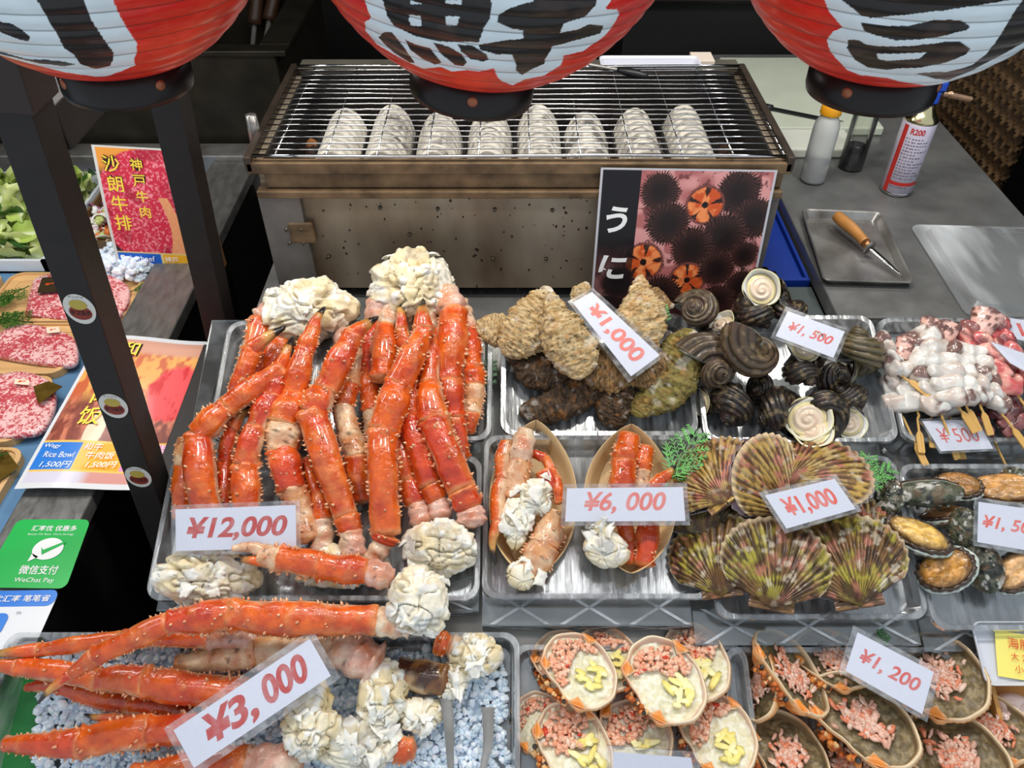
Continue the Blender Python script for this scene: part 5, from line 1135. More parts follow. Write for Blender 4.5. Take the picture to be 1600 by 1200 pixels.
TRI = [('round brown turban shell at the back left, whorls facing front', 1088, 487, .07, 62, (-.25, .35, .9), (-.3, -1, -.4), 1, BRB, 0),
 ('turban shell at the back middle with a round white trapdoor facing up', 1182, 484, .065, 70, (.5, -.75, -.1), (-.35, .65, .8), 2, DKB, 1),
 ('turban shell at the back right with a jagged pale lip', 1238, 480, .05, 54, (.1, -.5, -.6), (.3, .7, .5), 3, DKB, 1),
 ('turban shell hidden in shadow below the back left one', 1116, 527, .04, 58, (.2, -.4, .6), (-.6, .8, .2), 4, DKB, 1),
 ('broad turban shell in the centre showing its brown base and white lip', 1180, 548, .08, 78, (-.25, -.35, -.9), (.4, .7, .35), 5, BRB, 0),
 ('rough purple brown turban shell covered in growth, centre left', 1114, 575, .065, 76, (.45, -.25, .75), (-.5, -.9, .1), 6, BRB, 0),
 ('turban shell at the far left with a tan trapdoor in shadow', 1093, 602, .03, 54, (-.4, .5, -.6), (.1, -.5, .8), 7, DKB, 1),
 ('ribbed turban shell below the price card with a golden spiral trapdoor', 1252, 572, .07, 74, (.5, -.8, .25), (-.75, .3, .65), 8, DKB, 1),
 ('tall turban shell standing at the right with a pointed spire and black opening', 1338, 548, .06, 82, (.05, 1, .15), (-.55, -.35, .75), 9, OLB, 0),
 ('ribbed turban shell lying at the front left, spire down', 1148, 640, .035, 66, (-.35, -.8, .4), (.6, .3, -.7), 10, DKB, 0),
 ('dark turban shell wedged in the middle behind the front row', 1194, 606, .03, 58, (-.5, -.1, .8), (.6, .5, -.3), 14, DKB, 0),
 ('front turban shell with a pinkish spiral trapdoor and spire to the left', 1222, 642, .045, 84, (-.85, -.45, .1), (.45, .35, .85), 11, DKB, 1),
 ('turban shell at the right with dark whorls under the price card', 1302, 588, .035, 60, (.6, .1, .6), (-.6, .7, 0), 15, DKB, 0),
 ('front turban shell with a wide pearly mouth', 1286, 642, .045, 78, (-.35, .7, -.5), (.25, -.15, .95), 12, DKB, 1),
 ('turban shell at the front right with a narrow golden trapdoor', 1328, 628, .04, 66, (-.5, .55, .2), (.7, -.35, .6), 13, DKB, 1)]
for a in TRI: turban(*a)
# ---------------------------------------------------------------- scallops
SCAL = M('scallop_shell', None, .42, spec=.45, bump=.010, bscale=7, bdet=6, var=.35, vscale=6, coat=.2)
def valve_geo(seed, tone, dome=.30, sign=1):
    na, nr = 253, 56; a = np.linspace(-math.radians(128), math.radians(128), na); r = np.linspace(0, 1, nr); A, R = np.meshgrid(a, r)
    # hinge at origin (0,-1); fan opens to +y
    ou = 1.0 - .10 * (np.abs(A) / math.radians(128)) ** 4; ribs = np.cos(A * 15); rim = R * (1 + .018 * ribs * R)
    cen = -.12; Rr = 2.02 * rim / 2
    hx = Rr * np.sin(A) * (.96 + .0 * A) * 1.0; hy = -Rr * np.cos(A) * 1.0
    # map: circle centre 0, radial fan about the hinge
    ang = A / math.radians(128); phi = ang * math.radians(62); rho = np.cos(phi * 1.15).clip(.12, 1) ** .62 * 2.0
    X = R * rho * np.sin(phi) * 1.16; Y = -1 + R * rho * np.cos(phi)
    rb = np.cos(ang * 62 * 1.0)
    rb = np.cos(ang * np.pi * 21); Z = dome * (1 - (R * 1.0 - .42) ** 2 / .42) ; Z = dome * np.sin(np.pi * np.clip(R * .86 + .14, 0, 1)) ** .8 * np.sqrt(np.clip(1 - ang ** 2 * .92, 0, 1)) + .028 * rb * R ** .7 * np.sqrt(np.clip(1.02 - ang ** 2, 0, 1))
    X = X * (1 + .012 * rb * R); Y = Y + .016 * rb * R ** 3
    P = np.stack([X, Y, Z * sign], 2).reshape(-1, 3); n = fbm(P, 3, 4, seed); n2 = fbm(P * np.array([1, .5, 1]), 9, 4, seed + 4); Rf = R.ravel(); gr = np.abs(np.sin(Rf * 22 + n * 6))
    A_, B_, C_, D_ = tone; c = mixc(c8(*A_), c8(*B_), sstep(.36, .55, n)); c = mixc(c, c8(*C_), sstep(.54, .66, fbm(P, 4, 4, seed + 6)) * .85); c = mixc(c, c8(*D_), sstep(.50, .60, n2) * .8)
    c = mixc(c, c8(56, 36, 22), (rb.ravel() < -.2) * .75 * sstep(.30, .5, n2)); c = mixc(c, c8(226, 214, 190), sstep(.62, .72, fbm(P, 6, 4, seed + 16)) * .55); c = mixc(c, c8(232, 208, 170), sstep(.93, .985, Rf) * .7); c = mixc(c, c8(88, 60, 50), sstep(.3, .05, Rf) * .5)
    th = .022; Vb = P - np.array([0, 0, th * sign]); F = grid_faces(na, nr); Nn = len(P); cb = np.ones((Nn, 3)) * c8(212, 204, 206) * (.8 + .3 * n)[:, None]
    E = list(range((nr - 1) * na, nr * na)); s1 = [j * na for j in range(nr)]; s2 = [j * na + na - 1 for j in range(nr)]
    Fs = []
    for L in (E, s1, s2): Fs += [(L[i], L[i + 1], L[i + 1] + Nn, L[i] + Nn) for i in range(len(L) - 1)]
    m = MB().add(np.concatenate([P, Vb]), F + [tuple(i + Nn for i in f[::-1]) for f in F] + Fs, np.concatenate([c, cb]))
    # ears at the hinge
    for sd in (-1, 1):
        g = 10; a2, b2 = np.meshgrid(np.linspace(0, 1, g), np.linspace(0, 1, g)); a2 = a2.ravel(); b2 = b2.ravel()
        ex = sd * (.02 + a2 * .46); ey = -1.03 + b2 * (.34 - .10 * a2 + .12 * a2 * (1 - a2)); ez = (.05 * (1 - a2) + .02 * np.sin(b2 * 16)) * sign + .0
        Pe = np.stack([ex, ey, ez], 1); ce = mixc(c8(*B_), c8(*D_), sstep(.35, .6, fbm(Pe, 7, 4, seed)) * .8); ce = mixc(ce, c8(*C_), sstep(.55, .7, fbm(Pe, 5, 3, seed + 1)) * .6); Fe = grid_faces(g, g); Pe2 = Pe - np.array([0, 0, .03 * sign]); m.add(np.concatenate([Pe, Pe2]), Fe + [tuple(i + g * g for i in f[::-1]) for f in Fe], np.concatenate([ce, ce]))
    return m
OLVT, PNKT, DKT = ((178, 166, 66), (120, 86, 44), (186, 120, 100), (66, 42, 26)), ((206, 178, 118), (196, 160, 84), (204, 122, 110), (122, 78, 50)), ((96, 88, 42), (66, 50, 28), (120, 92, 60), (38, 28, 20))
def scallop(label, u, v, h, rp, hinge, nrm, seed, tone, gape=0.06):
    p = D(u, v, h); s = rp * 1.13 * mpp(p); B = basis(p, nrm, (-hinge[0], -hinge[1], -hinge[2])); t = thing('scallop', label, 'scallop', tuple(p), 'olive scallops')
    up = valve_geo(seed, tone); ca, sa = math.cos(gape), math.sin(gape); rx = np.array([[1, 0, 0], [0, ca, sa], [0, -sa, ca]])
    up.V = [(v_ + np.array([0, 1, .035])) @ rx - np.array([0, 1, 0]) for v_ in up.V]; put(up, p, B, s).build('upper_valve', SCAL, t)
    lo = valve_geo(seed + 40, ((206, 180, 150), (190, 150, 130), (214, 196, 180), (120, 80, 60)), .22, -1); put(lo, p, B, s).build('lower_valve', SCAL, t)
    if gape > .1:   # mantle between the valves
        a = np.linspace(-math.radians(60), math.radians(60), 60); m = MB(); pr = []
        for q, zf in ((.97, .0), (.985, .33), (.955, .66), (.97, 1.0)):
            rho = np.cos(a * 1.15).clip(.12, 1) ** .62 * 2.0 * q * (1 + .012 * np.sin(a * 40)); y = -1 + rho * np.cos(a); pr.append(np.stack([rho * np.sin(a) * 1.16, y, zf * (gape * (y + 1) * .92 + .02)], 1))
        cc = np.concatenate([np.ones((60, 3)) * c8(*x) for x in ((186, 164, 180), (150, 128, 140), (132, 112, 116), (190, 170, 182))]); Vv = np.concatenate(pr); m.add(Vv, grid_faces(60, 4), cc)
        put(m, p, B, s).build('mantle', NACRE, t)
SCI = [('dark olive scallop half hidden at the left behind the front ones', 1095, 796, .03, 44, (.2, -1, .2), (-.2, .5, 1), 7, DKT, .05),
 ('whitish scallop edge behind the front right scallop', 1346, 822, .025, 42, (0, -1, .3), (.3, .5, 1), 8, PNKT, .05),
 ('tan scallop at the back left of the tray', 1108, 746, .05, 56, (.55, -.75, .1), (-.45, .55, .8), 5, PNKT, .06),
 ('pink and yellow scallop lying flat at the back right', 1284, 738, .05, 60, (-.75, -.55, .3), (.15, .8, .75), 6, PNKT, .05),
 ('gaping scallop in the back middle with grey mantle showing', 1186, 748, .05, 58, (.62, -.75, .1), (.62, .30, .72), 4, PNKT, .26),
 ('scallop with white and green patches at the front left', 1122, 868, .04, 58, (.1, -1, .25), (-.3, .35, 1), 3, OLVT, .05),
 ('front middle scallop slightly open with a lilac frill along its left edge', 1208, 882, .06, 62, (-.15, -1, .2), (.28, .3, 1), 1, OLVT, .22),
 ('front right scallop with strong yellow green ribs and a black patch', 1322, 876, .06, 65, (.2, -1, .25), (.05, .35, 1), 2, OLVT, .06)]
for a in SCI: scallop(*a)
# ---------------------------------------------------------------- abalone
ABSH = M('abalone_shell', None, .38, spec=.5, bump=.03, bscale=8, bdet=6, var=.3, vscale=6, coat=.3)
ABFL = M('abalone_flesh', None, .32, spec=.5, bump=.012, bscale=14, coat=.35, var=.15, vscale=10)
def abalone(label, u, v, h, Lp, W_, long, nrm, seed, flesh_c=(176, 128, 66), dark=(56, 42, 32), rimc=True):
    """nrm: way the flesh faces"""
    p = D(u, v, h); s = Lp / 2 * mpp(p); w = W_ / Lp; B = basis(p, nrm, long); t = thing('abalone', label, 'abalone', tuple(p), 'live abalone')
    Bs, F = ball(72, 44); q = np.stack([Bs[:, 0] * w, Bs[:, 1], np.where(Bs[:, 2] < 0, Bs[:, 2] * .50, Bs[:, 2] * .06)], 1); n = fbm(q, 3, 4, seed); n2 = fbm(q, 9, 4, seed + 2); rd = ridged(q * np.array([1, 2, 1]), 4, 3, seed + 5)
    q = q * (1 + .10 * (n - .5) + .08 * (rd - .5) * (Bs[:, 2] < 0))[:, None]
    c = mixc(c8(62, 70, 50), c8(104, 104, 84), sstep(.4, .6, n2)); c = mixc(c, c8(34, 38, 32), sstep(.5, .62, n)); c = mixc(c, c8(216, 212, 202), sstep(.60, .66, fbm(q, 5, 3, seed + 8)) * .9); c = mixc(c, c8(110, 84, 54), sstep(.55, .65, fbm(q, 4, 3, seed + 12)) * .6)
    c = mixc(c, c8(200, 214, 206), sstep(-.10, .0, Bs[:, 2]) * .9)
    m = MB().add(q, F, c)
    for k in range(6):   # row of breathing holes
        b2, f2 = ball(8, 6); a2 = -.9 + k * .30; d = np.array([-w * .72 * math.cos(a2), math.sin(a2) * .95, -.36 * math.cos(a2) - .06]); m.add(b2 * .055 + d, f2, c8(150, 146, 130) if k % 2 else c8(40, 38, 34))
    put(m, p, B, s).build('shell', ABSH, t)
    # dark frill, then the foot
    na = 90; a = np.linspace(0, 2 * np.pi, na, endpoint=False); L = []; Cc = []
    for j, (sc, z) in enumerate(((.93, .02), (.95, .10), (.88, .17), (.80, .14))):
        k = 1 + .030 * np.sin(a * 23 + j) + .02 * np.sin(a * 11 + seed); L.append(np.stack([w * sc * k * np.cos(a), sc * k * np.sin(a), np.full(na, z) + .02 * np.sin(a * 17 + seed)], 1)); Cc.append(np.ones((na, 3)) * c8(*dark) * (1.5 if j in (1, 2) else 1))
    put(MB().add(np.concatenate(L), grid_faces(na, 4, True), np.concatenate(Cc)), p, B, s).build('frill', ABFL, t)
    Bs, F = ball(64, 40); e = np.abs(Bs[:, 2]); q = np.stack([Bs[:, 0] * w * .80, Bs[:, 1] * .82, .12 + np.sign(Bs[:, 2]) * np.abs(Bs[:, 2]) ** .6 * .22], 1); n = fbm(q, 4, 3, seed + 20)
    q[:, 2] += .13 * (n - .5) + .05 * (fbm(q, 11, 3, seed + 31) - .5) - .06 * np.exp(-(q[:, 0] / (w * .18)) ** 2) * (q[:, 2] > .2)
    rr = np.hypot(Bs[:, 0], Bs[:, 1]); c = mixc(c8(*flesh_c), c8(*[min(255, int(x * 1.25)) for x in flesh_c]), sstep(.4, .6, n)); c = mixc(c, c8(92, 58, 34), sstep(.70, .98, rr + .35 * (n - .5)) * .85); c = mixc(c, c8(104, 68, 38), sstep(.5, .68, fbm(q, 7, 4, seed + 33)) * .55); c = mixc(c, c8(228, 190, 120), sstep(.60, .68, fbm(q, 40, 2, seed)) * .4)
    put(MB().add(q, F, c), p, B, s).build('foot', ABFL, t)
ABI = [('dark green abalone shell with white crust at the left end of the tray', 1390, 778, .035, 62, 46, (.3, 1, 0), (.3, -.2, -1), 1),
 ('long green abalone seen from its shell side at the back left', 1447, 768, .05, 104, 46, (1, -.08, 0), (-.1, .6, -.75), 2),
 ('brown abalone foot facing up at the back middle', 1497, 760, .035, 76, 56, (1, -.2, 0), (.1, .7, .8), 3, (150, 102, 48)),
 ('abalone with pale rim and brown foot behind the price card', 1572, 768, .05, 118, 66, (1, -.1, 0), (0, .65, .8), 4, (190, 138, 78)),
 ('small green abalone shell at the top right corner of the tray', 1588, 746, .055, 44, 30, (.8, -.5, 0), (.2, -.3, -1), 5),
 ('brown abalone in shadow showing a streak of green nacre', 1476, 806, .03, 76, 44, (1, -.5, 0), (-.2, .9, .35), 6, (160, 110, 58)),
 ('dark green abalone shell left of the price card', 1506, 824, .05, 62, 50, (.1, 1, .1), (.3, .1, -1), 7),
 ('abalone with a bright ochre foot turned to the left of the tray', 1433, 838, .06, 108, 56, (.86, -.5, 0), (.25, .55, .75), 8, (204, 164, 84)),
 ('front abalone with brown foot inside a pearly rim', 1478, 890, .055, 94, 74, (.9, .35, 0), (-.15, .3, .95), 9, (178, 126, 58)),
 ('abalone seen from its brown ribbed shell, right of the front one', 1536, 886, .04, 82, 60, (-.25, 1, .1), (.35, .1, -1), 10),
 ('abalone with white rim cut by the right edge of the picture', 1588, 894, .05, 84, 62, (.7, .7, 0), (-.1, .3, .95), 11, (204, 160, 110))]
for a in ABI: abalone(*a)
# ================================================================ cream and miso crab shells
HB = BH + .003
CSH = M('filled_crab_shell', None, .40, spec=.45, bump=.010, bscale=9, var=.18, vscale=8, coat=.2)
CREAM = M('cream_filling', None, .40, spec=.45, bump=.03, bscale=9, sss=.0, var=.10, vscale=6)
MEATP = M('shredded_meat', None, .38, spec=.5, coat=.3, var=.12, vscale=12)
EYEB = M('crab_eye', (36, 30, 26), .15, spec=.7, coat=.6)
def shell_cup(label, u, v, h, ra, rb, long, nrm, seed, kind, nm='filled_crab_shell', grp=None, face=-1):
    """kind 'cream' or 'miso'; nrm: way the open side faces; long: way the long axis runs"""
    p = D(u, v, h + HB); s = ra * mpp(p); w = rb / ra; B = basis(p, nrm, long); rs = random.Random(seed)
    t = thing(nm, label, 'crab shell', tuple(p), grp or ('cream filled crab shells' if kind == 'cream' else 'brown miso crab shells'))
    na = 160; a = np.linspace(0, 2 * np.pi, na, endpoint=False)
    # outline: oval with two carapace corners on the face side (-x) and toothed edge
    def outl(sc, tooth=0): 
        cor = .10 * np.exp(-((a - np.pi * .80) / .16) ** 2) + .10 * np.exp(-((a - np.pi * 1.22) / .16) ** 2); dent = -.09 * np.exp(-((a - np.pi) / .22) ** 2)
        k = sc * (1 + cor * 1.2 + dent + .010 * np.sin(a * 9 + seed)) + tooth * .018 * (np.abs(((a * 24 / np.pi) % 1) - .5) * 2)
        return np.stack([w * k * np.cos(a), k * np.sin(a), 0 * a], 1)
    hi = .05 * np.cos(a * 2 + seed) + .03 * np.sin(a * 3)
    rows = [(.04, -.52, 0), (.35, -.50, 0), (.66, -.40, 0), (.86, -.25, 0), (.97, -.10, 0), (1.02, 0, 1), (1.0, .07, 0), (.985, .085, 0), (.955, .07, 0), (.93, -.02, 0), (.88, -.14, 0), (.80, -.22, 0)]
    L = []; C = []
    for j, (sc, z, tt) in enumerate(rows):
        P = outl(sc, tt); P[:, 2] = z + hi * (j >= 4) * (1 if j < 9 else .5); L.append(P); n = fbm(P * 1.0, 5, 3, seed + 1)
        flap = np.exp(-((a - np.pi * .80) / .24) ** 2) + np.exp(-((a - np.pi * 1.22) / .24) ** 2) + .8 * np.exp(-((a - .5) / .25) ** 2)
        if j < 5: c = mixc(c8(236, 196, 130), c8(222, 130, 58), sstep(.4, .6, n + .1 * flap))
        elif j == 5: c = mixc(c8(224, 138, 66), c8(240, 196, 140), n)
        elif j < 9: c = mixc(c8(244, 222, 190), c8(226, 132, 56), np.clip(flap, 0, 1) * .8) if kind == 'cream' else mixc(c8(234, 208, 168), c8(222, 138, 62), np.clip(flap, 0, 1) * .8)
        else: c = mixc(c8(230, 208, 206), c8(236, 190, 150), n) if kind == 'cream' else mixc(c8(170, 138, 96), c8(110, 92, 66), n)
        C.append(c)
    m = MB().add(np.concatenate(L), grid_faces(na, len(rows), True), np.concatenate(C)); m.F.append(list(range(na))[::-1]); m.I.append(0)
    put(m, p, B, s, HB).build('shell', CSH, t)
    # orange corner flaps folded inwards
    for aa in (np.pi * .79, np.pi * 1.21) + ((.45,) if seed % 2 else ()):
        g = 9; x, y = np.meshgrid(np.linspace(-1, 1, g), np.linspace(0, 1, g)); x = x.ravel(); y = y.ravel(); k = 1.05 - .30 * y * (1 - .55 * np.abs(x)); an = aa + x * .24 * (1 - .35 * y)
        P = np.stack([w * k * np.cos(an), k * np.sin(an), .07 + .06 * np.sin(np.pi * y) - .03 * y], 1); P2 = P - np.array([0, 0, .025]); Fg = grid_faces(g, g); cc = mixc(c8(236, 140, 48), c8(244, 214, 170), np.clip(np.abs(x) ** 4 + y ** 5, 0, 1))
        Eg = list(range(g)) + [j * g + g - 1 for j in range(1, g)] + [(g - 1) * g + i for i in range(g - 2, -1, -1)] + [j * g for j in range(g - 2, 0, -1)]
        put(MB().add(np.concatenate([P, P2]), Fg + [tuple(i + g * g for i in f[::-1]) for f in Fg] + [(Eg[i], Eg[(i + 1) % len(Eg)], Eg[(i + 1) % len(Eg)] + g * g, Eg[i] + g * g) for i in range(len(Eg))], np.concatenate([cc, cc])), p, B, s, HB).build('corner_flap', CSH, t)
    # filling surface
    nr = 40; r = np.linspace(0, 1, nr); V = []
    for q in r: P = outl(.93 * q + .001); V.append(P)
    V = np.concatenate(V); lz = -.09 if kind == 'cream' else -.13; n = fbm(V, 4, 4, seed + 7); n2 = fbm(V, 12, 4, seed + 9); V[:, 2] = lz + .10 * (n - .4) + .06 * (n2 - .5) + .05 * (1 - np.repeat(r, na) ** 2)
    if kind == 'cream': c = mixc(c8(222, 218, 184), c8(234, 232, 212), sstep(.4, .6, n2))
    else: c = mixc(c8(150, 132, 96), c8(112, 98, 70), sstep(.40, .62, n2)); c = mixc(c, c8(84, 74, 54), sstep(.6, .7, n) * .6)
    put(MB().add(V, grid_faces(na, nr, True), c), p, B, s, HB).build('filling', CREAM, t)
    def surf(x, y): return lz + .05 + .05 * (1 - min(1, math.hypot(x / w, y)) ** 2)
    # meat
    m = MB()
    if kind == 'cream':
        for k in range(120):
            while True:
                x, y = rs.uniform(-w, w), rs.uniform(-.1, .86)
                if math.hypot(x / w, y) < .80 and y > .12 + .25 * math.sin(x * 4 + seed): break
            b2, f2 = ball(7, 5); b2 = np.sign(b2) * np.abs(b2) ** .55; sz = rs.uniform(.045, .095); R = np.array(Matrix.Rotation(rs.uniform(0, 6), 3, (rs.random(), rs.random(), 1)))
            m.add((b2 * (.6 + .8 * vnoise(b2 * 1.5 + k, 1, seed))[:, None] * np.array([sz, sz * .7, sz * .6])) @ R.T + np.array([x, y, surf(x, y) + rs.uniform(0, .06)]), f2, c8(*rs.choice([(240, 180, 148), (243, 194, 164), (238, 164, 128), (246, 206, 180), (214, 66, 40) if rs.random() < .2 else (240, 182, 150)])))
    else:
        for k in range(110):
            x0, y0 = rs.gauss(-.08, .20) * w, rs.gauss(-.12, .20); an = 1.1 + rs.uniform(-.9, .9); ln = rs.uniform(.08, .26); P = [(x0 + math.cos(an) * ln * q + .02 * math.sin(q * 5 + k), y0 + math.sin(an) * ln * q, surf(x0, y0) + .02 + rs.uniform(0, .05) + .03 * math.sin(q * 3)) for q in np.linspace(0, 1, 7)]
            m.add(*tube(P, np.array([.012, .022, .026, .028, .026, .022, .012]) * rs.uniform(1., 2.2), 7, flat=.6), c8(*rs.choice([(226, 170, 146), (232, 186, 164), (222, 132, 96), (230, 196, 176), (206, 160, 138)])))
    tag(put(m, p, B, s, HB).build('crab_meat', MEATP, t), kind='stuff')
    if kind == 'cream':
        m = MB()
        for k in range(14):
            x0, y0 = rs.uniform(-.15, .5) * w, rs.uniform(-.62, .02); an = rs.choice((1.9, .5, 2.4)) + rs.uniform(-.3, .3); ln = rs.uniform(.18, .46); P = np.array([(x0 + math.cos(an) * ln * (q - .5), y0 + math.sin(an) * ln * (q - .5), surf(x0, y0) + .03 + rs.uniform(0, .02) * 1 + .02 * math.sin(q * 3)) for q in np.linspace(0, 1, 6)])
            m.add(*tube(P, np.array([.04, .07, .08, .08, .065, .035]) * rs.uniform(.7, 1.1), 8, flat=.32), c8(*rs.choice([(242, 232, 150), (244, 238, 178), (240, 226, 132)])))
        tag(put(m, p, B, s, HB).build('cheese_strips', CREAM, t), kind='stuff')
    # crusty mouth and eyes on the face side
    m = MB()
    for k in range(26):
        an = np.pi + rs.uniform(-.42, .42); b2, f2 = ball(8, 6); sz = rs.uniform(.03, .075); P = b2 * sz * (.5 + vnoise(b2 * 2 + k, 1.3, seed))[:, None] + np.array([w * 1.02 * math.cos(an) + rs.uniform(-.10, .02), .98 * math.sin(an), rs.uniform(-.22, .02)]); m.add(P, f2, c8(*rs.choice([(208, 110, 44), (226, 140, 64), (238, 190, 130), (176, 86, 36)])))
    put(m, p, B, s, HB).build('mouth_parts', CSH, t)
    for sg in (-1, 1):
        an = np.pi + sg * .34; b2, f2 = ball(14, 10); P = b2 * np.array([.055, .055, .075]) + np.array([w * 1.10 * math.cos(an), 1.08 * math.sin(an), .01]); put(MB().add(P, f2), p, B, s, HB).build('eye', EYEB, t)
CU = [('cream filled crab shell hidden behind the upper left one', 884, 1034, .025, 58, 46, (-.55, .8, 0), (-.2, .45, 1), 14),
 ('cream filled crab shell at the back, second from the left in its row', 950, 1028, .03, 62, 46, (-.4, .9, .1), (-.1, .6, .9), 2),
 ('cream filled crab shell at the back right corner, standing tallest', 1086, 1034, .035, 70, 50, (-.3, .95, .1), (-.1, .55, .9), 4),
 ('cream filled crab shell at the upper left with two yellow strips crossing', 906, 1046, .055, 66, 50, (-.55, .83, .1), (.1, .42, 1), 1),
 ('cream filled crab shell in the centre on top of the pile', 1040, 1062, .07, 72, 56, (-.45, .88, .1), (.1, .36, 1), 3),
 ('cream filled crab shell peeking out at the far left edge of its tray', 842, 1128, .02, 50, 40, (-.3, .9, 0), (-.2, .4, 1), 8),
 ('cream filled crab shell at the lower left of its tray', 898, 1166, .045, 76, 54, (-.4, .9, .1), (.05, .42, 1), 5),
 ('cream filled crab shell partly under the blank topped card', 990, 1160, .04, 72, 60, (.1, .98, .1), (0, .42, 1), 6),
 ('cream filled crab shell at the lower right of its tray', 1122, 1146, .05, 68, 54, (-.4, .9, .1), (.05, .4, 1), 7)]
for a in CU: shell_cup(*a, 'cream')
MI = [('miso crab shell lying at the left with two round eyes, deepest in the pile', 1186, 1066, .02, 62, 40, (-.4, .9, 0), (-.75, .3, .6), 11),
 ('miso crab shell on its side at the upper left, edge turned to the front', 1236, 1050, .045, 76, 46, (-.5, .85, 0), (.62, .45, .7), 12),
 ('miso crab shell mostly hidden behind the left end of the ¥1,200 card', 1302, 1030, .03, 62, 46, (-.7, .7, 0), (.1, .6, .9), 17),
 ('miso crab shell at the back right under the ¥1,200 card', 1466, 1054, .035, 78, 62, (-.5, .85, .1), (.0, .5, .95), 13),
 ('miso crab shell standing behind the lower right one', 1548, 1134, .035, 72, 50, (-.75, .65, 0), (.15, .55, .9), 18),
 ('miso crab shell at the lower left with its mouth towards the front', 1236, 1178, .035, 74, 52, (-.3, .9, 0), (.2, .5, .9), 16),
 ('miso crab shell at the bottom middle, dark inside', 1322, 1192, .02, 66, 50, (-.6, .8, 0), (.1, .5, .9), 15),
 ('large miso crab shell in the front centre heaped with pink meat', 1348, 1122, .065, 90, 56, (-.66, .75, .1), (.12, .42, 1), 19),
 ('miso crab shell at the lower right corner', 1494, 1180, .05, 84, 64, (-.6, .8, .1), (.05, .42, 1), 20)]
for a in MI: shell_cup(*a, 'miso')
# ================================================================ wooden boats with crab pieces
VENEER = M('boat_veneer', (228, 196, 146), .6, var=.14, vscale=9, stretch=(14, 1, 1))
def boat(label, u0, v0, u1, v1, wp, h):
    A, Bp = D(u0, v0, h), D(u1, v1, h); c = (A + Bp) / 2; L = (A - Bp).length; ax = (A - Bp).normalized(); sx = ax.cross(EN).normalized(); w = wp * mpp(c); t = thing('wooden_boat', label, 'food boat', tuple(c), 'wooden serving boats'); n = 60
    s = np.linspace(-1, 1, n); hw = w / 2 * (1 - np.abs(s) ** 2.3) ** .8; ht = .028 + .022 * np.abs(s) ** 2.5
    for sg in (-1, 1):
        m = MB(); rows = []
        for f, inn in ((0, .70), (.5, .90), (1, 1.0)):
            rows.append(np.array(c) + (s * L / 2 * (.90 + .10 * f))[:, None] * np.array(ax) + (sg * hw * inn + sg * .0015)[:, None] * np.array(sx) + (f * ht + .0012)[:, None] * np.array(EN))
        V = np.concatenate(rows); V2 = V - sg * np.array(sx) * .0012; F = grid_faces(n, 3); N0 = len(V); E = list(range(n)) + list(range(3 * n - 1, 2 * n - 1, -1))
        m.add(np.concatenate([V, V2]), F + [tuple(i + N0 for i in f[::-1]) for f in F] + [(2 * n + i, 2 * n + i + 1, N0 + 2 * n + i + 1, N0 + 2 * n + i) for i in range(n - 1)]); m.build('side_wall', VENEER, t)
    b = np.array(c) + (s * L / 2 * .9)[:, None] * np.array(ax); V = np.concatenate([b - (hw * .70)[:, None] * np.array(sx), b + (hw * .70)[:, None] * np.array(sx)]) + np.array(EN) * .0008; N0 = 2 * n; F = [(i, i + 1, n + i + 1, n + i) for i in range(n - 1)]
    MB().add(np.concatenate([V, V + np.array(EN) * .0012]), F + [tuple(i + N0 for i in f[::-1]) for f in F]).build('bottom', VENEER, t); return t
boat('left wooden boat holding pale crab pieces', 836, 676, 828, 916, 132, .002)
boat('right wooden boat under the ¥6,000 card', 980, 682, 980, 908, 138, .002)
def cpiece(label, u, v, nm='crab_piece', grp='crab pieces in the wooden boats'): return thing(nm, label, 'crab', tuple(D(u, v, .006)), grp)
t = cpiece('long pale crab leg with black claw tip at the left of the left boat', 785, 790)
leg(t, [(792, 690, .05, 12), (786, 748, .048, 13), (780, 815, .048, 12), (774, 880, .045, 3)], 'ooT', 50, roll=75)
t = cpiece('thick pink and white crab leg section at the top of the left boat', 815, 715)
leg(t, [(822, 672, .052, 16), (812, 720, .05, 20), (804, 775, .045, 20)], 'wc', 51)
t = cpiece('white crab shoulder in the middle of the left boat', 835, 770)
flesh(t, 838, 776, .05, 34, 34, 26, 52, flakes=14); leg(t, [(850, 735, .045, 16), (868, 775, .04, 9)], 'o', 53, name='leg_stub')
t = cpiece('torn white crab meat at the left middle of the left boat', 806, 818)
flesh(t, 806, 812, .045, 24, 44, 24, 54, flakes=22)
t = cpiece('cream crab claw arm with orange flank at the front of the left boat', 840, 840)
leg(t, [(866, 800, .045, 20), (852, 850, .045, 26), (828, 890, .04, 24)], 'cc', 55, roll=30)
flesh(t, 818, 897, .04, 28, 24, 20, 56, flakes=14)
t = cpiece('curved orange crab leg along the right wall of the left boat', 868, 740)
leg(t, [(832, 708, .04, 7), (852, 716, .042, 8), (868, 745, .045, 9), (873, 785, .045, 9)], 'ooo', 57)
t = cpiece('glossy orange crab leg section at the top of the right boat', 975, 730)
leg(t, [(984, 680, .055, 18), (975, 720, .055, 21), (970, 775, .05, 20)], 'oo', 58)
t = cpiece('tan speckled crab leg section right of the orange one in the right boat', 1005, 730)
leg(t, [(1008, 698, .05, 15), (1003, 735, .048, 14), (1000, 775, .045, 13)], 'oc', 59)
t = cpiece('small orange crab claw tip sticking out of the right boat by the green sprig', 1040, 745)
leg(t, [(1018, 765, .05, 13), (1036, 748, .055, 12), (1055, 728, .06, 3)], 'oT', 60)
t = cpiece('grey white crab shoulder at the front left of the right boat', 950, 850)
flesh(t, 948, 856, .05, 40, 32, 28, 61, flakes=10, grey=.2, ang=-.5)
flesh(t, 938, 818, .06, 20, 28, 18, 62, flakes=8, grey=.3, name='torn_skin')
t = cpiece('dark red crab leg lying deep in the right boat', 985, 850)
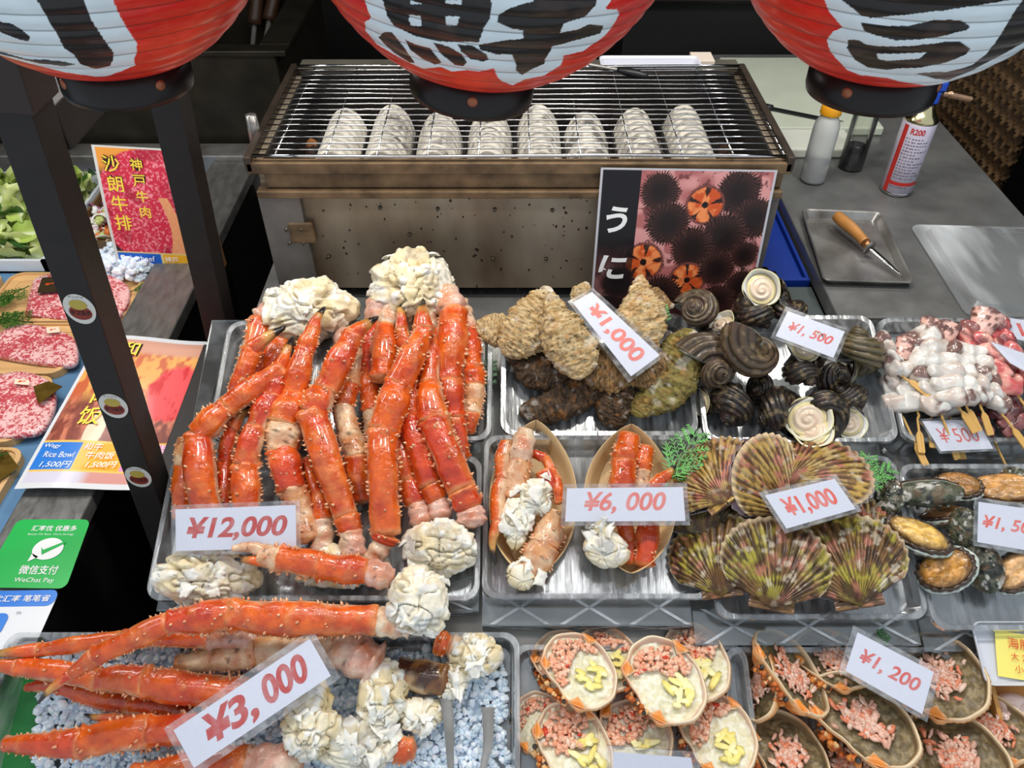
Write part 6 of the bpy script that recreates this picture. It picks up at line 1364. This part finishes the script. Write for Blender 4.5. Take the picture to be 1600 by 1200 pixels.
leg(t, [(972, 805, .03, 13), (982, 845, .028, 13), (985, 878, .025, 11)], 'oo', 63)
t = cpiece('short orange crab leg section with open end at the front right of the right boat', 1010, 850)
leg(t, [(1014, 818, .035, 18), (1005, 880, .032, 16)], 'o', 64)
# ================================================================ green plastic sprigs
GR2 = M('green_sprig_plastic', None, .4, spec=.5)
for k, (u, v, ang, Lp, h, lb) in enumerate(((728, 745, -50, 80, .03, 'green plastic sprig between the right crab cluster and the left boat'), (744, 610, 20, 60, .02, 'green plastic sprig in shadow between crab and oysters'), (1040, 760, 22, 118, .06, 'large green plastic sprig beside the right boat'), (1040, 752, 55, 80, .045, 'green plastic sprig tucked under the claw of the right boat'), (1335, 775, 15, 80, .04, 'green plastic sprig at the back right of the scallops'), (1322, 762, 60, 78, .035, 'green plastic sprig spreading right of the scallops'), (1030, 510, 12, 40, .06, 'small green plastic sprig behind the pale pointed oyster'), (1368, 835, 70, 30, .02, 'tiny green sprig between scallop and abalone trays'), (1385, 1010, -15, 30, BH + .06, 'dark green sprig tip behind the ¥1,200 card'), (730, 700, -25, 70, .015, 'green plastic sprig left of the left boat near the tray edge'))):
    p = D(u, v, h); m = sprig_geo(Lp * mpp(p), 60 + k, ang=44, col=(70, 158, 50) if k not in (1, 8) else (46, 110, 46)); a = math.radians(-ang)
    B = basis(p, (0, .5, 1), (math.sin(math.radians(ang)), math.cos(math.radians(ang)), .1)); put(m, p, B, 1.0, BH); tag(m.build('plastic_sprig', GR2, smooth=False), lb, 'leaf garnish', 'green plastic sprigs')
# ================================================================ squid skewers
SQ = M('raw_squid', None, .22, spec=.5, coat=.5, bump=.0012, bscale=120, sss=.10)
BAMB = M('bamboo_skewer', (218, 172, 96), .5, var=.15, vscale=30, stretch=(1, 1, 1))
def skewer(label, u0, v0, u1, v1, u2, v2, h0, h1, n, wp, seed, kind='white', handle=True, pieces=None):
    """meat from (u0,v0) to (u1,v1), stick handle end at (u2,v2)"""
    A, Bp, E = D(u0, v0, h0), D(u1, v1, h0), D(u2, v2, h1); rs = random.Random(seed); t = thing('squid_skewer', label, 'skewer', tuple(D(u1, v1, .004)), 'seafood skewers')
    d = (E - Bp).normalized(); ax0 = (A - Bp).normalized()
    m = MB(); P = [A - ax0 * .002, Bp, E]; m.add(*tube(spline([A, Bp, Bp + d * .02, E], 24), .0019, 8))
    if handle:
        L = .036; o = E; sx = d.cross(EN).normalized(); nn_ = sx.cross(d)
        prof = [(-L, .0022), (-L * .82, .0052), (-.002, .0054), (0, .0045)]
        pts = [np.array(o + d * x + sx * w) for x, w in prof] + [np.array(o + d * x - sx * w) for x, w in prof[::-1]]; m.add(*prism([q - np.array(nn_) * .0013 for q in pts], np.array(nn_) * .0026))
    m.build('stick', BAMB, t, smooth=False)
    for k in range(n):
        f = (k + .5) / n; c = np.array(A.lerp(Bp, f)) + np.array(EN) * .003; w = wp * mpp(A) / 2 * rs.uniform(.85, 1.12); l = (A - Bp).length / n * .74
        B, F = ball(36, 24); q = np.sign(B) * np.abs(B) ** .8; sx = np.array(ax0.cross(EN).normalized()); ax = np.array(ax0); nz = np.array(EN)
        q = q * np.array([w, l, .0125]); q[:, 2] += .0045 * np.cos(q[:, 0] / w * 4.2 + seed + k * 1.3); q[:, 1] += .25 * l * np.sin(q[:, 0] / w * 2.5 + k)
        n_ = fbm(q + k * .1, 60, 3, seed + k); q = q * (1 + .55 * (n_ - .5))[:, None]
        if kind == 'white': c_ = mixc(c8(222, 219, 212), c8(206, 190, 178), sstep(.45, .68, n_)); c_ = mixc(c_, c8(104, 66, 58), sstep(.60, .66, fbm(q, 34, 2, seed + 3 * k)) * (.9 if (k in (0, n - 1) or rs.random() < .35) else .15))
        elif kind == 'red': c_ = mixc(c8(206, 96, 96), c8(232, 168, 152), sstep(.4, .62, n_)); c_ = mixc(c_, c8(98, 44, 48), sstep(.52, .60, fbm(q, 30, 3, seed + k)) * .8)
        else: c_ = mixc(c8(92, 48, 52), c8(150, 92, 90), sstep(.45, .62, n_))
        V = c + q[:, :1] * sx + q[:, 1:2] * ax + q[:, 2:] * nz; MB().add(V, F, c_).build('squid_piece', SQ, t)
SK = [('squid skewer at the far left of its tray, handle lowest', 1376, 535, 1405, 640, 1447, 728, .025, .03, 5, 42, 1),
 ('short squid skewer lying second from left with brown skinned end', 1388, 560, 1432, 640, 1440, 708, .035, .034, 4, 46, 2),
 ('squid skewer third from left, folded white pieces', 1408, 545, 1452, 640, 1458, 700, .03, .03, 5, 46, 3),
 ('squid skewer on top pointing down right with its handle over the meat', 1370, 528, 1408, 585, 1452, 618, .055, .058, 4, 34, 4),
 ('squid skewer in the middle with a brown curled tip at the back', 1428, 520, 1468, 640, 1496, 718, .05, .024, 6, 52, 5),
 ('wide squid skewer centre right with creamy folds', 1446, 522, 1494, 628, 1524, 676, .062, .05, 6, 54, 6),
 ('squid skewer with wide folds right of centre', 1488, 540, 1508, 628, 1530, 674, .058, .048, 5, 54, 7),
 ('squid skewer right of centre whose handle ends beside the ¥500 card', 1516, 545, 1530, 626, 1548, 680, .055, .045, 5, 46, 8),
 ('thin squid skewer of round beads at the right', 1528, 560, 1562, 640, 1606, 702, .045, .04, 5, 34, 9),
 ('squid skewer sitting low behind the handwritten ¥500 card', 1470, 620, 1484, 650, 1505, 718, .022, .018, 2, 40, 10)]
for a in SK: skewer(*a)
skewer('red squid skewer running behind the ¥800 card', 1500, 512, 1585, 612, 1625, 665, .05, .045, 5, 44, 21, 'red')
skewer('dark red squid skewer at the upper right edge', 1548, 508, 1610, 600, 1650, 690, .042, .04, 5, 46, 22, 'red')
skewer('purple squid leg skewer lowest at the right edge', 1556, 628, 1600, 668, 1660, 740, .024, .03, 3, 60, 23, 'dark', False)
skewer('purple squid leg skewer whose round stick ends near the abalone', 1510, 668, 1545, 672, 1572, 728, .016, .01, 3, 56, 24, 'dark', False)
for k, (u, v, r0, lb) in enumerate(((1452, 520, 17, 'curled brown and pink squid fin at the back of the skewers'), (1478, 522, 15, 'second curled squid fin right of the first at the back'), (1412, 545, 14, 'upright brown squid fin between the left skewers'), (1535, 508, 20, 'broad brown mottled squid fin beside the red squid'))):
    p = D(u, v, .055); s = r0 * mpp(p); a, b = np.meshgrid(np.linspace(-1.9, 1.9, 40), np.linspace(-1, 1, 20)); a = a.ravel(); b = b.ravel()
    P = np.stack([np.sin(a) * (1 + .2 * b), b * 1.3 * (1 - .1 * a ** 2), np.cos(a) * .7], 1); n = fbm(P, 2.5, 3, k); P = P + .15 * (n - .5)[:, None]; c = mixc(c8(224, 176, 162), c8(110, 72, 64), sstep(.5, .6, n + .12 * b)); P2 = P * np.array([.80, .96, .76]); F = grid_faces(40, 20); N0 = len(P)
    E = list(range(40)) + [j * 40 + 39 for j in range(1, 20)] + [19 * 40 + i for i in range(38, -1, -1)] + [j * 40 for j in range(18, 0, -1)]
    m = MB().add(np.concatenate([P, P2]), F + [tuple(i + N0 for i in f[::-1]) for f in F] + [(E[i], E[(i + 1) % len(E)], E[(i + 1) % len(E)] + N0, E[i] + N0) for i in range(len(E))], np.concatenate([c, np.ones_like(c) * c8(232, 206, 196)]))
    B = basis(p, (.2, .3, 1), (.4, .9, .2)); put(m, p, B, s); tag(m.build('squid_fin', SQ), lb, 'squid', 'squid fins')
# ================================================================ yellow note tray and wooden box at the lower right
X = np.array(EX); 
pc = D(1600, 1030, .03); t = foam_tray('foam_tray', 'white foam tray with a yellow handwritten note at the right edge', Vector(D(1592, 1022, .012)), .125, .085, .012, EX, ET)
o = np.array(D(1606, 1028, .018)); c_, s_ = math.cos(-.16), math.sin(-.16); nx = np.array(EX) * c_ + np.array(ET) * s_; ny = np.array(ET) * c_ - np.array(EX) * s_
t = thing('yellow_note', 'yellow handwritten note lying in the white foam tray', 'note', tuple(o)); V, F, cc = sheet(o, nx, ny, .086, .062, 6, 6, lambda a, b: .003 * b ** 2); MB().add(V, F).build('paper', M('yellow_paper', (246, 232, 120), .6), t, smooth=False)
m = MB()
for s, x, y, hh in (('海胆', -.012, .016, .015), ('大 20', -.012, -.002, .011), ('小 1', -.012, -.018, .011)): put_text(m, s, o + nx * x + ny * y + np.cross(nx, ny) * .003, nx, ny, h=hh, lift=.0012)
m.build('lettering', M('orange_red_ink', (222, 84, 40), .5), t, smooth=False)
t = thing('wooden_box', 'small pale wooden box of white shellfish at the lower right edge', 'box', tuple(D(1590, 1120, BH + .002)))
BXW = M('cedar_box', (214, 158, 84), .55, var=.15, vscale=20)
u0, t0b, t1b = xof(1542, 1150, BH), tof(1215, BH), tof(1062, BH)
for x0, x1, a, b in ((u0, u0 + .006, t0b, t1b), (u0 + .006, u0 + .13, t1b - .006, t1b), (u0 + .006, u0 + .13, t0b, t0b + .006)): MB().add(*slab(x0, x1, a, b, BH + .001, BH + .04)).build('side', BXW, t, smooth=False)
MB().add(*slab(u0 + .006, u0 + .13, t0b + .006, t1b - .006, BH + .001, BH + .006)).build('bottom', BXW, t, smooth=False)
for k, (u, v, ru, rv, lb) in enumerate(((1578, 1098, 26, 16, 'smooth pinkish white shellfish meat at the back of the wooden box'), (1600, 1112, 30, 20, 'pinkish white shellfish meat at the right edge of the wooden box'), (1572, 1130, 18, 24, 'slim white shellfish meat along the left side of the wooden box'), (1598, 1150, 28, 26, 'plump white shellfish meat at the front of the wooden box'))):
    p = D(u, v, BH + .022); s = mpp(p); B, F = ball(30, 20); n = fbm(B, 1.6, 3, 70 + k); q = B * np.array([ru * s, rv * s, .014]) * (.85 + .3 * n)[:, None]; m = MB().add(np.array(p) + q[:, :1] * X + q[:, 1:2] * np.array(ET) + q[:, 2:] * np.array(EN), F, mixc(c8(236, 216, 206), c8(230, 190, 178), n)); tag(m.build('shellfish_meat', SQ), lb, 'shellfish', 'shellfish meat in the box')
# ================================================================ on the steel worktop
def stainless_pan(label, pts, z, hgt):
    P = [np.array(Zp(u, v, z)) for u, v in pts]; tl, tr, br_, bl = P; t = thing('steel_pan', label, 'pan', tuple(np.mean(P, 0)))
    def at(a, b, zz): return (1 - a) * (1 - b) * bl + a * (1 - b) * br_ + (1 - a) * b * tl + a * b * tr + np.array([0, 0, zz])
    W_, H_ = np.linalg.norm(br_ - bl), np.linalg.norm(tl - bl); L = []
    for ins, zz in ((.010, .001), (.003, hgt - .002), (0, hgt), (-.001, hgt - .0015), (-.0015, hgt - .003), (.0018, hgt - .003), (.0095, -.0007)):
        L.append(np.array([at(.5 + x / W_, .5 + y / H_, zz + .001) for x, y in rrect(W_ - 2 * ins, H_ - 2 * ins, .014, 6)]))
    n = len(L[0]); m = MB().add(np.concatenate(L), grid_faces(n, 7, True)); m.F += [list(range(n)), [6 * n + i for i in range(n)][::-1]]; m.I += [0, 0]; m.build('pan_body', STEEL, t, smooth=False); return t
stainless_pan('small shallow steel pan holding the wooden handled knife', [(1250, 325), (1372, 331), (1422, 437), (1284, 433)], CZ + .012, .014) if False else stainless_pan('small shallow steel pan holding the wooden handled knife', [(1250, 337), (1372, 342), (1424, 452), (1284, 448)], CZ, .016)
t = thing('oyster_knife', 'oyster knife with turned wooden handle lying in the small steel pan', 'knife', tuple(Zp(1360, 390, CZ + .012)))
K = [Zp(1306, 336, CZ + .03), Zp(1316, 345, CZ + .03), Zp(1335, 361, CZ + .028), Zp(1352, 379, CZ + .025), Zp(1358, 386, CZ + .024), Zp(1409, 430, CZ + .010)]
MB().add(*tube(spline(K[:4], 30), np.interp(np.linspace(0, 1, 30), [0, .08, .12, .18, .5, .85, 1], [.006, .0115, .0108, .0118, .0125, .010, .0095]), 18)).build('handle', M('turned_wood', (198, 136, 70), .4, var=.2, vscale=40, coat=.2), t)
MB().add(*tube([K[3], (K[3] + K[4]) / 2, K[4]], np.array([.0095, .0085, .0085]), 18)).build('ferrule', M('copper_ferrule', (176, 122, 78), .3, metal=.8), t)
dk = (K[5] - K[4]).normalized(); MB().add(*tube([K[4], K[4] + dk * .002], .0145, 20)).build('guard', STEEL, t)
MB().add(*tube(spline([K[4] + dk * .002, (K[4] + K[5]) / 2, K[5]], 14), np.array([.0062] * 4 + [.0058] * 4 + [.005, .0045, .004, .003, .002, .001]), 10, flat=.35)).build('blade', M('knife_steel', (200, 200, 198), .2, metal=1), t)
# translucent lid / tray
pts = [(1420, 353), (1690, 360), (1790, 500), (1510, 497)]
P = [np.array(Zp(u, v, CZ + .001)) for u, v in pts]
t = thing('translucent_lid', 'large frosted clear plastic lid lying on the worktop at the right edge', 'lid', tuple(np.mean(P, 0))); tl, tr, br_, bl = P
def at(a, b, zz): return (1 - a) * (1 - b) * bl + a * (1 - b) * br_ + (1 - a) * b * tl + a * b * tr + np.array([0, 0, zz])
W_, H_ = np.linalg.norm(br_ - bl), np.linalg.norm(tl - bl); L = []
for ins, zz in ((0, .002), (0, .004), (.018, .0045), (.024, .014), (.06, .016)): L.append(np.array([at(.5 + x / W_, .5 + y / H_, zz) for x, y in rrect(W_ - 2 * ins, H_ - 2 * ins, .02, 6)]))
n = len(L[0]); m = MB().add(np.concatenate(L), grid_faces(n, 5, True)); m.F.append([4 * n + i for i in range(n)]); m.I.append(0); m.build('lid_sheet', clear('frosted_lid', (.9, .92, .92), gloss=.05, rough=.25, frost=.40, bscale=9, stretch=(1, .25, 1)), t, smooth=False)
# squeeze bottle
SQZ = M('squeeze_plastic', (236, 238, 236), .3, trans=.55, ior=1.3, spec=.4)
p = Zp(1268, 282, CZ); t = thing('squeeze_bottle', 'clear white squeeze bottle with a yellow cap on the worktop', 'bottle', tuple(p))
bc = np.array(p) + np.array([0, 0, .001])
MB().add(*lathe([(.020, 0), (.0255, .002), (.0275, .008), (.0275, .115), (.0262, .132), (.020, .146), (.0175, .149), (.0175, .154)], 40, bc)).build('bottle_body', SQZ, t)
MB().add(*lathe([(.0215, .1545), (.022, .156), (.0215, .174), (.019, .177), (.006, .178)], 32, bc)).build('cap', M('yellow_cap', (238, 164, 30), .4), t)
MB().add(*lathe([(.019, .003), (.0262, .006), (.0262, .05), (.001, .0505)], 32, bc)).build('liquid', M('pale_oil', (232, 226, 196), .2, trans=.3), t)
p = Zp(1328, 262, CZ); t = thing('sauce_bottle', 'clear bottle of dark soy sauce behind the squeeze bottle', 'bottle', tuple(p)); bc = np.array(p) + np.array([0, 0, .001])
MB().add(*lathe([(.020, 0), (.0255, .002), (.027, .006), (.027, .14), (.0255, .155), (.018, .166), (.016, .172)], 36, bc)).build('bottle_body', clear('clear_bottle', (.93, .94, .9), gloss=.05, rough=.15, frost=.03, bscale=30), t)
MB().add(*lathe([(.019, .0025), (.0262, .005), (.0262, .052), (.001, .0525)], 36, bc)).build('soy_sauce', M('soy_sauce', (34, 28, 30), .25), t)
MB().add(*lathe([(.019, .1725), (.0195, .174), (.019, .190), (.004, .192)], 28, bc)).build('cap', M('white_cap', (214, 214, 210), .4), t)
# gas torch
p = Zp(1399, 297, CZ); t = thing('gas_torch', 'spray can gas torch with a blue burner head on the worktop', 'gas torch', tuple(p)); bc = np.array(p) + np.array([0, 0, .001]); rc = .0335
bd = MB().add(*lathe([(rc - .004, 0), (rc, .003), (rc, .158), (rc - .001, .161)], 48, bc)).build('can', M('can_white', (208, 200, 216), .3, coat=.4), t)
MB().add(*lathe([(rc - .001, .0005), (rc + .0008, .002), (rc + .0008, .006), (rc - .0005, .008)], 48, bc, cap=False)).build('base_rim', CHROME, t)
MB().add(*lathe([(rc - .001, .161), (rc + .0005, .163), (rc, .168), (.026, .178), (.019, .188), (.0165, .195), (.014, .197)], 40, bc)).build('dome', M('can_dome', (206, 196, 150), .18, metal=1), t)
def wrap(mb, s, a0, z, h, w=None, bold=0., col=None):
    V, F, asp = text_geo(s, 0, bold); w = w or h * asp; ang = a0 + V[:, 0] / asp * w / rc; P = np.stack([(rc + .0004) * np.sin(ang), -(rc + .0004) * np.cos(ang), z + V[:, 1] * h], 1) + bc; mb.add(P, F, col)
def band(mb, a0, a1, z0, z1, e=.0003):
    a = np.linspace(a0, a1, 30); P = np.concatenate([np.stack([(rc + e) * np.sin(a), -(rc + e) * np.cos(a), np.full(30, z)], 1) for z in (z0, z1)]) + bc; mb.add(P, grid_faces(30, 2))
m = MB(); wrap(m, 'R200', -.38, .147, .013, .028, .03); band(m, -1.25, .9, .026, .034); band(m, -1.35, -1.02, .005, .157); m.build('red_print', REDINK, bd, smooth=False)
m = MB(); rr = random.Random(8)
for k in range(15):
    z = .130 - k * .0068
    if z < .04: z -= .014
    for q in range(rr.randint(5, 9)): a0 = -.95 + q * .18 + rr.uniform(0, .04); band(m, a0, a0 + rr.uniform(.06, .15), z, z + .0022)
m.build('small_print', M('grey_print', (96, 88, 104), .5), bd, smooth=False)
TB = M('torch_blue', (22, 70, 178), .4); z0 = .1975
m = MB(); m.add(*box(bc + np.array([.002, 0, z0 + .013]), (.030, .026, .026))); m.add(*box(bc + np.array([.006, -.002, z0 + .036]), (.036, .024, .020))); hd = m.build('burner_head', TB, t, smooth=False, bevel=.004)
MB().add(*tube(spline([bc + np.array([.0215, -.004, z0 + .020]), bc + np.array([.045, -.010, z0 + .019]), bc + np.array([.078, -.018, z0 + .015])], 16), np.array([.006] * 5 + [.0075] * 11), 18)).build('nozzle', M('heat_stained_steel', (190, 150, 120), .25, metal=1, var=.4, vscale=30), t)
MB().add(*tube([bc + np.array([.0215, .008, z0 + .036]), bc + np.array([.034, .008, z0 + .036])], .005, 12)).build('gas_knob', M('torch_knob', (30, 34, 44), .4), t)
# cutting boards, knife behind the grill
BRD = M('cutting_board', (206, 212, 192), .5, var=.12, vscale=10)
p0, p1 = Zp(1122, 92, CZ + .02), Zp(1300, 160, CZ + .02)
t = tag(MB().add(*bx((.585, 1.835, CZ + .001), (.90, 2.28, CZ + .022))).build('cutting_board', BRD, smooth=False, bevel=.004), 'pale green cutting board at the back of the worktop behind the right lantern', 'cutting board')
t = tag(MB().add(*bx((.585, Zp(1280, 233, CZ + .024).y, CZ + .001), (.80, 1.825, CZ + .024))).build('cutting_board', M('cutting_board_white', (220, 222, 208), .5, var=.1, vscale=10), smooth=False, bevel=.004), 'white cutting board beside the right end of the grill', 'cutting board')
t = thing('kitchen_knife', 'kitchen knife with black handle lying across the boards near the squeeze bottle', 'knife', tuple(Zp(1240, 172, CZ + .03)))
a, b, c = Zp(1196, 165, CZ + .026), Zp(1208, 168, CZ + .026), Zp(1318, 190, CZ + .026); sx = (c - b).normalized().cross(Vector((0, 0, 1)))
MB().add(*prism([b[:], c[:], (c + (b - c) * .25 + sx * .016)[:], (b + sx * .016)[:]], (0, 0, .0015))).build('blade', M('grey_blade', (70, 76, 78), .3, metal=.8), t, smooth=False)
MB().add(*tube([a + sx * .008, b + sx * .008], .009, 12)).build('handle', M('black_plastic', (26, 27, 30), .35), t)
# ================================================================ sea urchin poster leaning on the grill
UW, UH = .225, .205
URC = [(.35, .86, .13), (.80, .86, .15), (.62, .78, .13, 1), (.92, .70, .14), (.42, .66, .15), (.76, .58, .16), (.58, .50, .15), (.30, .40, .14, 1), (.58, .28, .13, 1), (.75, .36, .13), (.90, .46, .10), (.93, .24, .13), (.10, .62, .12), (.16, .26, .12), (.42, .16, .16), (.78, .12, .14), (.12, .05, .13), (.60, .04, .12)]
def urchin_photo(a, b):
    x, y = a * 1.1, b; P = np.stack([x, y, 0 * a], 1); n = fbm(P, 22, 4, 3); k = fbm(P, 7, 3, 5); cell = vnoise(P, 12, 9)
    c = mixc(c8(176, 104, 102), c8(214, 150, 146), sstep(.4, .6, cell)); c = mixc(c, c8(120, 66, 66), sstep(.60, .7, n))
    for q in URC:
        dx, dy = x - q[0] * 1.1, y - q[1]; d = np.hypot(dx, dy); an = np.arctan2(dy, dx); sp = .012 * np.sin(an * 46 + 9 * n) + .02 * (n - .5); ins = d < q[2] * .93 + sp
        st = .5 + .5 * np.sin(an * 34 + d * 80 + n * 14); cu = mixc(c8(30, 18, 18), c8(84, 52, 46), st * sstep(.2, 1, d / q[2])); c[ins] = cu[ins]
        if len(q) > 3:
            pet = np.clip(np.abs(np.sin(an * 2.5 + q[0] * 9)) * 2.2 + .05 + 1.2 * (n - .5), 0, 1); inn = (d < q[2] * .84 * pet) & (d > q[2] * .16); co = mixc(c8(206, 84, 36), c8(242, 144, 84), sstep(.4, .65, n)); c[inn] = co[inn]; rim = (np.abs(d - q[2] * .9) < .007); c[rim] = c8(120, 66, 60)
    band_ = a < .235 - .03 * np.sin(b * 7) * 0; dk = mixc(c8(22, 20, 24), c, .30 * sstep(.55, .2, b)); c[band_] = dk[band_]
    fade = sstep(.16, .0, b) * .6; c = mixc(c, c8(70, 24, 28), fade); e = (a < .012) | (a > .988) | (b > .988); c[e] = c8(190, 190, 196); return c
TLq, TRq = Yp(941, 262, GY0 - .012), Yp(1217, 266, GY0 - .012); BLq = Zp(921, 470, CZ + .006); BLq = Yp(919, 496, 1.128); BRq = Yp(1178, 496, 1.128)
O, X_, Y_, w, h, g = px_sheet(TLq, TRq, BLq, 260, 230, None, urchin_photo)
t = thing('urchin_poster', 'dark sea urchin poster with white characters leaning on the grill front', 'poster', tuple(BLq)); MB().add(*g).build('photo_print', PAINT, t, smooth=False)
nN = np.cross(X_, Y_)
for s, b, hh in (('う', .68, .17), ('に', .36, .17)):
    m = MB(); put_text(m, s, O + (.115 - .5) * w * X_ + (b - .5) * h * Y_ + nN * .0004, X_, Y_, h=h * hh, bold=.03, shear=.15); m.build('white_lettering', WHITEINK, t, smooth=False)
# ================================================================ tidy up
for o in bpy.data.objects:
    if '_o' in o: del o['_o']
